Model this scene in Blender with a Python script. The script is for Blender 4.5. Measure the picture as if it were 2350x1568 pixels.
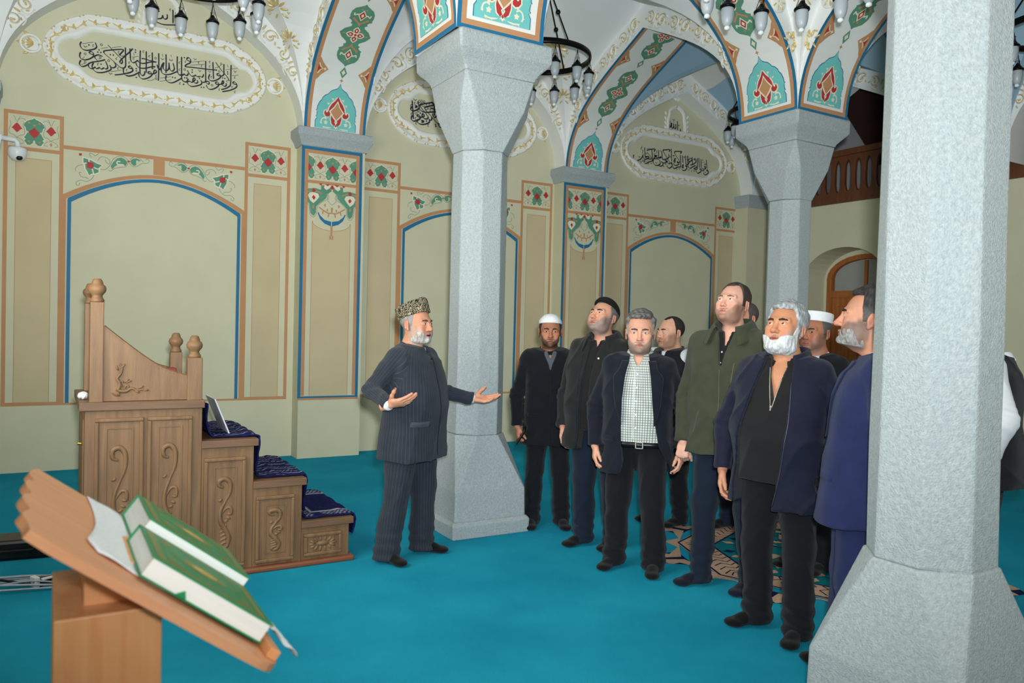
import bpy, bmesh, math, random
import numpy as np
from mathutils import Vector, Matrix
from mathutils.geometry import delaunay_2d_cdt
PI = math.pi
for o in list(bpy.data.objects): bpy.data.objects.remove(o)
SC = bpy.context.scene
COLL = SC.collection
def LINK(o): COLL.objects.link(o)
# ---------------------------------------------------------------- camera
CAM_H = 1.58; FPX = 1785.5
YAW, PIT, ROL = math.radians(59.21), math.radians(-1.117), math.radians(1.418)
_f = Vector((math.cos(YAW) * math.cos(PIT), math.sin(YAW) * math.cos(PIT), math.sin(PIT)))
_r0 = Vector((math.sin(YAW), -math.cos(YAW), 0)); _u0 = _r0.cross(_f)
_r = math.cos(ROL) * _r0 + math.sin(ROL) * _u0; _u = -math.sin(ROL) * _r0 + math.cos(ROL) * _u0
cd = bpy.data.cameras.new('camera'); cam = bpy.data.objects.new('camera', cd); LINK(cam)
cd.sensor_width = 36; cd.lens = FPX / 2350 * 36; cd.clip_start = 0.02; cd.clip_end = 100
cam.matrix_world = Matrix(((_r.x, _u.x, -_f.x, 0), (_r.y, _u.y, -_f.y, 0), (_r.z, _u.z, -_f.z, CAM_H), (0, 0, 0, 1)))
cd.dof.use_dof = True; cd.dof.focus_distance = 5.2; cd.dof.aperture_fstop = 3.5
SC.camera = cam
# ---------------------------------------------------------------- light
w = bpy.data.worlds.new('world'); SC.world = w; w.use_nodes = True
w.node_tree.nodes['Background'].inputs[0].default_value = (0.80, 0.90, 1.0, 1)
w.node_tree.nodes['Background'].inputs[1].default_value = 0.12
def area(name, loc, target, size, power, color=(1, 1, 1), sy=None):
    l = bpy.data.lights.new(name, 'AREA'); l.energy = power; l.size = size; l.color = color
    if sy: l.shape = 'RECTANGLE'; l.size_y = sy
    o = bpy.data.objects.new(name, l); LINK(o); o.location = loc
    o.rotation_euler = (Vector(target) - Vector(loc)).to_track_quat('-Z', 'Y').to_euler(); return o
# added fill lamps at unseen walls behind the photographer, tilted up to brighten the vaults
area('added_fill', (-0.75, 3.5, 2.6), (4.2, 5.2, 3.9), 2.2, 290, (1.0, 0.965, 0.88), 3.0)
area('added_fill', (1.0, -1.8, 2.6), (2.4, 4, 4.4), 2.0, 95, (1.0, 0.965, 0.88), 2.8)
area('added_fill', (4.6, -1.8, 2.6), (5, 4, 4.4), 2.0, 95, (1.0, 0.965, 0.88), 2.8)
# the flash on the photographer's camera, its beam feathered towards the floor
fl_ = bpy.data.lights.new('camera_flash', 'SPOT'); fl_.energy = 1.0; fl_.shadow_soft_size = 0.05; fl_.spot_size = math.radians(128); fl_.spot_blend = 0.85; fl_.color = (0.90, 0.965, 1.0)
fl_.use_nodes = True; _n = fl_.node_tree.nodes; _e = _n['Emission']; _fo = _n.new('ShaderNodeLightFalloff'); _fo.inputs['Strength'].default_value = 410.0
fl_.node_tree.links.new(_fo.outputs['Linear'], _e.inputs['Strength'])
fo_ = bpy.data.objects.new('camera_flash', fl_); LINK(fo_); fo_.location = (0.03, -0.06, 1.74); fo_.rotation_euler = (Vector((4.1, 5.9, 4.9)) - Vector(fo_.location)).to_track_quat('-Z', 'Y').to_euler()
SC.view_settings.view_transform = 'Standard'; SC.view_settings.look = 'None'
SC.view_settings.exposure = -1.32; SC.view_settings.gamma = 1.0; SC.view_settings.use_curve_mapping = False
# ---------------------------------------------------------------- helpers
def lin(c):
    return tuple((v / 255 / 12.92) if v / 255 <= 0.04045 else ((v / 255 + 0.055) / 1.055) ** 2.4 for v in c)
MATS = {}
def mat(name, c, rough=0.6, var=0.06, scale=6.0, bump=0.0, bscale=60.0, metal=0.0, spec=0.4, stretch=None, c2=None, attr=False, dist=0.0, trans=0.0, alpha=1.0, detail=4.0):
    """procedural principled material: noise-varied colour, noise bump"""
    if name in MATS: return MATS[name]
    m = bpy.data.materials.new(name); m.use_nodes = True; N = m.node_tree.nodes; L = m.node_tree.links
    b = N['Principled BSDF']; b.inputs['Roughness'].default_value = rough; b.inputs['Metallic'].default_value = metal
    b.inputs['Specular IOR Level'].default_value = spec
    tc = N.new('ShaderNodeTexCoord'); mp = N.new('ShaderNodeMapping'); L.new(tc.outputs['Object'], mp.inputs[0])
    if stretch: mp.inputs['Scale'].default_value = stretch
    nz = N.new('ShaderNodeTexNoise'); nz.inputs['Scale'].default_value = scale; nz.inputs['Detail'].default_value = detail; nz.inputs['Distortion'].default_value = dist
    L.new(mp.outputs[0], nz.inputs['Vector'])
    a = lin(c)
    if attr:
        at = N.new('ShaderNodeAttribute'); at.attribute_name = 'Col'
        mx = N.new('ShaderNodeMix'); mx.data_type = 'RGBA'; mx.blend_type = 'MULTIPLY'; mx.inputs['Factor'].default_value = 1
        rp = N.new('ShaderNodeMapRange'); rp.inputs['From Min'].default_value = 0.3; rp.inputs['From Max'].default_value = 0.7; rp.inputs['To Min'].default_value = 1 - var; rp.inputs['To Max'].default_value = 1 + var
        L.new(nz.outputs[0], rp.inputs[0]); L.new(at.outputs['Color'], mx.inputs[6]); L.new(rp.outputs[0], mx.inputs[7]); L.new(mx.outputs[2], b.inputs['Base Color'])
    else:
        cr = N.new('ShaderNodeValToRGB'); L.new(nz.outputs[0], cr.inputs[0])
        cr.color_ramp.elements[0].position = 0.3; cr.color_ramp.elements[1].position = 0.7
        if c2 is None:
            lo = [v * (1 - var) for v in a]; hi = [min(1, v * (1 + var)) for v in a]
        else: lo, hi = a, lin(c2)
        cr.color_ramp.elements[0].color = (*lo, 1); cr.color_ramp.elements[1].color = (*hi, 1)
        L.new(cr.outputs[0], b.inputs['Base Color'])
    if bump:
        n2 = N.new('ShaderNodeTexNoise'); n2.inputs['Scale'].default_value = bscale; n2.inputs['Detail'].default_value = 3
        L.new(mp.outputs[0], n2.inputs['Vector'])
        bp = N.new('ShaderNodeBump'); bp.inputs['Strength'].default_value = bump; bp.inputs['Distance'].default_value = 0.01
        L.new(n2.outputs[0], bp.inputs['Height']); L.new(bp.outputs[0], b.inputs['Normal'])
    if trans: b.inputs['Transmission Weight'].default_value = trans
    MATS[name] = m; return m
def emit(m, c, s):
    b = m.node_tree.nodes['Principled BSDF']; b.inputs['Emission Color'].default_value = (*lin(c), 1); b.inputs['Emission Strength'].default_value = s; return m

def tag(o, label=None, cat=None, group=None, kind=None):
    if label: o['label'] = label
    if cat: o['category'] = cat
    if group: o['group'] = group
    if kind: o['kind'] = kind
    return o
def empty(name, loc=(0, 0, 0), rz=0.0, parent=None):
    o = bpy.data.objects.new(name, None); LINK(o); o.location = loc; o.rotation_euler = (0, 0, rz); o.empty_display_size = 0.1
    if parent: o.parent = parent
    return o
def pyobj(name, V, Fc, m, parent=None, smooth=False):
    me = bpy.data.meshes.new(name); me.from_pydata([tuple(v) for v in V], [], [tuple(f) for f in Fc]); me.update()
    if smooth: me.polygons.foreach_set('use_smooth', [True] * len(me.polygons))
    for q in (m if isinstance(m, (list, tuple)) else [m]): me.materials.append(q)
    o = bpy.data.objects.new(name, me); LINK(o)
    if parent: o.parent = parent
    return o
def inst(name, me, parent=None, M=None):
    o = bpy.data.objects.new(name, me); LINK(o)
    if parent: o.parent = parent
    if M is not None: o.matrix_local = M
    return o
class MB:
    """mesh builder"""
    def __init__(s): s.v = []; s.f = []; s.m = []; s.cm = 0; s.sm = []; s.smooth = False
    def add(s, V, Fc):
        o = len(s.v); s.v += [tuple(p) for p in V]; s.f += [tuple(i + o for i in f) for f in Fc]; s.m += [s.cm] * len(Fc); s.sm += [s.smooth] * len(Fc); return s
    def box(s, lo, hi, bev=0.0):
        (a, b, c), (d, e, f) = lo, hi
        if bev <= 0:
            V = [(x, y, z) for x in (a, d) for y in (b, e) for z in (c, f)]
            return s.add(V, [(0, 1, 3, 2), (4, 6, 7, 5), (0, 4, 5, 1), (2, 3, 7, 6), (0, 2, 6, 4), (1, 5, 7, 3)])
        t = bev; bm = bmesh.new(); bmesh.ops.create_cube(bm, size=1)
        for v in bm.verts: v.co = ((a + d) / 2 + v.co.x * (d - a), (b + e) / 2 + v.co.y * (e - b), (c + f) / 2 + v.co.z * (f - c))
        bmesh.ops.bevel(bm, geom=bm.edges[:], offset=t, segments=2, affect='EDGES', profile=0.5)
        s.bm(bm); return s
    def bm(s, bm):
        bm.verts.index_update(); s.add([v.co[:] for v in bm.verts], [[v.index for v in f.verts] for f in bm.faces]); bm.free(); return s
    def prism(s, poly, fn, d0, d1):
        """extrude a 2-d polygon between depths d0 (back) and d1 (front)"""
        n = len(poly); V = [fn(u, v, d0) for u, v in poly] + [fn(u, v, d1) for u, v in poly]
        Fc = [tuple(range(n, 2 * n)), tuple(reversed(range(n)))] + [(i, (i + 1) % n, n + (i + 1) % n, n + i) for i in range(n)]
        return s.add(V, Fc)
    def tube(s, path, r, n=8, closed=False, cap=True):
        P = [Vector(p) for p in path]; N = len(P); R = r if isinstance(r, (list, tuple)) else [r] * N
        V = []; up = Vector((0.123, 0.456, 0.88)).normalized()
        for i, p in enumerate(P):
            a = P[(i - 1) % N] if (i > 0 or closed) else p; b = P[(i + 1) % N] if (i < N - 1 or closed) else p
            t = (b - a); t = t.normalized() if t.length > 1e-9 else Vector((0, 0, 1))
            x = t.cross(up)
            if x.length < 0.05: x = t.cross(Vector((1, 0, 0)))
            x.normalize(); y = t.cross(x)
            V += [tuple(p + (x * math.cos(2 * PI * k / n) + y * math.sin(2 * PI * k / n)) * R[i]) for k in range(n)]
        Fc = []; M = N if closed else N - 1
        for i in range(M):
            j = (i + 1) % N
            Fc += [(i * n + k, i * n + (k + 1) % n, j * n + (k + 1) % n, j * n + k) for k in range(n)]
        if cap and not closed: Fc += [tuple(reversed(range(n))), tuple(range((N - 1) * n, N * n))]
        return s.add(V, Fc)
    def lathe(s, prof, c=(0, 0, 0), n=16, ax='z'):
        V = []; m = len(prof)
        for r, z in prof:
            for k in range(n):
                a = 2 * PI * k / n; x, y = r * math.cos(a), r * math.sin(a)
                V.append((c[0] + x, c[1] + y, c[2] + z) if ax == 'z' else ((c[0] + z, c[1] + x, c[2] + y) if ax == 'x' else (c[0] + x, c[1] + z, c[2] + y)))
        Fc = []
        for i in range(m - 1): Fc += [(i * n + k, i * n + (k + 1) % n, (i + 1) * n + (k + 1) % n, (i + 1) * n + k) for k in range(n)]
        Fc += [tuple(reversed(range(n))), tuple(range((m - 1) * n, m * n))]
        return s.add(V, Fc)
    def build(s, name, m, parent=None, smooth=None):
        o = pyobj(name, s.v, s.f, m, parent)
        if any(s.m): o.data.polygons.foreach_set('material_index', s.m)
        if smooth is not None: o.data.polygons.foreach_set('use_smooth', [smooth] * len(s.f))
        elif any(s.sm): o.data.polygons.foreach_set('use_smooth', s.sm)
        return o
# ---- flat painted shapes
def crom(P, n=6, closed=False):
    """catmull-rom through points"""
    N = len(P); out = []
    for i in range(N if closed else N - 1):
        g = lambda k: P[k % N] if closed else P[max(0, min(N - 1, k))]
        p0, p1, p2, p3 = g(i - 1), g(i), g(i + 1), g(i + 2)
        for j in range(n):
            t = j / n
            out.append(tuple(0.5 * ((2 * p1[k]) + (-p0[k] + p2[k]) * t + (2 * p0[k] - 5 * p1[k] + 4 * p2[k] - p3[k]) * t * t + (-p0[k] + 3 * p1[k] - 3 * p2[k] + p3[k]) * t ** 3) for k in range(2)))
    if not closed: out.append(tuple(P[-1]))
    return out
def ribbon(P, w0, w1=None, pen=None, taper=False):
    """stroke outline quads from a 2-d polyline: list of 4-point polygons"""
    w1 = w0 if w1 is None else w1; N = len(P); L = []; Rr = []
    for i in range(N):
        a = P[max(0, i - 1)]; b = P[min(N - 1, i + 1)]; dx, dy = b[0] - a[0], b[1] - a[1]; l = math.hypot(dx, dy) or 1e-9; dx /= l; dy /= l
        t = i / max(1, N - 1); ww = w0 + (w1 - w0) * t
        if pen is not None: ww = w1 + (w0 - w1) * abs(dx * math.sin(pen) - dy * math.cos(pen))
        if taper: ww *= min(1, 0.25 + 3.0 * min(t, 1 - t))
        L.append((P[i][0] - dy * ww / 2, P[i][1] + dx * ww / 2)); Rr.append((P[i][0] + dy * ww / 2, P[i][1] - dx * ww / 2))
    return [[L[i], Rr[i], Rr[i + 1], L[i + 1]] for i in range(N - 1)]
def area2(p): return 0.5 * sum(p[i][0] * p[(i + 1) % len(p)][1] - p[(i + 1) % len(p)][0] * p[i][1] for i in range(len(p)))
def fill(poly, step=None):
    """triangulate one polygon, optionally with inner points so it can follow a curve"""
    if area2(poly) < 0: poly = poly[::-1]
    if step:
        q = []
        for i, a in enumerate(poly):
            b = poly[(i + 1) % len(poly)]; n = max(1, int(math.hypot(b[0] - a[0], b[1] - a[1]) / step))
            q += [(a[0] + (b[0] - a[0]) * k / n, a[1] + (b[1] - a[1]) * k / n) for k in range(n)]
        poly = q
    n = len(poly); V = [Vector(p) for p in poly]
    if step:
        x0, x1 = min(p[0] for p in poly), max(p[0] for p in poly); y0, y1 = min(p[1] for p in poly), max(p[1] for p in poly)
        ny = int((y1 - y0) / step); nx = max(1, int((x1 - x0) / step))
        for j in range(1, ny + 1):
            for i in range(1, nx + 1):
                V.append(Vector((x0 + (i - 0.5) * (x1 - x0) / nx, y0 + j * (y1 - y0) / (ny + 1))))
    if n <= 4 and not step: return [tuple(v) for v in V], [tuple(range(n))]
    r = delaunay_2d_cdt(V, [], [list(range(n))], 1, 1e-6)
    return [tuple(v) for v in r[0]], [tuple(f) for f in r[2]]
def paint(name, polys, fn, m, parent, d=0.003, step=None):
    """flat painted shapes laid on a surface; fn maps (u, v, depth) into the scene"""
    mb = MB()
    for i, p in enumerate(polys):
        if len(p) < 3: continue
        V, Fc = fill(p, step); e = d + (i % 40) * 1.2e-5; mb.add([fn(u, v, e) for u, v in V], Fc)
    return mb.build(name, m, parent)
def rect(u0, v0, u1, v1): return [(u0, v0), (u1, v0), (u1, v1), (u0, v1)]
def frame4(u0, v0, u1, v1, t): return [rect(u0, v0, u1, v0 + t), rect(u0, v1 - t, u1, v1), rect(u0, v0 + t, u0 + t, v1 - t), rect(u1 - t, v0 + t, u1, v1 - t)]
def mirror(polys, c=0.0): return [[(2 * c - u, v) for u, v in p] for p in polys]
def xf(polys, s=1.0, du=0.0, dv=0.0, a=0.0, flip=False):
    ca, sa = math.cos(a), math.sin(a); out = []
    for p in polys:
        q = []
        for u, v in p:
            if flip: u = -u
            u, v = u * s, v * s; q.append((u * ca - v * sa + du, u * sa + v * ca + dv))
        out.append(q)
    return out
def spiral(c, r0, r1, a0, a1, n=14):
    return [(c[0] + (r0 + (r1 - r0) * i / n) * math.cos(a0 + (a1 - a0) * i / n), c[1] + (r0 + (r1 - r0) * i / n) * math.sin(a0 + (a1 - a0) * i / n)) for i in range(n + 1)]
# ---------------------------------------------------------------- signed distance modelling
class SDF:
    """a small signed-distance grid; shapes are melted together and meshed by surface nets"""
    def __init__(s, lo, hi, h):
        s.lo = np.array(lo, np.float32); s.h = h
        s.n = np.maximum(4, np.ceil((np.array(hi) - np.array(lo)) / h).astype(int) + 1)
        s.F = np.full(s.n, 9.0, np.float32)
        s.ax = [(s.lo[i] + h * np.arange(s.n[i])).astype(np.float32) for i in range(3)]
    def grid(s, b=None):
        if b is None: b = [(0, n) for n in s.n]
        return (s.ax[0][b[0][0]:b[0][1], None, None], s.ax[1][None, b[1][0]:b[1][1], None], s.ax[2][None, None, b[2][0]:b[2][1]])
    def block(s, lo, hi):
        b = []
        for i in range(3):
            a = int(np.clip(np.floor((lo[i] - s.lo[i]) / s.h), 0, s.n[i])); c = int(np.clip(np.ceil((hi[i] - s.lo[i]) / s.h) + 1, 0, s.n[i]))
            if c - a < 1: return None
            b.append((a, c))
        return b
    def put(s, fn, lo, hi, k=0.02, op='u'):
        m = max(k * 1.5, 0.03)
        b = s.block([v - m for v in lo], [v + m for v in hi])
        if b is None: return
        X, Y, Z = s.grid(b); d = fn(X, Y, Z)
        sl = tuple(slice(*t) for t in b); f = s.F[sl]
        if op == 'u':
            hh = np.maximum(k - np.abs(f - d), 0) / k if k > 0 else 0
            s.F[sl] = np.minimum(f, d) - hh * hh * k * 0.25
        elif op == 's':
            d = -d; hh = np.maximum(k - np.abs(f - d), 0) / k if k > 0 else 0
            s.F[sl] = np.maximum(f, d) + hh * hh * k * 0.25
        return s
    def cone(s, a, b, ra, rb, k=0.02, op='u', sc=None):
        a = np.array(a, float); b = np.array(b, float); r = max(ra, rb); ba = b - a; L2 = float(ba @ ba) + 1e-12
        def fn(X, Y, Z):
            px, py, pz = X - a[0], Y - a[1], Z - a[2]
            t = np.clip((px * ba[0] + py * ba[1] + pz * ba[2]) / L2, 0, 1)
            return np.sqrt((px - t * ba[0]) ** 2 + (py - t * ba[1]) ** 2 + (pz - t * ba[2]) ** 2) - (ra + (rb - ra) * t)
        return s.put(fn, np.minimum(a, b) - r, np.maximum(a, b) + r, k, op)
    def chain(s, pts, rads, k=0.02, op='u'):
        for i in range(len(pts) - 1): s.cone(pts[i], pts[i + 1], rads[i], rads[i + 1], k, op)
        return s
    def ell(s, c, r, k=0.02, op='u', rot=None):
        c = np.array(c, float); R = np.eye(3) if rot is None else np.array(rot)
        m = min(r); rr = max(r)
        def fn(X, Y, Z):
            px, py, pz = X - c[0], Y - c[1], Z - c[2]
            q = [(R[0][i] * px + R[1][i] * py + R[2][i] * pz) for i in range(3)]
            k0 = np.sqrt((q[0] / r[0]) ** 2 + (q[1] / r[1]) ** 2 + (q[2] / r[2]) ** 2)
            k1 = np.sqrt((q[0] / r[0] ** 2) ** 2 + (q[1] / r[1] ** 2) ** 2 + (q[2] / r[2] ** 2) ** 2) + 1e-9
            return k0 * (k0 - 1) / k1
        ext = [rr] * 3 if rot is not None else r
        return s.put(fn, [c[i] - ext[i] for i in range(3)], [c[i] + ext[i] for i in range(3)], k, op)
    def loft(s, prof, k=0.02, op='u', pw=2.4, cut=True):
        """prof rows: z, rx, ry, cx, cy  -> superelliptic column"""
        P = np.array(prof, float); zs = P[:, 0]
        def fn(X, Y, Z):
            z = np.broadcast_to(Z, (1, 1, Z.shape[2]))
            rx, ry, cx, cy = [np.interp(z, zs, P[:, i]).astype(np.float32) for i in (1, 2, 3, 4)]
            q = (np.abs((X - cx) / rx) ** pw + np.abs((Y - cy) / ry) ** pw) ** (1 / pw)
            d = (q - 1) * np.minimum(rx, ry)
            if cut: d = np.maximum(d, np.maximum(zs[0] - Z, Z - zs[-1]))
            return d
        rx = P[:, 1].max(); ry = P[:, 2].max()
        return s.put(fn, [P[:, 3].min() - rx, P[:, 4].min() - ry, zs[0]], [P[:, 3].max() + rx, P[:, 4].max() + ry, zs[-1]], k, op)
    def mod(s, fn):
        X, Y, Z = s.grid(); s.F = fn(s.F, X, Y, Z).astype(np.float32); return s
    def mesh(s):
        F = s.F; n = F.shape; S = F < 0
        c = [F[i:n[0] - 1 + i, j:n[1] - 1 + j, k:n[2] - 1 + k] for i in (0, 1) for j in (0, 1) for k in (0, 1)]
        sg = sum((q < 0).astype(np.int8) for q in c)
        act = (sg > 0) & (sg < 8); I = np.nonzero(act)
        if len(I[0]) == 0: return np.zeros((0, 3)), np.zeros((0, 4), int)
        V = np.stack([q[I] for q in c], 1)
        off = np.array([(i, j, k) for i in (0, 1) for j in (0, 1) for k in (0, 1)], float)
        acc = np.zeros((len(V), 3)); cnt = np.zeros(len(V))
        for a in range(8):
            for b in range(a + 1, 8):
                if np.abs(off[a] - off[b]).sum() != 1: continue
                x = (V[:, a] < 0) != (V[:, b] < 0)
                t = V[:, a] / (V[:, a] - V[:, b] + 1e-12 * (V[:, a] == V[:, b]))
                p = off[a] + t[:, None] * (off[b] - off[a])
                acc[x] += p[x]; cnt[x] += 1
        P = (np.stack(I, 1) + acc / cnt[:, None]) * s.h + s.lo
        idx = np.full(act.shape, -1, np.int64); idx[I] = np.arange(len(V))
        Q = []
        for ax in range(3):
            u, v = (ax + 1) % 3, (ax + 2) % 3
            sl0 = [slice(None)] * 3; sl1 = [slice(None)] * 3
            sl0[ax] = slice(0, -1); sl1[ax] = slice(1, None)
            a = S[tuple(sl0)]; b = S[tuple(sl1)]; E = np.nonzero(a != b)
            E = np.stack(E, 1); ok = (E[:, u] > 0) & (E[:, v] > 0) & (E[:, u] < n[u] - 1) & (E[:, v] < n[v] - 1); E = E[ok]
            if len(E) == 0: continue
            inside = S[tuple(E.T)]
            du = np.zeros(3, int); dv = np.zeros(3, int); du[u] = 1; dv[v] = 1
            q = np.stack([idx[tuple((E - du - dv).T)], idx[tuple((E - dv).T)], idx[tuple(E.T)], idx[tuple((E - du).T)]], 1)
            q[~inside] = q[~inside][:, ::-1]
            Q.append(q)
        return P, np.concatenate(Q)

def join_parts(parts):
    V = []; Fc = []; o = 0
    for v, f in parts:
        V.append(v); Fc.append(np.asarray(f) + o); o += len(v)
    return np.concatenate(V), np.concatenate(Fc)

def np_mesh(name, V, Q, mat, parent=None, col=None, smooth=True):
    """numpy quads -> one mesh object; col = (n,3) colours per vertex"""
    me = bpy.data.meshes.new(name); V = np.asarray(V, np.float32); Q = np.asarray(Q, np.int32)
    me.vertices.add(len(V)); me.vertices.foreach_set('co', V.ravel())
    me.loops.add(Q.size); me.loops.foreach_set('vertex_index', Q.ravel())
    me.polygons.add(len(Q)); me.polygons.foreach_set('loop_start', np.arange(0, Q.size, Q.shape[1], dtype=np.int32))
    me.polygons.foreach_set('loop_total', np.full(len(Q), Q.shape[1], np.int32))
    me.update(calc_edges=True)
    if smooth: me.polygons.foreach_set('use_smooth', np.ones(len(Q), bool))
    if col is not None:
        ca = me.color_attributes.new('Col', 'FLOAT_COLOR', 'POINT')
        c4 = np.ones((len(V), 4), np.float32); c4[:, :3] = col; ca.data.foreach_set('color', c4.ravel())
    me.validate(); me.materials.append(mat)
    o = bpy.data.objects.new(name, me); LINK(o)
    if parent is not None: o.parent = parent
    return o

def smooth01(x, a, b):
    t = np.clip((x - a) / (b - a), 0, 1); return t * t * (3 - 2 * t)
def vnoise(P, f, seed=0):
    """cheap smooth noise from rotated sines, about -1..1"""
    r = np.random.RandomState(seed); o = 0
    for i in range(5):
        d = r.normal(size=3); d /= np.linalg.norm(d); ph = r.uniform(0, 6.28); ff = f * r.uniform(0.7, 1.4)
        o = o + np.sin((P[0] * d[0] + P[1] * d[1] + P[2] * d[2]) * ff + ph)
    return o / 2.6
# ---------------------------------------------------------------- the hall: 3 x 3 vaulted bays on four stone columns
YW = 9.13; YP = 8.88            # painted wall, face of its pilasters
XE = 10.2; XP = 9.75            # end wall with gallery, face of its arches
X1, X2, Y1, Y2 = 2.83, 6.44, 1.70, 5.38
XL, YS = -0.46, -1.62           # arch faces of the two walls behind the photographer
HW = 0.365                      # half width of an arch
SPR, RISE, BAND = 3.70, 1.50, 0.28
XB = [(XL, X1 - HW), (X1 + HW, X2 - HW), (X2 + HW, XP)]
YB = [(YS, Y1 - HW), (Y1 + HW, Y2 - HW), (Y2 + HW, YP)]
M_wall = mat('plaster_cream', (206, 203, 174), 0.75, 0.03, 3, 0.05, 180)
M_white = mat('plaster_white', (234, 236, 234), 0.7, 0.03, 3, 0.05, 150)
M_soffit = mat('plaster_soffit', (228, 230, 226), 0.75, 0.03, 3, 0.05, 150)
M_vault = mat('plaster_vault', (238, 240, 240), 0.75, 0.03, 2, 0.04, 150)
M_sand = mat('paint_sand', (200, 184, 148), 0.8, 0.05, 2, 0.04, 180)
M_tan = mat('paint_tan', (190, 140, 98), 0.7, 0.05, 4)
M_blue = mat('paint_blue', (26, 110, 152), 0.6, 0.05, 4)
M_teal = mat('paint_turquoise', (112, 194, 190), 0.65, 0.06, 5)
M_green = mat('paint_green', (90, 146, 120), 0.7, 0.08, 6)
M_red = mat('paint_red', (178, 52, 54), 0.65, 0.08, 6)
M_ivory = mat('paint_ivory', (228, 222, 198), 0.7, 0.03, 4)
M_line = mat('paint_line', (120, 140, 122), 0.7, 0.05, 4)
M_gold = mat('gilding', (214, 192, 132), 0.4, 0.15, 20, 0.1, 60, 0.25)
M_ink = mat('ink', (22, 30, 52), 0.5, 0.1, 10)
M_relief = mat('stucco_relief', (234, 235, 230), 0.65, 0.03, 8, 0.1, 80)
M_stone = mat('grey_andesite', (160, 170, 173), 0.85, 0.10, 70, 0.7, 150, c2=(184, 193, 195), detail=12, spec=0.25)
M_sky = mat('paint_sky_blue', (146, 180, 204), 0.75, 0.05, 2)

def bez(w, h, a, b, phi, n):
    P = [(w, 0), (w, a * h), (b * w, h - b * w * math.tan(phi)), (0, h)]; out = []
    for i in range(n + 1):
        t = i / n; q = 1 - t; c = (q ** 3, 3 * q * q * t, 3 * q * t * t, t ** 3)
        out.append((sum(c[k] * P[k][0] for k in range(4)), sum(c[k] * P[k][1] for k in range(4))))
    return out
PHI = math.radians(27)
def intr(w, n=18):
    h = bez(w, RISE, 0.55, 0.52, PHI, n); return [(-x, z) for x, z in h] + h[::-1][1:]
def extr(w, n=18):
    h = bez(w, RISE + BAND, 0.70, 0.56, PHI, n); return [(-x, z) for x, z in h] + h[::-1][1:]

# floor: wall-to-wall turquoise carpet
def carpet_mat():
    m = mat('turquoise_carpet', (14, 120, 150), 0.95, 0.10, 1.6, 0.6, 260, c2=(32, 148, 174), spec=0.1, detail=12); b = m.node_tree.nodes['Principled BSDF']; b.inputs['Sheen Weight'].default_value = 0.6; b.inputs['Sheen Roughness'].default_value = 0.45; b.inputs['Sheen Tint'].default_value = (0.02, 0.5, 0.72, 1); return m
fl = MB().box((-1.2, -2.6, -0.12), (12.5, 9.6, 0)).build('floor', carpet_mat()); tag(fl, 'wall to wall turquoise carpet floor', kind='structure')

# wall_north with its pilasters
wn = MB().box((-1.2, YW, 0), (XE + 0.4, YW + 0.3, 6.6)).build('wall_north', M_wall); tag(wn, 'cream plaster wall painted with framed panels and inscriptions', kind='structure')
def wmap(y): return lambda u, v, d: (u, y - d, v)
PIL = [(X1, 0.37), (X2, 0.37)]
def cap_profile(x0, x1, y0, y1, z0, z1, out):
    """moulded stone cap: three boxes growing upward"""
    mb = MB(); h = z1 - z0
    sec = [(0.0, 0.02), (0.18, 0.03), (0.42, out * 0.75), (0.55, out), (0.95, out), (1.0, out - 0.012)]
    V = []
    for t, e in sec: V += [(x0 - e, y0 - e, z0 + h * t), (x1 + e, y0 - e, z0 + h * t), (x1 + e, y1, z0 + h * t), (x0 - e, y1, z0 + h * t)]
    Fc = [(3, 2, 1, 0), tuple(range(len(V) - 4, len(V)))]
    for i in range(len(sec) - 1): Fc += [(i * 4 + k, i * 4 + (k + 1) % 4, i * 4 + 4 + (k + 1) % 4, i * 4 + 4 + k) for k in range(4)]
    return mb.add(V, Fc)
pil_objs = []
for x, hw in PIL:
    p = MB().box((x - hw, YP, 0), (x + hw, YW + 0.02, SPR + 0.05)).build('pilaster', M_wall, wn); pil_objs.append(p)
    cap_profile(x - hw, x + hw, YP, YW, 3.585, 3.785, 0.075).build('pilaster_capital', M_stone, p)
p = MB().box((9.63, YP - 0.02, 0), (XE + 0.1, YW + 0.02, SPR)).build('corner_pilaster', M_wall, wn); cap_profile(9.65, 10.1, YP - 0.02, YW, 3.585, 3.785, 0.05).build('pilaster_capital', M_stone, p)
p = MB().box((-1.0, YP, 0), (XL, YW + 0.02, SPR)).build('corner_pilaster', M_wall, wn); cap_profile(-1.0, XL, YP, YW, 3.585, 3.785, 0.05).build('pilaster_capital', M_stone, p)

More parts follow.
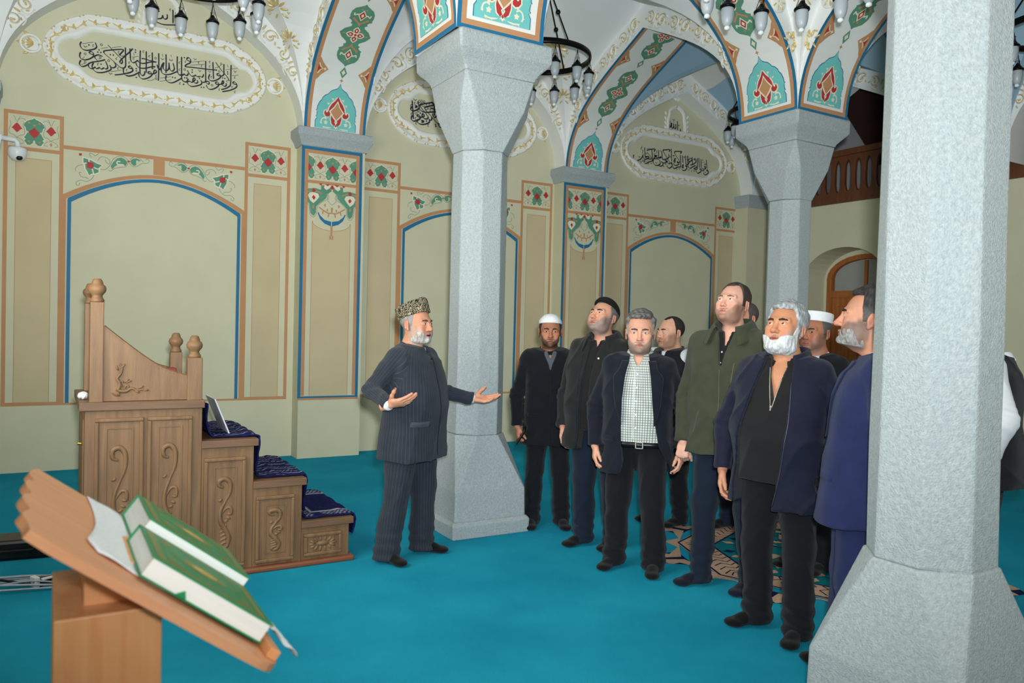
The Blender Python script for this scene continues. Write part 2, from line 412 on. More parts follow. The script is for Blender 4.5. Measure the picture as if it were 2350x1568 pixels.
# ---- arches
class Arch:
    """pointed arch; along = 'x' or 'y'; a0..a1 the clear span, t0..t1 its width across"""
    def __init__(s, along, a0, a1, t0, t1, label, bands=(1, 1), feet=(0, 0)):
        s.al, s.c, s.w, s.t0, s.t1 = along, (a0 + a1) / 2, (a1 - a0) / 2, t0, t1
        I, E = intr(s.w), extr(s.w); n = len(I); V = []; Fc = []
        P = lambda a, t, z: (s.c + a, t, SPR + z) if along == 'x' else (t, s.c + a, SPR + z)
        s.P = P
        for a, z in I: V += [P(a, t0, z), P(a, t1, z)]
        for a, z in E: V += [P(a, t0, z), P(a, t1, z)]
        o = 2 * n; m = []
        for i in range(n - 1):
            Fc.append((2 * i, 2 * i + 2, 2 * i + 3, 2 * i + 1)); m.append(0)
            Fc.append((2 * i, o + 2 * i, o + 2 * i + 2, 2 * i + 2)); m.append(1)
            Fc.append((2 * i + 1, 2 * i + 3, o + 2 * i + 3, o + 2 * i + 1)); m.append(1)
        s.o = pyobj('arch', V, Fc, [M_soffit, M_white]); s.o.data.polygons.foreach_set('material_index', m)
        tag(s.o, label, kind='structure')
        # arc length table of the intrados
        D = [0.0]
        for i in range(1, n): D.append(D[-1] + math.hypot(I[i][0] - I[i - 1][0], I[i][1] - I[i - 1][1]))
        s.I, s.E, s.D, s.len = I, E, D, D[-1]
    def soffit(s, end):
        """map (u across, v along the intrados from foot `end` 0/1, d proud)"""
        def fn(u, v, d):
            q = v if end == 0 else s.len - v
            q = max(0, min(s.len, q)); i = 0
            while i < len(s.D) - 2 and s.D[i + 1] < q: i += 1
            t = (q - s.D[i]) / (s.D[i + 1] - s.D[i])
            a0, a1 = s.I[i], s.I[i + 1]; dx, dz = a1[0] - a0[0], a1[1] - a0[1]; l = math.hypot(dx, dz)
            a = a0[0] + dx * t + dz / l * d; z = a0[1] + dz * t - dx / l * d
            return s.P(a, (s.t0 + s.t1) / 2 + u, z)
        return fn
ARCH = {}
def arch(key, *a, **k): ARCH[key] = Arch(*a, **k)
W3 = ('first', 'middle', 'third')
for j, Y in enumerate((Y1, Y2)):
    for i, (a, b) in enumerate(XB): arch(('x', i, j), 'x', a, b, Y - HW, Y + HW, 'painted pointed arch between columns along the hall')
for i, X in enumerate((X1, X2)):
    for j, (a, b) in enumerate(YB): arch(('y', i, j), 'y', a, b, X - HW, X + HW, 'painted pointed arch across the aisle')
for i, (a, b) in enumerate(XB): arch(('n', i), 'x', a, b, YP, YW, 'white wall arch with scroll relief over painted wall')
for j, (a, b) in enumerate(YB): arch(('e', j), 'y', a, b, XP, XE, 'white arch in front of the wooden gallery')
# ---- vaults
def vault(i, j):
    (xa, xb), (ya, yb) = XB[i], YB[j]; n = 14
    ex = extr((xb - xa) / 2, n); ey = extr((yb - ya) / 2, n); cx, cy = (xa + xb) / 2, (ya + yb) / 2
    N = len(ex); V = []; Fc = []
    for p, (x, z) in enumerate(ex):
        for q, (y, zz) in enumerate(ey): V.append((cx + x, cy + y, SPR + max(z, zz)))
    for p in range(N - 1):
        for q in range(N - 1):
            a, b, c, d = p * N + q, (p + 1) * N + q, (p + 1) * N + q + 1, p * N + q + 1
            if (p < n) == (q < n): Fc += [(a, c, b), (a, d, c)]
            else: Fc += [(a, d, b), (b, d, c)]
    m = M_vault if i < 2 else vault_blue()
    return V, Fc, m
def vault_blue():
    """cream vault whose lower part is painted sky blue up to a wavy edge"""
    if 'vault_blue' in MATS: return MATS['vault_blue']
    m = mat('vault_blue', (222, 222, 216), 0.75, 0.03, 2); N = m.node_tree.nodes; L = m.node_tree.links
    b = N['Principled BSDF']; old = b.inputs['Base Color'].links[0].from_socket
    tc = N.new('ShaderNodeTexCoord'); sp = N.new('ShaderNodeSeparateXYZ'); L.new(tc.outputs['Object'], sp.inputs[0])
    nz = N.new('ShaderNodeTexNoise'); nz.inputs['Scale'].default_value = 1.2; L.new(tc.outputs['Object'], nz.inputs['Vector'])
    ad = N.new('ShaderNodeMath'); ad.operation = 'MULTIPLY_ADD'; ad.inputs[1].default_value = 0.35; L.new(nz.outputs[0], ad.inputs[0]); L.new(sp.outputs[2], ad.inputs[2])
    lt = N.new('ShaderNodeMath'); lt.operation = 'LESS_THAN'; lt.inputs[1].default_value = 5.50; L.new(ad.outputs[0], lt.inputs[0])
    mx = N.new('ShaderNodeMix'); mx.data_type = 'RGBA'; L.new(lt.outputs[0], mx.inputs['Factor']); L.new(old, mx.inputs[6]); mx.inputs[7].default_value = (*lin((160, 192, 214)), 1)
    L.new(mx.outputs[2], b.inputs['Base Color']); return m
ceil = empty('ceiling'); tag(ceil, 'white pointed groin vaults over nine bays', kind='structure')
for i in range(3):
    for j in range(3):
        V, Fc, m = vault(i, j); pyobj('vault', V, Fc, m, ceil)
# ---- end wall with the niche, door and gallery
def onEnd(y0, y1, z0, z1, x0=XE, x1=XE + 0.5): return ((x0, y0, z0), (x1, y1, z1))
NY0, NY1, NZ, NR = 6.82, 8.20, 2.42, 0.0      # door niche
we = MB()
we.box(*onEnd(NY1, YW + 0.3, 0, 3.55)); we.box(*onEnd(-2.2, NY0, 0, 3.55))
# arched head of the niche
cyy = (NY0 + NY1) / 2; hw = (NY1 - NY0) / 2; ah = 0.47; n = 16
arc = [(cyy + hw * math.cos(PI * k / n), NZ + ah * math.sin(PI * k / n)) for k in range(n + 1)]
for k in range(n):
    (ya, za), (yb, zb) = arc[k], arc[k + 1]
    V = [(XE, ya, za), (XE, yb, zb), (XE, yb, 3.55), (XE, ya, 3.55), (XE + 0.5, ya, za), (XE + 0.5, yb, zb), (XE + 0.5, yb, 3.55), (XE + 0.5, ya, 3.55)]
    we.add(V, [(0, 1, 2, 3), (0, 4, 5, 1), (4, 7, 6, 5)])
we.box((XE + 0.5, NY0 - 0.1, 0), (XE + 0.56, NY1 + 0.1, 3.2))
we = we.build('wall_east', M_wall); tag(we, 'cream end wall with arched door niche under the gallery', kind='structure')
M_door = mat('door_pine', (164, 96, 48), 0.45, 0.18, 3.0, 0.1, 40, stretch=(9, 9, 0.8))
M_pane = mat('frosted_pane', (150, 152, 146), 0.25, 0.04, 6)
dr = empty('door_1', (XE + 0.44, cyy - 0.10, 0)); tag(dr, 'brown wooden arched double door in the end wall niche', kind='structure')
DW = 0.66; DZ = 2.16
def dmap(u, v, d): return (-d, u, v)
outer = [(-DW, 0), (-DW, 2.45)] + [(-DW * math.cos(PI * k / 14), 2.45 + 0.36 * math.sin(PI * k / 14)) for k in range(1, 14)] + [(DW, 2.45), (DW, 0)]
fr = MB()
path = [(-0.05, u, v) for u, v in outer]
for (u0, v0), (u1, v1) in zip(outer[:-1], outer[1:]):
    iu0, iv0, iu1, iv1 = u0 * 0.87, min(v0, 2.45 + (v0 - 2.45) * 0.8) if v0 > 2.45 else v0, u1 * 0.87, 2.45 + (v1 - 2.45) * 0.8 if v1 > 2.45 else v1
    fr.prism([(u0, v0), (u1, v1), (iu1, iv1), (iu0, iv0)], dmap, -0.04, 0.05)
fr.box((-0.05, -DW * 0.87, DZ), (0.04, DW * 0.87, DZ + 0.10)); fr.build('door_frame', M_door, dr)
for s in (-1, 1):
    lf = MB().box((-0.015, min(0, s * 0.57), 0.01), (0.03, max(0, s * 0.57), DZ)).build('door_leaf', M_door, dr)
    for z0, z1 in ((0.15, 0.85), (1.0, 2.02)): MB().box((-0.035, min(s * 0.1, s * 0.48), z0), (-0.012, max(s * 0.1, s * 0.48), z1), 0.01).build('door_panel', M_door, lf)
MB().box((-0.02, -0.025, DZ + 0.08), (0.03, 0.025, 2.72)).build('mullion', M_door, dr)
for s in (-1, 1):
    g = [(s * 0.03, DZ + 0.1), (s * 0.55, DZ + 0.1), (s * 0.55, 2.46)] + [(s * 0.55 * math.cos(PI / 2 * k / 6), 2.46 + 0.27 * math.sin(PI / 2 * k / 6)) for k in range(1, 6)] + [(s * 0.03, 2.72)]
    MB().prism(g, dmap, -0.012, 0.0).build('fanlight_pane', M_pane, dr)
# gallery
M_rail = mat('gallery_wood', (100, 58, 32), 0.5, 0.2, 4, 0.1, 30, stretch=(6, 6, 1))
M_dark = mat('gallery_roof_wood', (58, 30, 26), 0.7, 0.15, 3)
M_grey = mat('gallery_plaster', (150, 152, 150), 0.8, 0.03, 3)
gal = MB().box((XE + 0.52, -2.2, 3.38), (XE + 2.2, YW + 0.3, 3.55)).box((XE + 2.2, -2.2, 3.3), (XE + 2.4, YW + 0.3, 6.8)).build('wall_gallery', M_grey); tag(gal, 'dim grey gallery back wall above the end wall', kind='structure')
V = [(XE + 0.02, 2.2, 6.4), (XE + 2.2, 2.2, 4.55), (XE + 2.2, 8.5, 4.55), (XE + 0.02, 8.5, 6.4), (XE + 0.02, 2.2, 6.55), (XE + 2.3, 2.2, 4.7), (XE + 2.3, 8.5, 4.7), (XE + 0.02, 8.5, 6.55)]
tag(pyobj('ceiling_gallery', V, [(0, 1, 2, 3), (4, 7, 6, 5), (0, 4, 5, 1), (3, 2, 6, 7), (0, 3, 7, 4), (1, 5, 6, 2)], M_dark), 'dark brown sloping boards over the gallery', kind='structure')
bal = empty('gallery_balustrade', (XE + 0.02, 0, 3.55)); tag(bal, 'brown wooden gallery balustrade with arched openings between posts', 'balustrade')
MB().box((-0.06, -1.6, 0.0), (0.04, YP, 0.14)).build('bottom_rail', M_rail, bal)
MB().box((-0.07, -1.6, 0.70), (0.05, YP, 0.79), 0.01).build('top_rail', M_rail, bal)
# each picket: a board slotted so that two neighbours leave a pointed-oval opening
hp = 0.172; pk = [(-hp / 2, 0.12), (hp / 2, 0.12)]
side = [(0.16, 0.0), (0.20, 0.035), (0.28, 0.05), (0.45, 0.052), (0.56, 0.045), (0.61, 0.03), (0.645, 0.0)]
poly = [(-hp / 2, 0.12), (hp / 2, 0.12)] + [(hp / 2 - c, z) for z, c in side] + [(hp / 2, 0.72), (-hp / 2, 0.72)] + [(-hp / 2 + c, z) for z, c in side[::-1]]
V2, F2 = fill(poly); n = len(poly)
pm = MB(); pm.add([(-0.03, u, v) for u, v in V2], F2); pm.add([(0.015, u, v) for u, v in V2], [f[::-1] for f in F2])
pm.add([(-0.03, u, v) for u, v in poly] + [(0.015, u, v) for u, v in poly], [(i, n + i, n + (i + 1) % n, (i + 1) % n) for i in range(n)])
y = 8.75; first = None
while y > 3.2:
    if first is None: first = pm.build('picket', M_rail, bal); first.location = (0, y, 0)
    else: inst('picket', first.data, bal, Matrix.Translation((0, y, 0)))
    y -= hp
# white pipe in the far corner
tag(MB().tube([(10.12, 8.84, 0.0), (10.12, 8.84, 3.58)], 0.022, 10).build('pipe', mat('white_pvc', (225, 228, 228), 0.4)), 'thin white vertical pipe in the far corner by the stone capped pilaster', 'pipe')
# unseen walls behind the photographer; their window openings are added for the fill light
ww = MB()
for y0, y1, z0, z1 in ((-2.2, 2.2, 0, 6.6), (4.8, 9.4, 0, 6.6), (2.2, 4.8, 0, 1.1), (2.2, 4.8, 4.1, 6.6)): ww.box((-1.2, y0, z0), (-0.9, y1, z1))
ww = ww.build('wall_west', M_wall); tag(ww, 'cream wall with an added tall window opening behind the photographer', kind='structure')
ws = MB()
for x0, x1, z0, z1 in ((-1.2, -0.1, 0, 6.6), (2.1, 3.5, 0, 6.6), (5.7, 12.4, 0, 6.6), (-0.1, 2.1, 0, 1.1), (3.5, 5.7, 0, 1.1), (-0.1, 2.1, 4.1, 6.6), (3.5, 5.7, 4.1, 6.6)): ws.box((x0, -2.2, z0), (x1, -1.9, z1))
ws = ws.build('wall_south', M_wall); tag(ws, 'cream wall with two added tall window openings behind the photographer', kind='structure')

# ---------------------------------------------------------------- stone columns
def column(x, y, label):
    o = empty('stone_column', (x, y, 0)); tag(o, label, 'column', 'grey stone columns')
    rs = random.Random(int(x * 100 + y * 10))
    def ring(half, cut, z):
        h, c = half, cut; return [(h, -h + c, z), (h, h - c, z), (h - c, h, z), (-h + c, h, z), (-h, h - c, z), (-h, -h + c, z), (-h + c, -h, z), (h - c, -h, z)]
    def rough(obj, sub=0.035, amp=0.004):
        me = obj.data; bm = bmesh.new(); bm.from_mesh(me)
        bmesh.ops.bevel(bm, geom=[e for e in bm.edges if e.calc_face_angle(0) > 0.15], offset=0.009, segments=2, affect='EDGES', profile=0.6)
        for v in bm.verts:
            p = v.co + obj.location; n = math.sin(p.x * 31 + p.z * 17 + x) + math.sin(p.y * 37 - p.z * 23 + y) + math.sin(p.z * 41 + p.x * 29)
            v.co += v.normal * amp * 0.4 * n
        bm.to_mesh(me); bm.free()
    def sect(name, rings, seg=1):
        V = []; R = []
        for a, b in zip(rings[:-1], rings[1:]):
            for k in range(seg): R.append([tuple(p[i] + (q[i] - p[i]) * k / seg for i in range(3)) for p, q in zip(a, b)])
        R.append(rings[-1])
        for r in R: V += r
        Fc = [tuple(reversed(range(8))), tuple(range(len(V) - 8, len(V)))]
        for i in range(len(R) - 1): Fc += [(i * 8 + k, i * 8 + (k + 1) % 8, i * 8 + 8 + (k + 1) % 8, i * 8 + 8 + k) for k in range(8)]
        b = pyobj(name, V, Fc, M_stone, o); rough(b); return b
    T = 0.585
    sect('plinth', [ring(0.328, 0.012, 0.0), ring(0.332, 0.012, 0.10), ring(0.312, 0.012, 0.125)])
    sect('base', [ring(0.304, 0.012, 0.12), ring(0.304, 0.014, 0.34), ring(0.215, 0.215 * T, 0.745)])
    sect('shaft', [ring(0.207, 0.207 * T, 0.745), ring(0.197, 0.197 * T, 2.905)], 5)
    sect('capital', [ring(0.203, 0.203 * T, 2.905), ring(0.290, 0.085, 3.20), ring(0.298, 0.012, 3.445)])
    sect('abacus', [ring(0.302, 0.012, 3.445), ring(0.306, 0.012, 3.47), ring(0.330, 0.012, 3.505), ring(0.372, 0.012, 3.548), ring(0.392, 0.012, 3.575), ring(0.395, 0.012, 3.695), ring(0.390, 0.012, 3.702)])
    return o
column(X1 + 0.05, Y2, 'grey stone column beside the man in the fur hat')
column(X1 + 0.06, Y1 + 0.01, 'large near grey stone column at right edge of the photo')
column(X2, Y2, 'far grey stone column in front of the wooden door')
column(X2, Y1, 'grey stone column farther right than the near column')
# ---------------------------------------------------------------- brushed inscriptions: pen strokes in millimetres on the wall
SCRIPT_BAY1A = '''
T 377 4384 388 4358 390 4339 373 4318 338 4301 301 4289 271 4292 251 4310 242 4337 253 4367
t 259 4347 360 4385
v 288 4323
d 320 4348
c 358 4349
o 434 4373
T 364 4254 329 4264 326 4275 341 4286 358 4276 365 4254 361 4237 329 4208 290 4190 260 4191 242 4210 241 4238 249 4261
o 288 4250
t 262 4194 284 4221
T 470 4228 440 4212 402 4196 360 4182 330 4165 303 4138 271 4119 248 4124 239 4145 250 4181
T 447 4256 414 4265 389 4256 374 4239 382 4221 400 4204
o 424 4243
t 407 4220 430 4233
o 289 4166
t 252 4136 290 4155
d 413 4316
d 402 4291
d 430 4294
T 598 4298 636 4354 628 4364 592 4357 528 4339 464 4317 457 4304 464 4288 516 4250 568 4208 599 4183 625 4172 646 4177 659 4197 660 4241 657 4312 655 4390
T 493 4382 541 4338 593 4288 622 4262 630 4241 620 4216 606 4225 611 4246 624 4265 652 4300 696 4352 724 4392
T 550 4225 568 4191 563 4170 540 4157 520 4165 512 4181
T 520 4168 525 4143 515 4127 480 4106 437 4088 396 4085 368 4102 353 4130 355 4153 365 4175
T 473 4213 484 4189 494 4157 489 4139 474 4133 459 4145
T 459 4142 439 4125 423 4132 418 4143
T 418 4137 396 4121 383 4127 378 4141
T 378 4132 370 4125 350 4113 330 4117 319 4135 319 4149
o 502 4224
c 403 4168
d 432 4174
t 430 4334 494 4357
t 530 4364 617 4392
c 592 4329
w 626 4300
d 516 4288
d 544 4290
c 572 4258
c 588 4161
T 725 4184 690 4186 690 4200 703 4207 719 4194 727 4167 712 4147 660 4121 608 4101 559 4088
T 641 4171 640 4136 650 4112 673 4099 705 4103 749 4124
c 670 4159
c 691 4239
t 523 4113 623 4150
v 521 4092
'''
SCRIPT_BAY1B = '''
T 698 4388 702 4325 705 4280 716 4253 737 4248 758 4264 776 4282
T 776 4279 784 4263 814 4256 851 4265 891 4284 953 4297
T 810 4306 837 4308 877 4302 918 4298 953 4297
t 665 4315 699 4357 725 4394
T 796 4388 795 4286 796 4170 802 4144 816 4129 831 4135 842 4155 839 4178
T 853 4390 855 4268 855 4166
T 911 4390 914 4280 913 4215
T 757 4249 767 4222 791 4206 825 4206 865 4218 905 4237 943 4247
t 943 4247 916 4213
T 720 4181 688 4187 691 4202 706 4205 725 4185 728 4163 707 4141 668 4122
T 668 4102 700 4104 742 4122 791 4160
T 906 4164 877 4161 876 4176 892 4183 909 4170 912 4153 885 4122 848 4100 816 4095 792 4111 786 4130 786 4147
T 911 4162 938 4173 954 4190 951 4208 938 4208 929 4189 927 4168
T 974 4394 976 4292 976 4159 974 4103
T 1045 4397 1048 4305 1048 4199
T 960 4271 967 4240 984 4222 997 4243 1010 4280 1026 4304 1018 4261 1024 4236 1046 4224 1068 4238 1076 4266 1076 4314
T 1077 4293 1087 4242 1109 4230 1128 4250 1128 4276 1116 4316
T 1002 4244 1001 4211 1017 4187 1050 4182 1096 4196 1156 4234
T 1157 4398 1157 4297 1162 4232 1179 4206 1204 4201 1232 4224
T 1232 4222 1240 4211 1261 4212
T 1200 4400 1202 4276 1205 4172 1222 4145 1244 4140 1262 4146
T 1052 4173 1045 4139 1056 4115 1086 4103 1119 4109 1161 4137 1202 4171
d 750 4384
d 750 4360
d 760 4190
d 761 4167
d 762 4099
d 1113 4165
d 1139 4164
d 1234 4182
d 1255 4182
d 1224 4109
c 824 4382
c 882 4344
o 944 4335
t 1008 4394 1014 4364
t 1092 4400 1100 4378
t 732 4346 739 4324
w 1094 4347
v 1010 4337
c 691 4239
c 733 4288
t 717 4302 781 4323
c 1178 4334
c 1179 4259
c 952 4152
o 950 4121
t 867 4085 907 4095 936 4114
t 990 4134 1096 4168
t 991 4100 1102 4137
c 1186 4112
'''
SCRIPT_BAY1C = '''
T 1292 4366 1255 4377 1255 4395 1269 4405 1286 4395 1293 4369 1283 4349 1253 4329 1238 4311 1242 4303 1284 4306 1369 4312 1455 4316 1567 4327
d 1228 4397
T 1445 4405 1446 4311 1448 4191 1440 4174 1420 4167 1405 4174 1399 4188
T 1454 4183 1480 4187 1486 4170 1475 4156 1457 4168 1448 4181
T 1402 4179 1409 4159 1400 4140 1358 4117 1310 4102 1282 4109 1262 4130 1261 4154 1272 4177
T 1520 4407 1524 4326 1530 4224
T 1549 4410 1599 4346 1644 4303 1677 4266 1695 4229
T 1636 4408 1636 4347 1637 4295 1618 4273 1598 4267
T 1601 4270 1568 4270 1568 4286 1583 4291 1600 4276 1601 4255 1572 4225 1523 4200 1488 4204 1478 4229 1490 4268
T 1712 4411 1711 4331 1709 4195 1691 4167 1661 4143 1612 4122
T 1773 4206 1737 4209 1737 4225 1752 4230 1773 4213 1776 4182 1744 4152 1691 4124 1624 4100
T 1660 4202 1665 4181 1649 4163 1626 4171 1616 4191 1628 4223 1637 4213 1631 4190 1608 4180 1582 4172 1553 4173 1555 4192 1573 4195 1585 4173 1573 4146 1530 4114 1493 4103 1467 4118 1455 4143
T 1424 4256 1422 4234 1408 4221 1390 4231
T 1389 4225 1368 4217 1350 4224 1345 4235
T 1346 4232 1331 4220 1308 4213 1285 4227 1259 4267
T 1268 4236 1266 4223 1255 4209 1238 4215 1232 4226
T 1233 4223 1210 4210 1174 4203
T 1360 4180 1369 4161 1357 4147 1338 4146 1317 4164 1323 4192 1337 4197 1340 4180 1326 4162 1304 4146 1286 4158
T 1288 4155 1272 4150 1242 4138 1216 4145 1205 4164
v 1336 4399
t 1303 4364 1430 4401
c 1372 4370
t 1287 4326 1431 4366
c 1404 4341
c 1486 4401
c 1486 4352
t 1670 4409 1681 4380
t 1655 4348 1782 4389
v 1756 4344
t 1724 4295 1792 4316
c 1752 4280
o 1607 4403
t 1538 4344 1576 4363 1604 4389
d 1309 4281
d 1309 4255
v 1385 4283
v 1488 4293
c 1505 4240
o 1588 4317
d 1676 4327
d 1678 4306
d 1624 4252
d 1648 4251
d 1234 4182
d 1258 4184
d 1385 4203
d 1405 4110
d 1431 4113
o 1515 4153
c 1590 4119
c 1755 4121
c 1726 4170
c 1670 4225
d 1224 4111
c 1186 4113
o 1233 4271
c 1238 4356
'''
SCRIPT_BAY3 = '''
T 7656 4216 7638 4173 7599 4132 7534 4108 7487 4122 7469 4155 7475 4187
T 7679 4322 7689 4226 7698 4165
T 7657 4185 7672 4151 7719 4152 7771 4185 7757 4199 7704 4184 7745 4166 7792 4162 7812 4170 7805 4200 7721 4264
T 7724 4285 7800 4311 7888 4325 7862 4285
T 7817 4321 7834 4219 7834 4142 7787 4125 7741 4098 7701 4083 7680 4106 7692 4134
T 7864 4234 7933 4232 7879 4217 7941 4202 8002 4210 8008 4227 7975 4207
T 7906 4224 7866 4182 7855 4129 7883 4091 7938 4085 7992 4115 7983 4166 7934 4186 7873 4178
T 7950 4318 7961 4210
T 8019 4317 8034 4194
T 8164 4326 8184 4350 8170 4359 8108 4345 8043 4325 8111 4246 8177 4175 8185 4150 8157 4141 8121 4168 8086 4179 8142 4176 8088 4143 8032 4141 8025 4156 8054 4118 8014 4084 7966 4086
T 8159 4289 8167 4243 8113 4204 8037 4189
T 8208 4374 8226 4182
T 8234 4141 8206 4148 8226 4166 8238 4120 8194 4078 8145 4082 8134 4112
T 8397 4326 8424 4361 8388 4359 8276 4336 8335 4259 8387 4208 8374 4185 8338 4180 8345 4197 8375 4164 8326 4137 8277 4136 8265 4166
T 8398 4305 8411 4137 8348 4113 8300 4086 8265 4081 8256 4112
T 8258 4249 8295 4212 8289 4179 8267 4192 8308 4245
T 8440 4305 8459 4191
T 8505 4308 8520 4182
T 8544 4314 8569 4141
T 8601 4252 8578 4265 8565 4242 8587 4228 8637 4251 8646 4306
T 8594 4229 8581 4201 8539 4174 8509 4186
T 8646 4306 8661 4190
T 8717 4261 8687 4274 8716 4288 8732 4247 8683 4203 8611 4175
T 8453 4169 8469 4123 8441 4114 8447 4141 8474 4166
T 8540 4142 8511 4149 8539 4158 8541 4126 8513 4086 8464 4074 8434 4092
T 8569 4141 8613 4125 8655 4151 8720 4181 8743 4157 8686 4128 8758 4137 8759 4305
T 8788 4308 8809 4160
T 8833 4298 8845 4175
T 8951 4303 8972 4169
T 8942 4166 8912 4184 8933 4197 8942 4166 8891 4148 8838 4174
T 8833 4120 8817 4139 8847 4143 8841 4104 8783 4070 8746 4087 8738 4108
T 8847 4132 8892 4121 8906 4134
T 8996 4129 8966 4131 8980 4149 9004 4113 8968 4071 8916 4065 8900 4095
t 7535 4082 7633 4115
t 7713 4306 7793 4328
t 7850 4250 7924 4275
t 8835 4244 8931 4267
t 7706 4117 7766 4138
v 7585 4166
v 7716 4234
v 7916 4121
v 7815 4100
v 8102 4124
v 8388 4089
v 8698 4092
v 8578 4094
d 7653 4128
d 7653 4113
d 7644 4274
d 8065 4090
d 8250 4275
d 8271 4277
d 8477 4289
d 8481 4276
d 8600 4278
d 8621 4281
d 8870 4287
d 8917 4228
d 8939 4231
d 8937 4100
c 7610 4295
c 7626 4320
c 7642 4243
c 7917 4295
c 7988 4310
c 8195 4251
c 8335 4079
c 8644 4086
c 8570 4298
c 7761 4091
c 7617 4088
'''
SCRIPT_BAY2 = '''
T 3892 4387 3900 4308 3915 4160
T 3965 4388 3984 4341 3997 4296 4029 4273 4075 4269 4136 4279 4242 4304
T 4141 4333 4191 4330 4241 4313
T 3900 4313 3879 4293 3877 4270 3895 4257 3931 4265 3967 4285 3988 4308
T 4174 4387 4177 4407 4149 4402 4072 4378 4011 4354 4002 4336 4043 4289 4091 4246 4116 4214 4107 4193 4077 4185 4049 4195 4030 4217 4041 4244 4057 4238 4058 4216 4033 4201 4003 4196 3966 4201 3969 4218 3993 4217 4009 4191 3994 4167 3955 4144 3919 4133 3892 4145 3885 4172 3902 4202
T 4196 4379 4134 4357 4073 4333 4067 4318 4105 4274 4153 4237 4201 4193 4242 4160 4280 4155 4314 4177
T 4166 4222 4166 4196 4151 4180 4126 4193
T 4126 4190 4136 4175 4133 4152 4103 4130 4048 4111 3999 4111 3971 4132 3970 4168
T 4195 4401 4204 4245
T 4177 4269 4187 4234 4209 4223 4237 4250 4258 4276
T 4264 4147 4275 4117 4303 4113 4334 4132
T 3930 4329 3960 4329 3957 4317 3930 4304
T 4019 4157 4056 4157 4047 4141 4023 4135
t 3953 4358 3986 4375 4016 4394
t 3993 4361 4029 4379 4053 4395
t 3923 4233 3956 4247 3983 4265
t 3932 4221 3971 4236
o 4019 4400
o 4055 4398
o 3981 4271
d 4006 4247
d 4094 4161
d 4221 4134
d 4226 4112
v 3931 4398
v 4042 4339
c 3927 4357
c 3984 4394
c 3877 4320
c 3887 4219
c 3941 4172
c 3952 4112
c 4117 4110
c 4091 4364
c 4128 4373
c 4142 4305
o 4113 4326
t 4062 4289 4089 4305 4111 4317
'''
SCRIPT_GOD3 = '''
T 8123 4803 8135 4736 8146 4680 8178 4661 8247 4655 8329 4657 8375 4667 8388 4686 8382 4709
T 8318 4816 8328 4677
T 8161 4747 8168 4701 8185 4714 8193 4752 8206 4768 8204 4706 8223 4692 8244 4716 8242 4770
T 8246 4736 8259 4697 8277 4693 8290 4709 8284 4766
d 8243 4622
d 8269 4620
d 8350 4754
c 8176 4780
c 8246 4805
t 8209 4816 8267 4839
'''
SCRIPT_GOD1 = '''
T 903 4861 915 4791 924 4740 946 4722 976 4712 1025 4707 1114 4724 1159 4736 1173 4755 1165 4780
T 1106 4884 1108 4816 1108 4741
T 958 4847 972 4840 956 4831 942 4819 939 4787 945 4762 964 4757 999 4772 1006 4802 1017 4772 1038 4769 1052 4788 1050 4822
t 1128 4778 1162 4795
t 925 4874 934 4847
v 1138 4820
c 1139 4757
c 1134 4854
c 961 4874
c 1078 4878
'''
# motifs traced from the painted wall, millimetres from the bay or pilaster axis
SPANDREL = '''
green -713 3196 -668 3186 -636 3179 -590 3153 -540 3141 -568 3107 -571 3059 -602 3045 -634 3039 -659 3020 -673 3058 -691 3084 -695 3127 -709 3141
green -461 3141 -436 3188 -401 3229 -364 3242 -328 3227 -305 3197 -323 3158 -342 3176 -385 3175 -421 3142 -446 3110
green -280 3217 -254 3244 -217 3253 -176 3232 -198 3225 -217 3235 -224 3220 -220 3184 -242 3170 -268 3190
ivoryL -713 3200 -668 3190 -636 3183 -590 3157 -536 3141 -564 3108 -567 3059 -602 3041 -634 3035 -658 3016 -677 3058 -694 3084 -698 3127 -713 3141 -715 3196
ivory -661 3189 -658 3152
ivory -707 3138 -678 3145
ivory -616 3109 -585 3097 -557 3096
ivory -630 3094 -615 3042
ivory -371 3197 -396 3198 -403 3180 -389 3166 -341 3168
red -678 3163 -643 3154 -621 3154 -614 3114 -631 3091 -674 3098 -676 3134
red -750 3235 -724 3238 -724 3215 -748 3211
red -311 3209 -294 3221 -278 3211 -294 3199
line -636 3206 -651 3228 -654 3248 -623 3244 -605 3227 -570 3259
line -576 3186 -562 3216 -534 3228 -498 3221 -469 3196 -472 3164 -494 3169 -515 3202
line -553 3097 -514 3098 -479 3131 -458 3169 -433 3221 -379 3256 -335 3250 -298 3222
line -478 3098 -460 3089 -424 3121 -370 3140 -323 3150 -298 3194
line -290 3199 -268 3173 -238 3161 -201 3178 -164 3207 -120 3213 -97 3236 -113 3259 -135 3244
line -280 3233 -247 3262 -210 3263 -169 3239 -150 3221
line -774 3050 -778 3081 -754 3108 -716 3125
line -658 2985 -690 2997 -725 3001 -742 3026 -746 3042 -725 3040
line -613 3030 -633 2987 -679 2958 -731 2964 -769 2940 -769 2912 -748 2911 -738 2936
'''
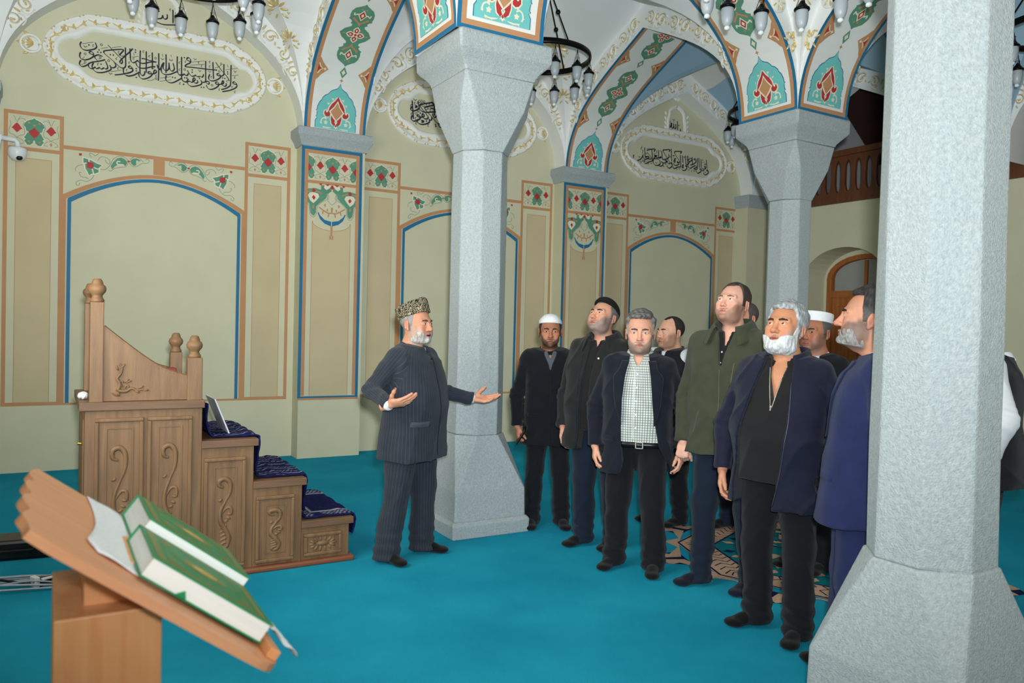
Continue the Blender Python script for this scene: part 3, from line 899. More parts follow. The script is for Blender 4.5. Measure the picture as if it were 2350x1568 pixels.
PENDANT = '''
green -6 3102 -15 3127 -39 3150 -103 3154 -129 3151 -132 3099 -203 3113 -298 3095 -306 2949 -265 2931 -249 2824 -215 2790 -186 2830 -183 2903 -147 2943 -103 2977 -66 3011 -59 3056
ivory -282 3024 -261 3056 -220 3064 -164 3052 -149 3017 -185 2969 -218 2936 -259 2969
ivory -91 3155 -24 3163 -31 3125 -68 3103 -98 3125
red -237 3004 -216 3031 -193 3005 -211 2973
red -239 3080 -216 3112 -193 3085 -215 3057
red -23 3133 -5 3165 18 3138 -4 3113
red -84 3167 -24 3174 -54 3148
red -159 3169 -114 3171 -136 3146
tan -231 2891 -220 2929 -206 2894 -216 2871
tanR -297 3066 -239 3073
tanR -194 3078 -157 3071 -119 3053
tanR -154 2899 -101 2867 -47 2839 -2 2840
tanR -75 2910 -87 2928 -72 2936
tanR -2 2847 -5 2906
tanR -100 2860 -111 2822
tanR -36 2837 -43 2792
tanR -55 2857 -52 2887
blue -167 2831 -136 2761 -82 2714 -6 2688 -4 2742 -83 2758 -137 2805 -156 2840
line -6 3098 -52 3056 -58 2997 -103 2970 -147 2932 -172 2897 -178 2830 -214 2776 -256 2816 -272 2916 -306 2935
line -2 2936 -50 2983 -36 3021 -52 3056
tanR -6 2691 -4 2625 -4 2580
tan -23 2579 -4 2584 -3 2536 -24 2534
'''
# ---------------------------------------------------------------- painted and moulded ornament
PM = {'green': M_green, 'ivory': M_ivory, 'red': M_red, 'tan': M_tan, 'line': M_line, 'blue': M_blue, 'teal': M_teal}
def sym(half):
    """closed outline from its right half, listed from the top of the axis to the bottom"""
    return half + [(-u, v) for u, v in half[::-1] if abs(u) > 1e-6]
def parse(txt):
    for ln in txt.strip().split('\n'):
        a = ln.split(); n = [float(q) / 1000 for q in a[1:]]; yield a[0], list(zip(n[::2], n[1::2]))
class Layers:
    """collects painted shapes by colour and lays them on a surface as thin coats"""
    def __init__(s): s.L = []
    def add(s, col, polys, lv=1): s.L.append((col, polys, lv)); return s
    def lay(s, fn, parent, name='painted_motif', step=None, base=0.0):
        by = {}
        for c, p, lv in s.L: by.setdefault((lv, c), []).extend(p)
        for (lv, c) in sorted(by): paint(name, by[(lv, c)], fn, PM[c], parent, base + 0.0012 * lv, step)
def star(c, r, n=4, a0=0.0, k=0.45): return [(c[0] + (r if i % 2 == 0 else r * k) * math.cos(a0 + PI * i / n), c[1] + (r if i % 2 == 0 else r * k) * math.sin(a0 + PI * i / n)) for i in range(2 * n)]
def disc(c, r, n=10): return [(c[0] + r * math.cos(2 * PI * i / n), c[1] + r * math.sin(2 * PI * i / n)) for i in range(n)]
# ---- frieze figure (green arabesque, red diamond and tulips)
FIG = sym([(0, .135), (.012, .122), (.03, .115), (.06, .10), (.083, .075), (.09, .05), (.075, .038), (.068, .005), (.045, -.008), (.06, -.02), (.075, -.05), (.086, -.066), (.07, -.08), (.085, -.10), (.07, -.115), (.06, -.135), (.035, -.135), (.012, -.115), (.008, -.09), (0, -.088)])
TULIP = sym([(0, .055), (.012, .045), (.03, .02), (.045, .0), (.03, -.008), (.012, -.03), (0, -.04)])
def frieze(cu, cv, half=0.225, wide=False):
    L = Layers()
    cl = lambda P: [(max(cu - half, min(cu + half, u)), v) for u, v in P]
    figs = [cu] + ([cu - 0.29, cu + 0.29] if wide else [])
    for fu in figs:
        L.add('ivory', [cl([(fu + u * 1.09, cv + v * 1.06 + 0.001) for u, v in FIG])], 1); L.add('green', [cl([(fu + u, cv + v) for u, v in FIG])], 2)
        rd = sym([(0, .04), (.025, .015), (.048, -.005), (.03, -.035), (0, -.065)]); L.add('red', [cl([(fu + u, cv + v) for u, v in rd])], 3)
        for du, dv in ((-.045, .085), (.045, .085), (0, .062), (-.045, -.10), (.045, -.10)):
            if abs(fu + du - cu) < half - 0.02: L.add('tan', [star((fu + du, cv + dv), .017, 4, .4)], 3)
    for tu in (cu - 0.145, cu + 0.145):
        L.add('red', [[(tu + u, cv + 0.015 + v) for u, v in TULIP]], 3); L.add('tan', [sym([(0, 0.02), (0.012, 0), (0, -0.022)])] and [[(tu + u, cv - 0.11 + v) for u, v in sym([(0, 0.022), (0.012, 0), (0, -0.022)])]], 2)
        for s in (-1, 1):
            for P in ([(0, .075), (.02, .11), (.05, .118), (.075, .10)], [(0, -.075), (.03, -.05), (.06, -.04), (.065, .0), (.05, .05), (.06, .085)], [(0, -.075), (.04, -.09), (.06, -.12), (.03, -.13)], [(.005, .08), (.022, .128), (.035, .135)]):
                q = [(tu + s * u, cv + v) for u, v in P]
                if all(abs(u - cu) <= half for u, v in q): L.add('line', ribbon(crom(q, 4), 0.004), 1)
    return L
# ---- one painted wall bay
def arc_line(c, hw, z0, z1, t, off, n=20):
    """flat-pointed painted arch as a band polygon list"""
    def pt(k, o):
        x = -1 + 2 * k / n; z = z0 + (z1 - z0) * (1 - abs(x) ** 1.9); return (c + x * (hw + o), z + o)
    return [[pt(k, off), pt(k + 1, off), pt(k + 1, off + t), pt(k, off + t)] for k in range(n)]
def wall_bay(c):
    fn = wmap(YW); z0 = 0.665
    A = Layers()
    for s in (-1, 1):
        a, b = (c - 1.395, c - 0.885) if s < 0 else (c + 0.885, c + 1.395)
        A.add('tan', frame4(a, z0, b, 3.585, 0.036)); A.add('tan', [rect(a + .036, 3.20, b - .036, 3.236)])
        m = (a + b) / 2
        paint('painted_panel', [rect(m - 0.15, z0 + 0.02, m + 0.15, 3.125)], fn, M_sand, wn, 0.001)
        A.add('tan', frame4(m - 0.154, z0 + 0.016, m + 0.154, 3.129, 0.005), 2)
        frieze(m, 3.395, 0.215).lay(fn, wn, 'painted_frieze')
    A.add('tan', [rect(c - 0.885, 3.262, c + 0.885, 3.300), rect(c - 0.056, 3.10, c + 0.056, 3.262), rect(c - 0.885, z0, c + 0.885, z0 + 0.022)])
    A.add('tan', arc_line(c, 0.857, 2.765, 3.06, 0.036, 0.0), 2); A.add('blue', arc_line(c, 0.812, 2.735, 3.018, 0.034, 0.0), 3)
    for s in (-1, 1):
        A.add('tan', [rect(min(c + s * .893, c + s * .857), z0, max(c + s * .893, c + s * .857), 2.79)], 3)
        A.add('blue', [rect(min(c + s * .846, c + s * .812), z0 + .02, max(c + s * .846, c + s * .812), 2.76)], 4)
    A.lay(fn, wn, 'painted_band')
    S = Layers()
    for k, P in parse(SPANDREL):
        for flip in (False, True):
            Q = [((c - u if flip else c + u), v) for u, v in P]
            if k == 'ivoryL': S.add('ivory', ribbon(Q + [Q[0]], 0.011), 3)
            elif k == 'ivory': S.add('ivory', ribbon(crom(Q, 4) if len(Q) > 2 else Q, 0.011), 3)
            elif k == 'line': S.add('line', ribbon(crom(Q, 5), 0.005), 1)
            else: S.add(k, [Q], 4 if k == 'red' else 2)
    S.lay(fn, wn, 'painted_spandrel')
BAYC = (0.995, 4.645, 8.292)
for c in BAYC: wall_bay(c)
# ---- painted pilaster
def pilaster_paint(p, x):
    fn = wmap(YP); A = Layers(); a, b = x - 0.36, x + 0.36
    A.add('blue', frame4(a, 0.68, b, 3.582, 0.036)); A.add('tan', frame4(a + .036, 0.682, b - .036, 3.546, 0.04)[1:] + [rect(a, 0.672, b, 0.695)], 2); A.add('tan', [rect(a + .07, 3.165, b - .07, 3.20)])
    A.lay(fn, p, 'painted_band')
    top = [(x - 0.225, 2.735)] + [(x + 0.225 * math.cos(PI * (1 + k / 12)), 2.735 - 0.10 * math.sin(PI * k / 12)) for k in range(1, 12)] + [(x + 0.225, 2.735)]
    paint('painted_panel', [[(x - 0.225, 0.72)] + top + [(x + 0.225, 0.72)]][::1], fn, M_sand, p, 0.001)
    B = Layers(); B.add('tan', ribbon(top, 0.006) + [rect(x - .229, .72, x - .223, 2.735), rect(x + .223, .72, x + .229, 2.735)], 2); B.lay(fn, p, 'painted_line')
    frieze(x, 3.355, 0.283, True).lay(fn, p, 'painted_frieze')
    S = Layers()
    for k, P in parse(PENDANT):
        for flip in (False, True):
            Q = [((x - u if flip else x + u), v) for u, v in P]
            if k == 'line': S.add('line', ribbon(crom(Q, 4), 0.005), 2)
            elif k == 'tanR': S.add('tan', ribbon(crom(Q, 4) if len(Q) > 2 else Q, 0.014), 4)
            else: S.add(k, [Q], {'green': 1, 'ivory': 2, 'red': 3, 'tan': 3, 'blue': 2}[k])
    S.lay(fn, p, 'painted_pendant')
for p, (x, hw) in zip(pil_objs, PIL): pilaster_paint(p, x - 0.02)
# ---- painted arch soffits
MED = sym([(0, .62), (.012, .585), (.026, .56), (.05, .546), (.085, .53), (.11, .50), (.118, .485), (.15, .468), (.175, .44), (.182, .415), (.205, .385), (.222, .34), (.226, .30), (.236, .294), (.223, .284), (.222, .238), (.233, .226), (.216, .214), (.236, .185), (.236, .105), (0, .105)])
def medallion():
    L = Layers()
    L.add('blue', [[(u * 1.03, .105 + (v - .105) * 1.018) for u, v in MED]], 2); L.add('teal', [MED], 3)
    for s in (-1, 1):
        f = lambda P: [(s * u, v) for u, v in P]
        red = [(0, .475), (.03, .425), (.065, .388), (.088, .345), (.097, .305), (.108, .286), (.122, .288), (.126, .31), (.14, .298), (.144, .272), (.127, .248), (.10, .24), (.076, .254), (.07, .285), (.045, .345), (0, .43)]
        L.add('ivory', ribbon(f(red), 0.026), 4); L.add('red', [f(red)], 5)
        drop = [(.010, .205), (.045, .24), (.06, .262), (.063, .22), (.05, .17), (.02, .145), (.004, .165), (.018, .19)]
        L.add('ivory', ribbon(f(drop + [drop[0]]), 0.022), 4); L.add('red', [f(drop)], 5)
        st = crom(f([(0.0, .175), (.03, .14), (.075, .120), (.13, .122), (.168, .155), (.168, .20), (.14, .222), (.112, .21)]), 5)
        L.add('ivory', ribbon(st, 0.013), 4); L.add('ivory', [star((s * .118, .175), .026, 5, .3, .6)], 4)
        for q, a in (((.175, .17), 0), ((.14, .118), -1), ((.09, .118), -1.4), ((.125, .225), .4)): L.add('ivory', [star((s * q[0], q[1]), .016, 3, a, .35)], 4)
        for q in ((.06, .44), (.105, .385), (.12, .235)): L.add('ivory', [star((s * q[0], q[1]), .02, 3, .8, .4)], 4)
    dia = sym([(0, .405), (.03, .352), (.072, .302), (.046, .266), (0, .212)])
    L.add('ivory', [[(u * 1.25, .305 + (v - .305) * 1.16) for u, v in dia]], 6); L.add('tan', [dia], 7)
    L.add('ivory', [sym([(0, .16), (.012, .14), (.03, .125), (.012, .128), (0, .112)])], 6); L.add('red', [sym([(0, .165), (.012, .15), (0, .132)])], 7)
    return L
CH = [(0, 0), (.02, .022), (.05, .04), (.10, .07), (.125, .115), (.13, .165), (.122, .20), (.132, .215), (.10, .232), (.085, .25), (.095, .272), (.07, .285), (.074, .31), (.10, .328), (.135, .352), (.175, .41)]
CHAIN = sym([(u, .82 - v) for u, v in CH] + [(u, v) for u, v in CH[::-1][1:]])
def chain(v0, part=1.0):
    L = Layers(); T = lambda P: [(u, v0 + v) for u, v in P]
    P = CHAIN if part >= 1 else sym([(0.175, .41)] and [(0, .445), (0.175, .41)] + [(u, v) for u, v in CH[::-1][1:]])
    L.add('green', [T(P)], 2)
    for cv, d in ((.15, 1), (.67, -1)):
        if part < 1 and d < 0: continue
        g = lambda P: T([(u, cv + d * v) for u, v in P])
        L.add('ivory', [g(sym([(0, .075), (.045, .005), (.06, 0), (.045, -.005), (0, -.07)]))], 3)
        for s in (-1, 1): L.add('ivory', ribbon(crom(g([(s * .03, -.01), (s * .06, -.005), (s * .085, .01), (s * .09, -.02)]), 4), 0.014), 3); L.add('tan', ribbon(crom(g([(0, .115), (s * .03, .09), (s * .06, .07), (s * .085, .045)]), 4), 0.016, 0.024), 3); L.add('tan', [g([(s * .01, -.075), (s * .035, -.06), (s * .03, -.09)])], 3)
        L.add('red', [g(sym([(0, .055), (.035, 0), (0, -.05)]))], 4); L.add('ivory', [g(sym([(0, .028), (.018, 0), (0, -.025)]))], 5); L.add('tan', [g(star((0, .125), .022, 3, PI / 2))], 3)
    for k in range(4):
        a = PI / 2 * k; rot = lambda P: T([(u * math.cos(a) - v * math.sin(a), .41 + u * math.sin(a) + v * math.cos(a)) for u, v in P])
        L.add('ivory', [rot(sym([(0, .105), (.024, .085), (.04, .06), (.02, .01), (0, 0)]))], 3); L.add('red', [rot(sym([(0, .092), (.026, .058), (.02, .032), (0, .022)]))], 4); L.add('ivory', [rot(sym([(0, .072), (.012, .055), (0, .038)]))], 5)
        if k % 2: L.add('tan', [rot(sym([(0, .14), (.010, .125), (0, .11)]))], 3)
    L.add('red', [T([(0, .43), (.018, .41), (0, .39), (-.018, .41)])], 6)
    return L
def diamond(v0, sc=1.0):
    T = lambda P: [(u * sc, v0 + v * sc) for u, v in P]
    return [('green', [T(sym([(0, .072), (.042, 0), (0, -.068)]))], 2), ('ivory', [T(sym([(0, .038), (.012, .015), (.026, .004), (.012, -.012), (0, -.034)]))], 3)]
def edge_tri(v0):
    out = []
    for s in (-1, 1):
        T = lambda P: [(s * (.292 - u), v0 + v) for u, v in P]
        P = [(0, .135), (.02, .115), (.045, .075), (.075, .045), (.12, 0), (.075, -.045), (.045, -.075), (.02, -.115), (0, -.135)]
        out += [('tan', [T(P)], 2), ('ivory', ribbon(T([(0.008, .062), (.03, .018), (.055, 0), (.03, -.018), (0.008, -.062)]), 0.01), 3), ('red', [T([(0, .045), (.022, .012), (.045, 0), (.022, -.012), (0, -.045)])], 3), ('ivory', [star((s * (.292 - .08), v0), .02, 4, 0, .5)], 3)]
    return out
def soffit_paint(key, ends=(0, 1)):
    A = ARCH[key]; half = A.len / 2
    k = half / 2.28                                             # stretch the pattern to the arch
    L = Layers(); W = HW
    L.add('blue', [rect(-W, 0.0, -W + .034, half), rect(W - .034, 0.0, W, half), rect(-W, 0, W, .035)]); L.add('tan', [rect(-W + .034, 0.035, -W + .074, half), rect(W - .074, .035, W - .034, half), rect(-W + .074, .035, W - .074, .075)])
    M = medallion()
    M.L += diamond(.755) + edge_tri(.76) + diamond(1.76) + edge_tri(1.77); M.L.append(('tan', [star((0, .66), .026, 4, 0, .4), star((0, 1.675 + .02), .012, 4)], 2))
    M.L += chain(.83).L; M.L += [(c, p, l) for c, p, l in chain(1.83, .5).L]
    for c, P, l in M.L:
        if k != 1: P = [[(u, v * k) for u, v in q] for q in P]
        L.add(c, [[(u, min(v, half)) for u, v in q] for q in P], l)
    for e in ends: L.lay(A.soffit(e), A.o, 'painted_soffit_motif', 0.09, 0.001)
for key in (('y', 0, 2), ('y', 1, 2), ('x', 0, 1), ('y', 0, 1), ('x', 1, 1), ('y', 1, 1), ('x', 2, 1)): soffit_paint(key)
# ---- gilded relief
def blob(mb, fn, c, a, l, w, h, n=6):
    """small raised leaf: half ellipsoid at c, pointing along angle a"""
    ca, sa = math.cos(a), math.sin(a); V = []; Fc = []
    for j, (r, z) in enumerate(((1, 0), (.72, .7), (0, 1))):
        m = n if r > 0 else 1
        for i in range(m):
            t = 2 * PI * i / n; u, v = l / 2 * r * math.cos(t), w / 2 * r * math.sin(t); V.append(fn(c[0] + u * ca - v * sa, c[1] + u * sa + v * ca, h * z))
    for i in range(n): Fc += [(i, (i + 1) % n, n + (i + 1) % n, n + i), (n + i, n + (i + 1) % n, 2 * n)]
    mb.smooth = True; mb.add(V, Fc); return mb
def cord(mb, fn, P, r, d=0.0, n=5): mb.smooth = True; mb.tube([fn(u, v, d) for u, v in P], r, n); return mb
def scroll_unit():
    """pair of facing volutes on a stem: white moulding with gilded crest, 0.48 long"""
    mb = MB(); f = lambda u, v, d: (u, v, d)
    for s in (-1, 1):
        sp = spiral((s * .115, .0), .022, .085, PI * .5 if s > 0 else PI * .5, (PI * .5 + s * -2 * PI * 1.15), 20)
        tail = [(s * .20, -.05), (s * .235, -.085)]
        mb.cm = 0; cord(mb, f, sp, [0.013] * 21, 0.002); mb.cm = 1; cord(mb, f, sp, [0.0055] * 21, 0.013, 4)
        mb.cm = 0; cord(mb, f, crom([(s * .03, .0), (s * .015, -.06), (s * .05, -.10), (s * .12, -.10)], 4), 0.010, 0.002)
        for c, a, l, w in (((s * .115, .0), s * .9, .045, .026), ((s * .145, .045), s * .2, .04, .02), ((s * .06, -.055), -s * .8, .045, .018), ((s * .20, -.02), -s * .9, .05, .018)): mb.cm = 1; blob(mb, lambda u, v, d: (u, v, d + .004), c, a, l, w, .014)
    mb.cm = 1; blob(mb, lambda u, v, d: (u, v, d + .004), (0, .03), PI / 2, .09, .026, .014)
    o = mb.build('scroll_ornament', [M_relief, M_gold]); me = o.data; bpy.data.objects.remove(o); return me
def leaf_unit():
    mb = MB(); f = lambda u, v, d: (u, v, d)
    for k in range(8): mb.cm = 1; blob(mb, f, (.075 * math.cos(PI * k / 4), .075 * math.sin(PI * k / 4)), PI * k / 4, .085, .024, .016)
    mb.cm = 0; mb.lathe([(.125, 0), (.12, .006), (.0, .008)], n=16); mb.cm = 1; blob(mb, f, (0, 0), 0, .03, .03, .02)
    o = mb.build('gilded_rosette', [M_relief, M_gold]); me = o.data; bpy.data.objects.remove(o); return me
def palm_unit():
    mb = MB(); f = lambda u, v, d: (u, v, d); mb.cm = 1
    for a, l, r in ((PI / 2, .16, .1), (PI / 2 - .5, .14, .09), (PI / 2 + .5, .14, .09), (PI / 2 - 1.05, .12, .085), (PI / 2 + 1.05, .12, .085), (-.2, .1, .08), (PI + .2, .1, .08)): blob(mb, f, (r * math.cos(a), r * math.sin(a)), a, l, .032, .018)
    for s in (-1, 1): blob(mb, f, (s * .11, -.06), s * .3, .03, .03, .02); blob(mb, f, (s * .05, -.10), -s * .9, .09, .022, .016)
    o = mb.build('gilded_palmette', [M_relief, M_gold]); me = o.data; bpy.data.objects.remove(o); return me
SCR, ROS, PAL = scroll_unit(), leaf_unit(), palm_unit()
def band_ornament(A, side, kind='scroll'):
    """place relief units along the vertical face of an arch; side -1 faces the lower coordinate"""
    n = len(A.I); mid = []
    for (a, z), (b, y) in zip(A.I, A.E): mid.append(((a + b) / 2, (z + y) / 2, math.hypot(a - b, z - y)))
    t = A.t0 if side < 0 else A.t1; eps = -0.002 if side < 0 else 0.002
    D = [0.0]
    for i in range(1, n): D.append(D[-1] + math.hypot(mid[i][0] - mid[i - 1][0], mid[i][1] - mid[i - 1][1]))
    half = D[-1] / 2
    pos = [0.78, 1.20, 1.62, 2.04] if kind == 'scroll' else [0.62, 1.0, 1.5, 2.0]
    for e in (0, 1):
        for k, q in enumerate(pos):
            q = q * half / 2.3; q = q if e == 0 else D[-1] - q; i = 0
            while i < n - 2 and D[i + 1] < q: i += 1
            f = (q - D[i]) / (D[i + 1] - D[i]); a = mid[i][0] + f * (mid[i + 1][0] - mid[i][0]); z = mid[i][1] + f * (mid[i + 1][1] - mid[i][1]); wd = mid[i][2]
            dx, dz = mid[i + 1][0] - mid[i][0], mid[i + 1][1] - mid[i][1]; l = math.hypot(dx, dz); dx /= l; dz /= l
            P = Vector(A.P(a, t + eps, z)); ux = Vector(A.P(a + dx, t + eps, z + dz)) - P; uz = Vector(A.P(a - dz, t + eps, z + dx)) - P
            nn = Vector((0, side, 0)) if A.al == 'x' else Vector((side, 0, 0))
            if ux.cross(uz).dot(nn) < 0: ux = -ux
            s = min(1.0, wd / 0.26) * (0.95 if kind == 'scroll' else 0.85)
            me = SCR if kind == 'scroll' else (PAL if k in (0, 2) else ROS)
            M = Matrix(((ux.x, uz.x, nn.x, P.x), (ux.y, uz.y, nn.y, P.y), (ux.z, uz.z, nn.z, P.z), (0, 0, 0, 1))) @ Matrix.Diagonal((s, s, 1, 1))
            inst(me.name.split('.')[0], me, A.o, M)
for i in range(3): band_ornament(ARCH[('n', i)], -1)
for k in (('y', 0, 2), ('y', 1, 2)): band_ornament(ARCH[k], -1)
band_ornament(ARCH[('e', 2)], -1); band_ornament(ARCH[('e', 1)], -1)
for k in (('x', 0, 1), ('x', 1, 1), ('x', 2, 1)): band_ornament(ARCH[k], 1)
band_ornament(ARCH[('x', 1, 1)], -1, 'leaf'); band_ornament(ARCH[('y', 1, 1)], -1, 'leaf'); band_ornament(ARCH[('x', 2, 1)], -1, 'leaf')
band_ornament(ARCH[('y', 0, 2)], 1); band_ornament(ARCH[('y', 0, 1)], -1, 'leaf'); band_ornament(ARCH[('x', 0, 1)], -1, 'leaf')
# gilded palmettes climbing the vault corners
def corner_palms(i, j, sx, sy, spots=((5, .8), (7, 1.0), (9, 1.15))):
    (xa, xb), (ya, yb) = XB[i], YB[j]; ex = bez((xb - xa) / 2, RISE + BAND, .70, .56, PHI, 14); ey = bez((yb - ya) / 2, RISE + BAND, .70, .56, PHI, 14); cx, cy = (xa + xb) / 2, (ya + yb) / 2
    for k, s in spots:
        P = Vector((cx + sx * ex[k][0], cy + sy * ey[k][0], SPR + ex[k][1])); Q2 = Vector((cx + sx * ex[k + 1][0], cy + sy * ey[k + 1][0], SPR + ex[k + 1][1])); uz = (Q2 - P).normalized()
        n = Vector((-sx, -sy, 0)); n = (n - uz * n.dot(uz)).normalized(); ux = uz.cross(n); P = P + n * .03
        inst('gilded_palmette', PAL, ceil, Matrix(((ux.x, uz.x, n.x, P.x), (ux.y, uz.y, n.y, P.y), (ux.z, uz.z, n.z, P.z), (0, 0, 0, 1))) @ Matrix.Diagonal((s, s, 1, 1)))
for a in ((0, 2, 1, 1), (1, 1, 1, 1), (1, 2, 1, 1), (0, 2, -1, 1)): corner_palms(*a)
# ---- stucco cartouches round the inscriptions
HO = [(0, .41), (.28, .41), (.55, .408), (.70, .395), (.80, .35), (.90, .30), (.99, .225), (1.06, .125), (1.095, 0)]
HI = [(0, .235), (.28, .235), (.55, .235), (.66, .222), (.735, .165), (.80, .125), (.865, .115), (.925, .065), (.945, 0)]
def full(h, n=5):
    h = crom(h, n); q = [(u, -v) for u, v in h[::-1]][1:]; r = h + q; return r + [(-u, v) for u, v in r[::-1]][1:-1]
def ring_relief(name, outer, inner, fn, prof, m, parent):
    n = len(outer); V = []; Fc = []
    for t, d in prof: V += [fn(o[0] + (i[0] - o[0]) * t, o[1] + (i[1] - o[1]) * t, d) for o, i in zip(outer, inner)]
    for j in range(len(prof) - 1): Fc += [(j * n + k, j * n + (k + 1) % n, (j + 1) * n + (k + 1) % n, (j + 1) * n + k) for k in range(n)]
    return pyobj(name, V, Fc, m, parent, True)
def cartouche(c, z, top=True):
    fn0 = wmap(YW); fn = lambda u, v, d: fn0(c + u, z + v, d)
    o = empty('cartouche', (0, 0, 0), parent=wn)
    O, I = full(HO), full(HI)
    ring_relief('stucco_frame', O, I, fn, [(0, 0), (.02, .022), (.10, .034), (.20, .024), (.26, .014), (.62, .014), (.68, .026), (.80, .030), (.92, .02), (1.0, 0)], M_relief, o)
    g = MB(); n = len(O); per = 0.0; nxt = 0.06; sgn = 1; nl = 0.03
    for k in range(n):
        a, b = O[k], O[(k + 1) % n]; i0 = I[k]; l = math.hypot(b[0] - a[0], b[1] - a[1]); an = math.atan2(b[1] - a[1], b[0] - a[0])
        while nxt <= per + l:
            f = (nxt - per) / l; p = (a[0] + (b[0] - a[0]) * f, a[1] + (b[1] - a[1]) * f)
            for s in (-1, 1): blob(g, lambda u, v, d: fn(u, v, d + .02), (p[0] * .985 + s * .017 * math.cos(an), p[1] * .965 + s * .017 * math.sin(an)), an, .030, .022, .018)
            nxt += 0.155
        while nl <= per + l:
            f = (nl - per) / l; m = .44; p = [a[q] + (b[q] - a[q]) * f for q in (0, 1)]; i1 = I[(k + 1) % n]; pi = [i0[q] + (i1[q] - i0[q]) * f for q in (0, 1)]
            w = lambda t: (p[0] + (pi[0] - p[0]) * t, p[1] + (pi[1] - p[1]) * t); ca, sa = math.cos(an), math.sin(an)
            q = [w(.34 if sgn > 0 else .54), w(.46), w(.56 if sgn > 0 else .34)]
            path = [(q[0][0] - .05 * ca, q[0][1] - .05 * sa), q[1], (q[2][0] + .05 * ca, q[2][1] + .05 * sa)]
            cord(g, lambda u, v, d: fn(u, v, d + .014), crom(path, 3), [0.004, .006, .008, .008, .007, .005, .003], 0.002, 4)
            for da, ll in ((.8, .05), (-.8, .05), (0, .06)): blob(g, lambda u, v, d: fn(u, v, d + .014), (q[1][0] + .02 * math.cos(an + sgn * da), q[1][1] + .02 * math.sin(an + sgn * da)), an + sgn * da + (PI / 2 if da == 0 else 0), ll, .016, .012)
            nl += 0.118; sgn = -sgn
        per += l
    # rosettes and the two crowns at the ends
    for s in (-1, 1):
        for u, v in ((.90, .21), (1.02, 0), (.90, -.21)):
            for k in range(4): blob(g, lambda a, b, d: fn(a, b, d + .014), (s * u + .028 * math.cos(PI / 2 * k), v + .028 * math.sin(PI / 2 * k)), PI / 2 * k + PI / 2, .034, .016, .014)
            blob(g, lambda a, b, d: fn(a, b, d + .014), (s * u, v), 0, .018, .018, .014)
        for da in (-.7, -.35, 0, .35, .7): a = (0 if s > 0 else PI) + da * s; blob(g, lambda x, y, d: fn(x, y, d + .02), (s * 1.165 + .035 * math.cos(a), .03 * math.sin(da) * 1.6), a, .075, .018, .014)
        for dv in (-.09, .09, 0): blob(g, lambda x, y, d: fn(x, y, d + .003), (s * (1.27 if dv == 0 else 1.22), dv), s * dv * 6, .09, .03, .014)
        blob(g, fn, (s * 1.11, 0), 0, .05, .03, .024)
        cr = MB(); cr.smooth = True
        C = [(s * 1.19 + .085 * math.cos(2 * PI * k / 20), .085 * math.sin(2 * PI * k / 20)) for k in range(20)]
        cr.tube([fn(u, v, .006) for u, v in C], .014, 6, closed=True)
        blob(cr, fn, (s * 1.18, 0), 0, .13, .13, .02, 12); cr.build('crown_boss', M_relief, o)
    g.build('gilded_relief', M_gold, o)
    if top:
        fo = lambda u, v, d: fn(u, v + .345, d)
        TO = sym([(0, .46), (.03, .455), (.075, .43), (.12, .40), (.165, .35), (.17, .28), (.20, .20), (.205, .02)]); TI = sym([(0, .41), (.03, .385), (.075, .365), (.105, .34), (.125, .30), (.13, .24), (.145, .18), (.15, .02)])
        nn = len(TO); V = []; Fc = []; prof = [(0, 0), (.1, .02), (.45, .03), (.6, .016), (.85, .02), (1, 0)]
        for t, d in prof: V += [fo(a[0] + (b[0] - a[0]) * t, a[1] + (b[1] - a[1]) * t, d) for a, b in zip(TO, TI)]
        for j in range(len(prof) - 1): Fc += [(j * nn + k, j * nn + k + 1, (j + 1) * nn + k + 1, (j + 1) * nn + k) for k in range(nn) if k != nn // 2 - 0 and k < nn - 1 and not (TO[k][1] < .03 and TO[k + 1][1] < .03)]
        pyobj('crest_frame', V, Fc, M_relief, o, True)
        cg = MB()
        for s in (-1, 1):
            for v in (.08, .15, .22, .30): blob(cg, fo, (s * .225, v), PI / 2 - s * .5, .07, .03, .022)
        for da in (-.9, -.45, 0, .45, .9): blob(cg, fo, (.05 * math.sin(da), .52 + .03 * math.cos(da)), PI / 2 - da, .09, .03, .02)
        cg.build('crest_leaves', M_relief, o)
for c in BAYC: cartouche(c + 0.01, 4.26)
# ---- pen strokes
def inscription(name, txts, width, label, sc=1.0):
    fn = wmap(YW); P = []; S = width
    for txt in txts:
        for k, Q in parse(txt):
            if k == 'T': P += ribbon(crom(Q, 5) if len(Q) > 2 else Q, S, S * 0.42, pen=math.radians(-38))
            elif k == 't': P += ribbon(crom(Q, 4) if len(Q) > 2 else Q, S * .30)
            else:
                u, v = Q[0]; r = S * .62
                if k == 'd': P.append([(u - r, v), (u, v - r), (u + r, v), (u, v + r)])
                elif k == 'o': P += ribbon([(u + r * math.cos(2 * PI * i / 8), v + 1.15 * r * math.sin(2 * PI * i / 8)) for i in range(9)], S * .36)
                elif k == 'c': P += ribbon([(u + r * .9, v + r * 1.3), (u - r * .5, v + r * .3), (u - r * .2, v - r), (u + r * .8, v - r)], S * .42)
                elif k == 'v': P += ribbon([(u - r * 1.8, v + r * .9), (u - r * .6, v + r * .3), (u, v - r * .9), (u + r * .6, v + r * .3), (u + r * 1.8, v + r * .7)], S * .4)
                elif k == 'w': P += ribbon([(u - r * 1.6, v + r), (u - r * 1.4, v - r * .8), (u - r * .4, v - r), (u, v + r * .6), (u + r * .3, v - r), (u + r * 1.3, v - r * .8), (u + r * 1.6, v + r)], S * .38)
    o = paint(name, P, fn, M_ink, wn, 0.002); o['label'] = label; return o
inscription('arabic_inscription', (SCRIPT_BAY1A, SCRIPT_BAY1B, SCRIPT_BAY1C), 0.0150, 'black Arabic calligraphy in the nearest wall cartouche')
inscription('arabic_inscription', (SCRIPT_BAY2,), 0.021, 'black Arabic calligraphy partly behind the stone column')
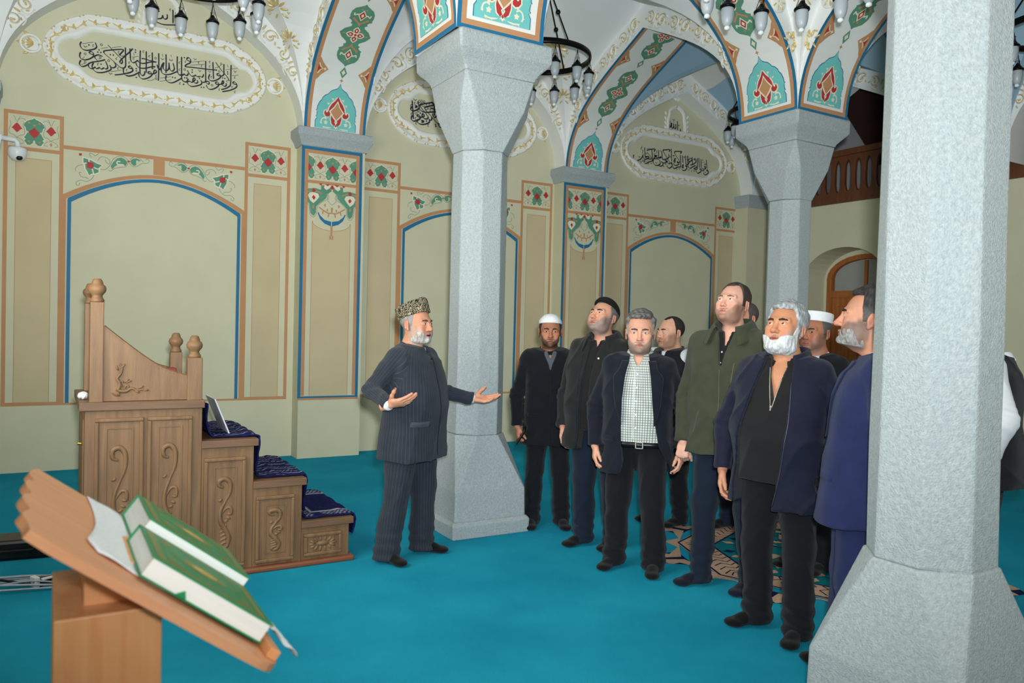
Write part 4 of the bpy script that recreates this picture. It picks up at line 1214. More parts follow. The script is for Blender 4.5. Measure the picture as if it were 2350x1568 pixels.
inscription('arabic_inscription', (SCRIPT_BAY3,), 0.0195, 'black Arabic calligraphy in the farthest wall cartouche')
inscription('arabic_inscription', (SCRIPT_GOD3,), 0.021, 'small black Arabic crest inscription over the far cartouche')
inscription('arabic_inscription', (SCRIPT_GOD1,), 0.015, 'small black Arabic crest inscription behind the near chandelier')
# ---------------------------------------------------------------- wooden pulpit (minbar)
M_oak = mat('pulpit_oak', (112, 84, 58), 0.5, 0.2, 2.2, 0.12, 30, c2=(136, 104, 72), stretch=(12, 12, 1.1), dist=0.6)
M_oakH = mat('pulpit_oak_board', (100, 74, 54), 0.5, 0.2, 2.2, 0.12, 30, c2=(120, 90, 66), stretch=(1.1, 12, 12), dist=0.6)
M_oakR = mat('pulpit_plinth', (128, 78, 52), 0.5, 0.15, 2.2, 0.1, 30, stretch=(1.2, 12, 12))
M_brass = mat('brass', (196, 160, 80), 0.3, 0.1, 10, metal=0.9)
YF, YBk = 4.97, 5.84
mi = empty('minbar_pulpit', (0.95, YF + 0.4, 0)); tag(mi, 'carved oak stepped pulpit with turned finials and navy prayer rugs on its steps', 'pulpit')
def L(x, y, z): return (x - 0.95, y - YF - 0.4, z)
def mbox(name, lo, hi, m=M_oak, bev=0.004, parent=mi): return MB().box(L(*lo), L(*hi), bev).build(name, m, parent)
mbox('cabinet', (0.18, YF, 0.03), (0.802, YBk, 1.045)); mbox('top_board', (0.15, YF - .03, 1.045), (0.812, YBk + .03, 1.093), M_oakH)
for k, (x0, x1, zt) in enumerate(((0.802, 1.11, 0.842), (1.11, 1.417, 0.572), (1.417, 1.735, 0.29))):
    mbox('step_body', (x0, YF + .005, 0.03), (x1, YBk, zt - 0.045)); mbox('tread', (x0 - 0.005, YF - .02, zt - 0.045), (x1 + 0.024, YBk + .02, zt), M_oakH)
mbox('plinth', (0.15, YF - .035, 0), (1.765, YBk + .03, 0.035), M_oakR, 0.012)
def pmap(u, v, d): return L(u, YF - d, v)
def carved_panel(x0, x1, z0, z1, kind):
    door = MB().box(L(x0, YF - .006, z0), L(x1, YF + .01, z1)).build('door_panel', M_oak, mi)
    fr = MB(); t = 0.022
    for a, b, c, d in ((x0, z0, x1, z0 + t), (x0, z1 - t, x1, z1), (x0, z0 + t, x0 + t, z1 - t), (x1 - t, z0 + t, x1, z1 - t)): fr.box(L(a, YF - .022, b), L(c, YF - .004, d), 0.006)
    fr.build('moulding', M_oak, door)
    if kind != 'oval':
        i = 0.055; f2 = MB(); t2 = .007
        for a, b, c, d in ((x0 + i, z0 + i, x1 - i, z0 + i + t2), (x0 + i, z1 - i - t2, x1 - i, z1 - i), (x0 + i, z0 + i + t2, x0 + i + t2, z1 - i - t2), (x1 - i - t2, z0 + i + t2, x1 - i, z1 - i - t2)): f2.box(L(a, YF - .012, b), L(c, YF - .004, d))
        f2.build('inner_moulding', M_oak, door)
    c = (x0 + x1) / 2; mb = MB()
    if kind == 'scroll':
        z_t, z_b = z1 - .15 * (z1 - z0) - .03, z0 + .17 * (z1 - z0); h = z_t - z_b; w = min(.055, (x1 - x0) * .2)
        F = lambda u, v: (c + u * w, z_t - v * h)
        main = crom([F(-.1, .12), F(-.6, .10), F(-.7, .03), F(0, 0), (F(.6, .06)), F(.6, .2), F(.1, .32), F(-.45, .45), F(-.5, .58), F(.1, .72), F(.55, .84), F(.3, .97), F(-.4, .98), F(-.3, .92)], 5)
        n = len(main); rad = [.008 + .009 * abs(math.sin(i / n * 7)) for i in range(n)]
        mb.smooth = True; mb.tube([pmap(u, v, .004) for u, v in main], rad, 6)
        side = crom([F(-.4, .5), F(.2, .42), F(.75, .42), F(.8, .5), F(.35, .5)], 4); mb.tube([pmap(u, v, .004) for u, v in side], [.006 + .006 * math.sin(i / len(side) * 3) for i in range(len(side))], 6)
        for k in range(5): q = .66 + k * .06; s = crom([F(.3, q), F(-.1, q + .015), F(-.6, q + .05)], 3); mb.tube([pmap(u, v, .003) for u, v in s], [.009, .010, .010, .009, .008, .006, .004], 5)
        for u, v, a in ((-.5, .3, .6), (.5, .56, -.5), (.2, .6, .4)): blob(mb, lambda a_, b_, d: pmap(a_, b_, d + .004), F(u, v), a, .035, .02, .012)
        mb.build('carved_scroll', M_oak, door)
    else:
        for k in range(14): a = 2 * PI * k / 14; blob(mb, lambda a_, b_, d: pmap(a_, b_, d + .005), (c + .072 * math.cos(a), (z0 + z1) / 2 + .034 * math.sin(a)), a, .05, .02, .01)
        blob(mb, lambda a_, b_, d: pmap(a_, b_, d + .005), (c, (z0 + z1) / 2), 0, .09, .04, .014, 12); mb.build('carved_rosette', M_oak, door)
for a in ((0.229, 0.482, 0.06, 1.0, 'scroll'), (0.500, 0.745, 0.06, 1.0, 'scroll'), (0.815, 1.06, 0.055, 0.735, 'scroll'), (1.125, 1.365, 0.055, 0.475, 'scroll'), (1.43, 1.68, 0.06, 0.205, 'oval')): carved_panel(*a)
FIN = [(.0, 0), (.036, 0), (.037, .012), (.030, .022), (.026, .034), (.030, .042), (.044, .06), (.047, .075), (.042, .092), (.031, .10), (.030, .108), (.024, .125), (.018, .132), (.0, .133)]
for x, y, zt, w in ((0.235, YF + .035, 1.66, .034), (0.235, YBk - .035, 1.66, .034), (0.757, YF + .035, 1.345, .042), (0.757, YBk - .035, 1.345, .038)):
    p = mbox('post', (x - w, y - w, 1.09), (x + w, y + w, zt), M_oak, 0.004); MB().lathe(FIN, L(x, y, zt), 20).build('finial', M_oak, p, True)
for yy in (YF + .02, YBk - .05):
    P = [(0.268, 1.095), (0.716, 1.095), (0.716, 1.225), (0.60, 1.265), (0.50, 1.325), (0.38, 1.42), (0.268, 1.515)]
    s = MB().prism(P, lambda u, v, d: L(u, yy - d, v), -.035, 0.0).build('side_panel', M_oak, mi)
    MB().tube([L(u, yy + .017, v + .004) for u, v in crom(P[2:], 4)], .014, 6).build('side_rail', M_oak, s)
    if yy < 5.2:
        cv = MB(); cv.smooth = True; o0 = (0.345, 1.155); fm = lambda u, v, d: L(u, yy - d, v)
        for P2, r in (([(0, .0), (.01, .04), (-.005, .07), (.015, .10), (.02, .135), (.005, .155)], .012), ([(0, 0), (.04, -.005), (.07, .012), (.10, .0), (.135, .005)], .012)):
            q = crom([(o0[0] + u, o0[1] + v) for u, v in P2], 4); cv.tube([fm(u, v, .003) for u, v in q], [r * (1 - .6 * i / len(q)) for i in range(len(q))], 6)
        for u, v in ((.02, .045), (.05, .018)): cv.tube([fm(o0[0] + u + a, o0[1] + v + b, .004) for a, b in spiral((0, 0), .004, .02, 0, 5, 14)], .006, 5)
        for k in range(6): a = 3.6 + k * .28; blob(cv, fm, (o0[0] + .018 * math.cos(a), o0[1] + .018 * math.sin(a)), a, .04, .012, .012)
        for u, v, a in ((.015, .11, 1.2), (-.005, .13, 2), (.025, .14, .9), (.10, -.008, -.5), (.12, .018, .4), (.145, 0, 0), (.045, .055, .7), (.055, .05, .4)): blob(cv, fm, (o0[0] + u, o0[1] + v), a, .04, .014, .012)
        cv.build('carved_corner', M_oak, s)
dl = MB().box(L(0.175, YF + .12, 0.1), L(0.181, YBk - .12, 0.98)).build('side_door', M_oak, mi); MB().lathe([(0, 0), (.01, 0), (.006, .012), (.012, .02), (0, .028)], L(0.15, YF + .16, 0.84), 10, 'x').build('door_knob', M_brass, dl, True)
# prayer rugs on the steps: draped navy pile with white stripes
def rug_mat():
    if 'rug' in MATS: return MATS['rug']
    m = mat('rug', (18, 22, 62), 0.95, 0.3, 40, 0.5, 300, c2=(30, 36, 92), spec=0.1); N = m.node_tree.nodes; K = m.node_tree.links; b = N['Principled BSDF']; old = b.inputs['Base Color'].links[0].from_socket
    at = N.new('ShaderNodeAttribute'); at.attribute_name = 'Col'; mx = N.new('ShaderNodeMix'); mx.data_type = 'RGBA'
    K.new(at.outputs['Fac'], mx.inputs['Factor']); K.new(old, mx.inputs[6]); mx.inputs[7].default_value = (*lin((186, 186, 196)), 1); K.new(mx.outputs[2], b.inputs['Base Color']); return m
def rug(prof, y0, y1, seed, label, pat):
    rs = random.Random(seed); pr = crom(prof, 8); nx = len(pr); ny = 64; V = []; Q = []; Cc = []; top = []; bot = []
    ln = [0.0]
    for a, b in zip(pr[:-1], pr[1:]): ln.append(ln[-1] + math.hypot(b[0] - a[0], b[1] - a[1]))
    for sgn in (1, 0):
        for i in range(nx):
            a, b = pr[max(0, i - 1)], pr[min(nx - 1, i + 1)]; dx, dz = b[0] - a[0], b[1] - a[1]; l = math.hypot(dx, dz) or 1; nx_, nz_ = -dz / l, dx / l
            for j in range(ny + 1):
                y = y0 + (y1 - y0) * j / ny; wv = .004 * math.sin(j * .35 + i * .3 + seed) + .003 * math.sin(i * .7 + seed)
                t = (.011 if sgn else .002) + max(0, wv)
                V.append((pr[i][0] + nx_ * t, y, pr[i][1] + nz_ * t)); u = ln[i] / ln[-1]; v = j / ny; Cc.append([pat(u, v)] * 3 if sgn else [0, 0, 0])
    k = ny + 1; o = nx * k
    for i in range(nx - 1):
        for j in range(ny): Q += [(i * k + j, i * k + j + 1, (i + 1) * k + j + 1, (i + 1) * k + j), (o + i * k + j + 1, o + i * k + j, o + (i + 1) * k + j, o + (i + 1) * k + j + 1)]
        for j in (0, ny): Q.append((i * k + j, (i + 1) * k + j, o + (i + 1) * k + j, o + i * k + j) if j == 0 else (i * k + j, o + i * k + j, o + (i + 1) * k + j, (i + 1) * k + j))
    for j in range(ny): Q += [(j, o + j, o + j + 1, j + 1), ((nx - 1) * k + j, (nx - 1) * k + j + 1, o + (nx - 1) * k + j + 1, o + (nx - 1) * k + j)]
    return tag(np_mesh('prayer_rug', np.array(V), np.array(Q), rug_mat(), None, np.array(Cc)), label, 'rug', 'prayer rugs on the pulpit')
def p_frame(u, v):
    e = min(u * .9, 1 - u, v, 1 - v); n = math.sin(u * 90) * math.sin(v * 110)
    return 0.9 if .155 < e < .18 or .19 < e < .197 else (0.55 if (.03 < e < .13 and n > .15) else 0)
def p_wave(u, v):
    w = v + .04 * math.sin(u * 16); n = math.sin(u * 120) * math.sin(v * 90)
    return 0.85 if abs((w * 5) % 1 - .5) < .035 else (0.45 if (w * 5) % 1 > .78 and n > .1 else 0)
rug([(0.83, 1.06), (0.835, 0.93), (0.87, 0.855), (0.95, 0.846), (1.05, 0.846), (1.125, 0.846), (1.148, 0.83), (1.150, 0.78), (1.135, 0.70), (1.128, 0.62)], 5.03, 5.78, 1, 'navy prayer rug on the top step of the pulpit', p_wave)
rug([(1.135, 0.60), (1.16, 0.585), (1.25, 0.576), (1.35, 0.576), (1.43, 0.576), (1.452, 0.56), (1.452, 0.50), (1.44, 0.42), (1.438, 0.34)], 5.03, 5.78, 2, 'navy prayer rug on the middle step of the pulpit', p_wave)
rug([(1.44, 0.30), (1.47, 0.296), (1.58, 0.294), (1.70, 0.294), (1.755, 0.292), (1.775, 0.275), (1.772, 0.22), (1.755, 0.17)], 4.99, 5.80, 3, 'navy prayer rug with framed border on the lowest step', p_frame)
# picture board leaning on the top step
M_print = mat('printed_sheet', (206, 208, 216), 0.25, 0.05, 3); M_printB = mat('print_blue', (70, 90, 140), 0.3, 0.3, 12, c2=(120, 130, 160))
bd = empty('leaning_picture_board', (0.98, 5.08, 0.865)); bd.rotation_euler = (0, math.radians(-22), 0); tag(bd, 'glossy printed board leaning against the pulpit on the top step', 'picture board')
MB().box((-.004, 0, 0), (.004, .32, .235)).build('sheet', M_print, bd)
MB().box((.004, .03, .02), (.0055, .29, .12)).build('photo_print', M_printB, bd)
MB().box((.004, .10, .135), (.0055, .20, .215)).build('photo_print', mat('print_dark', (60, 60, 66), 0.3, .3, 20), bd)
# crumpled tissue on the pulpit's top board
def crumple(name, c, r, m, label, cat):
    s = SDF((c[0] - r * 2, c[1] - r * 2, c[2] - .01), (c[0] + r * 2, c[1] + r * 2, c[2] + r * 2.2), r / 9); s.ell((c[0], c[1], c[2] + r * .8), (r, r * 1.2, r * .8))
    s.mod(lambda F, X, Y, Z: np.maximum(F + r * .16 * np.abs(vnoise((X, Y, Z), 4.2 / r, 3)), c[2] + .001 - Z)); V, Q = s.mesh(); return tag(np_mesh(name, V, Q, m, None, smooth=False), label, cat)
M_paper = mat('white_paper', (232, 232, 234), 0.8, 0.03, 20)
TISSUE = lambda: crumple('crumpled_tissue', (0.175, 5.13, 1.094), .03, M_paper, 'crumpled white tissue on the pulpit top board', 'tissue')
TISSUE()
# small things on the back ledge, peeping over the sloping side
tag(MB().box((0.60, 5.62, 1.093), (0.74, 5.72, 1.245), 0.004).build('box', mat('red_card', (140, 40, 44), .5)), 'small red box behind the sloping pulpit side', 'box')
# ---------------------------------------------------------------- lectern in the foreground
M_beech = mat('beech_veneer', (226, 150, 96), 0.42, 0.1, 2.6, 0.03, 60, c2=(240, 174, 120), stretch=(14, 14, 1.0), dist=0.4)
M_beechB = mat('beech_board', (226, 154, 110), 0.42, 0.08, 2.6, 0.03, 60, c2=(236, 170, 126), stretch=(1.2, 12, 12), dist=0.3)
ang = math.radians(37.39); LA = Vector((-0.0456, 1.425, 1.25605))
LM = Matrix(((math.cos(ang), 0, math.sin(ang), LA.x), (0, 1, 0, LA.y), (-math.sin(ang), 0, math.cos(ang), LA.z), (0, 0, 0, 1)))
lc = empty('lectern', (0.12, 1.72, 0)); tag(lc, 'light wooden book lectern with slanted scalloped top in the foreground', 'lectern')
LI = Matrix.Translation((-0.12, -1.72, 0))
MB().box((-0.108, -0.18, 0.02), (0.065, 0.125, 1.052), 0.003).build('post', M_beech, lc)
MB().box((-0.20, -0.26, 0.0), (0.16, 0.20, 0.03), 0.004).build('base', M_beech, lc)
MB().box((-0.06, -0.12, 1.045), (0.03, 0.08, 1.122), 0.003).build('neck', M_beech, lc)
# slanted board with scalloped head
hd = [(0.0, -0.012)]; ed = [(.03, .022), (.026, .06), (.014, .10), (.020, .14), (.026, .17), (.012, .22), (.014, .27), (.026, .31), (.014, .36), (.016, .41), (.030, .45), (.018, .50), (.024, .56), (.036, .61)]
ed = crom(ed, 4); bp = ed + crom([(.12, .614), (.40, .614), (.505, .60), (.535, .54), (.535, .30), (.535, .09), (.520, .03), (.46, .012), (.25, .010), (.07, .010)], 3)
b = MB(); V2, F2 = fill(bp); n = len(bp); T = -0.017
b.add([(u, v, 0) for u, v in V2], F2); b.add([(u, v, T) for u, v in V2], [f[::-1] for f in F2]); b.add([(u, v, T) for u, v in bp] + [(u, v, 0) for u, v in bp], [(i, (i + 1) % n, n + (i + 1) % n, n + i) for i in range(n)])
bo = b.build('slanted_board', M_beechB, lc); bo.matrix_local = LI @ LM
lg = MB().box((0.505, 0.045, 0.0), (0.528, 0.56, 0.020), 0.003).build('book_ledge', M_beech, lc); lg.matrix_local = LI @ LM
# white cloth under the books
def cloth():
    nu, nv = 30, 34; V = []; Q = []
    for i in range(nu + 1):
        for j in range(nv + 1):
            u, v = i / nu, j / nv; s0 = .125 + .03 * math.sin(v * 3.1) + (.03 if v < .1 else 0) * (1 - v * 10) + .03 * v * v; s1 = .515 + .006 * math.sin(v * 9)
            t0 = .115 - .012 * math.sin(u * 5); t1 = .612
            s = s0 + (s1 - s0) * u; t = t0 + (t1 - t0) * v; z = .0025 + .003 * max(0, math.sin(u * 17 + v * 5)) * (1 - u)
            if u > .93: z += (u - .93) * .35
            V.append((s, t, z))
    k = nv + 1
    for i in range(nu):
        for j in range(nv): Q.append((i * k + j, (i + 1) * k + j, (i + 1) * k + j + 1, i * k + j + 1))
    # loose tongue hanging over the lower edge
    o = len(V)
    for i in range(13):
        q = i / 12; wd = .11 * (1 - q) ** .8 + .012
        for j in range(5): V.append((.512 + .11 * q, .115 + (j / 4) * wd + .06 * q, .035 - .03 * q + .004 * math.sin(q * 9 + j)))
    for i in range(12):
        for j in range(4): Q.append((o + i * 5 + j, o + (i + 1) * 5 + j, o + (i + 1) * 5 + j + 1, o + i * 5 + j + 1))
    me = np_mesh('cloth', np.array(V), np.array(Q), mat('white_lace', (246, 248, 250), .9, .05, 120, .5, 260)); md = me.modifiers.new('s', 'SOLIDIFY'); md.thickness = .0015; md.offset = 1
    me.matrix_world = LM; return tag(me, 'white cloth spread under the green books on the lectern', 'cloth')
cloth()
M_cov = mat('green_cover', (28, 140, 84), 0.4, 0.06, 8); M_gilt = mat('cover_gilt', (158, 140, 72), 0.45, .25, 60, metal=.2, c2=(110, 140, 80)); M_pages = mat('page_block', (236, 236, 232), .8, .04, 3, .1, 300, stretch=(1, 1, 60))
def book(s0, s1, t0, t1, th, label, z0=.007):
    o = empty('book'); o.matrix_world = LM @ Matrix.Translation((s0, t0, z0)); tag(o, label, 'book', 'green books on the lectern'); a, b = s1 - s0, t1 - t0; c = .003
    MB().box((.004, .003, c), (a - .004, b - .004, th - c), .001).build('page_block', M_pages, o)
    cv = MB().box((0, 0, 0), (a, b, c), .001).box((0, 0, th - c), (a, b, th), .001).box((0, b - .004, 0), (a, b + .001, th), .001).build('cover', M_cov, o)
    f = lambda u, v, d: (u, v, th + d); rc = lambda i, j: rect(i, j, a - i, b - j)
    paint('gilt_border', frame4(.012, .012, a - .012, b - .012, .017), f, M_gilt, cv, .0004); paint('gilt_line', frame4(.042, .042, a - .042, b - .042, .003), f, M_gilt, cv, .0004)
    paint('gilt_medallion', [[(a / 2 + .052 * math.cos(2 * PI * k / 28) * (1 + .06 * (k % 2)), b / 2 + .036 * math.sin(2 * PI * k / 28) * (1 + .06 * (k % 2))) for k in range(28)]] + [[(a / 2 + s * .085, b / 2), (a / 2 + s * .06, b / 2 + .012), (a / 2 + s * .06, b / 2 - .012)] for s in (-1, 1)] + [[(x, y), (x + (sx * .032), y), (x, y + sy * .032)] for x, sx in ((.046, 1), (a - .046, -1)) for y, sy in ((.046, 1), (b - .046, -1))], f, M_gilt, cv, .0004)
    paint('gilt_boss', [[(a / 2 + .03 * math.cos(2 * PI * k / 20), b / 2 + .02 * math.sin(2 * PI * k / 20)) for k in range(20)]], f, mat('gilt_light', (206, 176, 84), .4, .2, 40), cv, .0008)
    return o
nb = book(.230, .500, .085, .335, .040, 'green and gold bound book nearest the camera on the lectern')
MB().prism([(0, 0), (.022, 0), (.012, .012)], lambda u, v, d: (.075 + u, -d, .004 + v), -.003, .0006).build('ribbon_marker', M_cov, nb)
book(.243, .505, .350, .605, .058, 'green and gold bound book farther from the camera on the lectern')
# ---------------------------------------------------------------- cables and black case on the floor
M_blk = mat('black_plastic', (14, 14, 18), .35, .1, 20); M_cab = mat('grey_cable', (150, 160, 172), .4, .08, 20)
cs = empty('equipment_case', (-0.13, 5.98, 0)); cs.rotation_euler = (0, 0, -.12); tag(cs, 'black equipment case lying on the carpet behind the lectern', 'case')
MB().box((-.20, -.12, 0.0), (.22, .12, .13), .02).build('case_body', M_blk, cs); MB().tube([(-.1, -.118, .07), (-.1, -.145, .07), (.08, -.145, .07), (.08, -.118, .07)], .008, 8).build('case_handle', M_blk, cs)
rs = random.Random(4)
for k in range(7):
    y0 = 5.18 + k * .035; P = [(-.75, y0 + .25, .012 + k * .004), (-.5, y0 + .12 + rs.uniform(-.05, .05), .03 + .02 * (k % 3)), (-.28, y0 + .05 + rs.uniform(-.04, .04), .025 + .02 * (k % 2)), (-.08, y0 - .02, .02 + .012 * (k % 3)), (.07, y0 - .04 + .01 * k, .014)]
    q = [Vector(p) for p in P]; path = []
    for i in range(len(q) - 1):
        for t in range(6):
            f = t / 6; p0, p1, p2, p3 = q[max(0, i - 1)], q[i], q[i + 1], q[min(len(q) - 1, i + 2)]
            path.append(.5 * ((2 * p1) + (-p0 + p2) * f + (2 * p0 - 5 * p1 + 4 * p2 - p3) * f * f + (-p0 + 3 * p1 - 3 * p2 + p3) * f ** 3))
    tag(MB().tube(path + [q[-1]], .0075 if k % 2 else .006, 6).build('cable', M_cab if k != 3 else M_blk, None, True), ['pale grey cable nearest the camera in the tangle on the carpet', 'thick pale grey cable second from the front of the tangle', 'pale grey cable third from the front of the tangle', 'black cable running through the grey tangle on the carpet', 'pale grey cable just behind the black cable', 'thick pale grey cable second from the back of the tangle', 'pale grey cable at the back of the tangle by the black case'][k], 'cable', 'cables on the carpet')
ps = empty('power_strip', (-0.02, 5.27, 0)); ps.rotation_euler = (0, 0, .5); tag(ps, 'white and black plug block among cables on the carpet', 'power strip')
MB().box((-.02, -.035, 0), (.13, .035, .035), .004).build('strip_body', M_blk, ps); MB().box((-.05, -.03, 0), (-.022, .03, .06), .004).build('plug', mat('white_plastic', (222, 226, 230), .35), ps); MB().box((-.01, -.037, .036), (.12, -.01, .045), .002).build('clip', mat('white_plastic', (222, 226, 230), .35), ps)
# ---------------------------------------------------------------- dome security camera on its bracket
M_wp = mat('white_plastic', (222, 226, 230), .35)
sc = empty('security_camera', (-0.28, 8.97, 3.14)); tag(sc, 'white dome security camera on a wall bracket at left edge', 'security camera')
MB().lathe([(.0, .05), (.072, .05), (.082, .03), (.083, .0), (.078, -.025), (.062, -.055), (.04, -.072), (0, -.078)], n=24).build('dome_housing', M_wp, sc, True)
MB().lathe([(0, .0), (.028, 0), (.03, -.02), (.018, -.034), (0, -.038)], (.018, -.045, -.04), 14).build('lens_window', M_blk, sc, True)
MB().tube([(0, 0, .05), (0, 0, .10), (-.02, 0, .125), (-.17, .0, .13)], .024, 12).build('arm', M_wp, sc, True)
MB().prism([(-.175, -.01), (-.145, -.01), (-.125, .15), (-.175, .16)], lambda u, v, d: (u, -d, v), -.03, .03).build('wall_plate', M_wp, sc)
jb = tag(MB().box((-0.62, 8.86, 3.14), (-0.455, 9.03, 3.33), .006).build('junction_box', M_wp), 'white junction box behind the dome security camera', 'junction box')
# ---------------------------------------------------------------- medallion woven into the carpet
M_rb = mat('carpet_beige', (196, 164, 138), .95, .1, 60, .4, 260, spec=.1); M_rn = mat('carpet_navy', (20, 30, 74), .95, .1, 60, .4, 260, spec=.1); M_rt = mat('carpet_teal', (10, 120, 132), .95, .12, 60, .4, 260, spec=.1)
PM['rb'], PM['rn'], PM['rt'] = M_rb, M_rn, M_rt
md = empty('carpet_medallion', (4.74, 3.60, 0), .4); tag(md, 'beige and navy star medallion woven into the turquoise carpet', 'carpet medallion')
LY = Layers(); R0 = 1.30
def pol(r, a): return (r * math.cos(a), r * math.sin(a))
for k in range(8):
    a = PI / 4 * k; rt = lambda P: [(u * math.cos(a) - v * math.sin(a), u * math.sin(a) + v * math.cos(a)) for u, v in P]
    LY.add('rn', [rt([(R0 - .30, -.16), (R0 - .12, -.10), (R0 - .08, -.03), (R0, 0), (R0 - .08, .03), (R0 - .12, .10), (R0 - .30, .16)])], 1)
    for s in (-1, 1):
        LY.add('rb', [rt([(u, s * v) for u, v in ((R0 - .28, .03), (R0 - .14, .02), (R0 - .10, .07), (R0 - .16, .13), (R0 - .22, .10), (R0 - .34, .26), (R0 - .30, .40), (R0 - .22, .36), (R0 - .28, .46), (R0 - .40, .40))])], 2)
        LY.add('rb', [rt([(.30, s * .02), (.42, s * .09), (.55, s * .02)])], 4)
    LY.add('rb', [rt([pol(1.0, -PI / 8), pol(1.0, PI / 8), pol(.74, PI / 8), pol(.74, -PI / 8)])], 2)
    for q in range(9):
        t = -.36 + q * .09; r1, r2 = .96, .745
        LY.add('rn', ribbon([(.72, t * .78), (.80, t * .84), (.80, t * .84 + .03), (.88, t * .9 + .03)] if 0 else rt([(.70, t * .76), (.745, t * .80 + .035), (.80, t * .86 - .02), (.865, t * .93 + .02)]), .010), 3)
    LY.add('rn', ribbon(rt([pol(.985, -PI / 8), pol(.985, PI / 8)]), .016) + ribbon(rt([pol(.745, -PI / 8), pol(.745, PI / 8)]), .016), 3)
    for r in (.20, .34, .48, .62):
        for s in (-1, 0, 1):
            if abs(s) * .15 < r * .6: LY.add('rb' if (k + s) % 2 else 'rn', [rt([(r - .05, s * .13), (r, s * .13 + .035), (r + .05, s * .13), (r, s * .13 - .035)])], 4)
    LY.add('rn', ribbon(rt([(.10, 0), (.70, 0)]), .010) + ribbon(rt([(.5, -.2), (.5, .2)]), .008), 3)
LY.add('rt', [[pol(.74, PI / 8 + PI / 4 * k) for k in range(8)]], 1)
LY.lay(lambda u, v, d: (u, v, d), md, 'woven_motif', base=.0012)
for ch in md.children: ch['kind'] = 'stuff'
# ---------------------------------------------------------------- ring chandeliers
M_iron = mat('black_iron', (16, 16, 18), .35, .1, 10, metal=.6); M_glass = mat('frosted_glass', (176, 184, 190), .35, .02, 6, spec=.5); M_tip = mat('clear_glass_tip', (236, 242, 246), .05, .02, 6, spec=.8)
CAP = [(0, .075), (.012, .07), (.018, .055), (.036, .035), (.046, .018), (.058, .012), (.060, .002), (.056, -.006), (.046, -.008)]
GLS = [(.046, 0), (.049, -.02), (.0485, -.06), (.045, -.09), (.037, -.118), (.026, -.136), (.016, -.142)]
TIP = [(.017, -.140), (.022, -.150), (.020, -.164), (.0, -.171)]
def lamp_mesh(name, prof, m, n=16):
    o = MB().lathe(prof, (0, 0, 0), n).build(name, m, None, True); me = o.data; bpy.data.objects.remove(o); return me
LC, LG, LT = lamp_mesh('lamp_cap', CAP, M_iron), lamp_mesh('glass_shade', GLS, M_glass), lamp_mesh('glass_tip', TIP, M_tip)
chm = MB()
for k in range(3): a = 2 * PI * k / 3; chm.tube([(.05 * math.cos(a), .05 * math.sin(a), .012), (.022 * math.cos(a), .022 * math.sin(a), .09), (.0, 0, .17)], .0028, 4)
chm.tube([(.022 * math.cos(2 * PI * k / 10), .022 * math.sin(2 * PI * k / 10), .09) for k in range(10)], .0025, 4, closed=True); chm.tube([(0, 0, .165), (0, 0, .19)], .004, 5)
o = chm.build('lamp_chain', M_iron); LCH = o.data; bpy.data.objects.remove(o)
def chandelier(x, y, z, R, n, a0, label, ztop=5.45):
    o = empty('chandelier', (x, y, z)); tag(o, label, 'chandelier', 'black ring chandeliers')
    rg = MB(); rg.smooth = True; m = 56; prof = [(-.009, -.03), (.009, -.03), (.013, -.01), (.013, .01), (.009, .03), (-.009, .03)]
    V = []; Fc = []
    for i in range(m):
        a = 2 * PI * i / m; V += [((R + r) * math.cos(a), (R + r) * math.sin(a), h) for r, h in prof]
    for i in range(m): Fc += [(i * 6 + k, ((i + 1) % m) * 6 + k, ((i + 1) % m) * 6 + (k + 1) % 6, i * 6 + (k + 1) % 6) for k in range(6)]
    rg.add(V, Fc).build('ring', M_iron, o)
    for k in range(3):
        a = a0 + .3 + 2 * PI * k / 3; p1 = Vector((R * math.cos(a), R * math.sin(a), 0)); p0 = Vector((0, 0, ztop - z))
        rd = MB().tube([p1, p0], .008, 8).build('hanging_rod', M_iron, o); c = p1.lerp(p0, .45); MB().lathe([(0, -.028), (.02, -.02), (.028, 0), (.02, .02), (0, .028)], c, 12).build('rod_ball', M_iron, rd, True)
    MB().tube([(0, 0, ztop - z - .03), (0, 0, SPR + RISE + BAND - z + .02)], .012, 8).lathe([(0, 0), (.07, 0), (.05, -.04), (0, -.05)], (0, 0, SPR + RISE + BAND - z), 14).build('ceiling_stem', M_iron, o)
    for k in range(n):
        a = a0 + 2 * PI * k / n; M = Matrix.Translation((R * math.cos(a), R * math.sin(a), -.22)); lp = inst('lamp_cap', LC, o, M)
        inst('glass_shade', LG, lp); inst('glass_tip', LT, lp); inst('lamp_chain', LCH, lp)
chandelier(1.06, 7.22, 4.54, .52, 12, .1, 'black ring chandelier with frosted lamps over the pulpit')
chandelier(4.66, 7.30, 4.56, .52, 12, .2, 'black ring chandelier seen right of the near column capital')
chandelier(4.42, 3.76, 4.27, .57, 12, .0, 'black ring chandelier over the group of men')
chandelier(8.28, 7.28, 4.52, .54, 12, .3, 'small far black ring chandelier left of the far capital')
chandelier(8.2, 3.72, 4.52, .55, 12, .15, 'black ring chandelier at the right edge behind the near column')
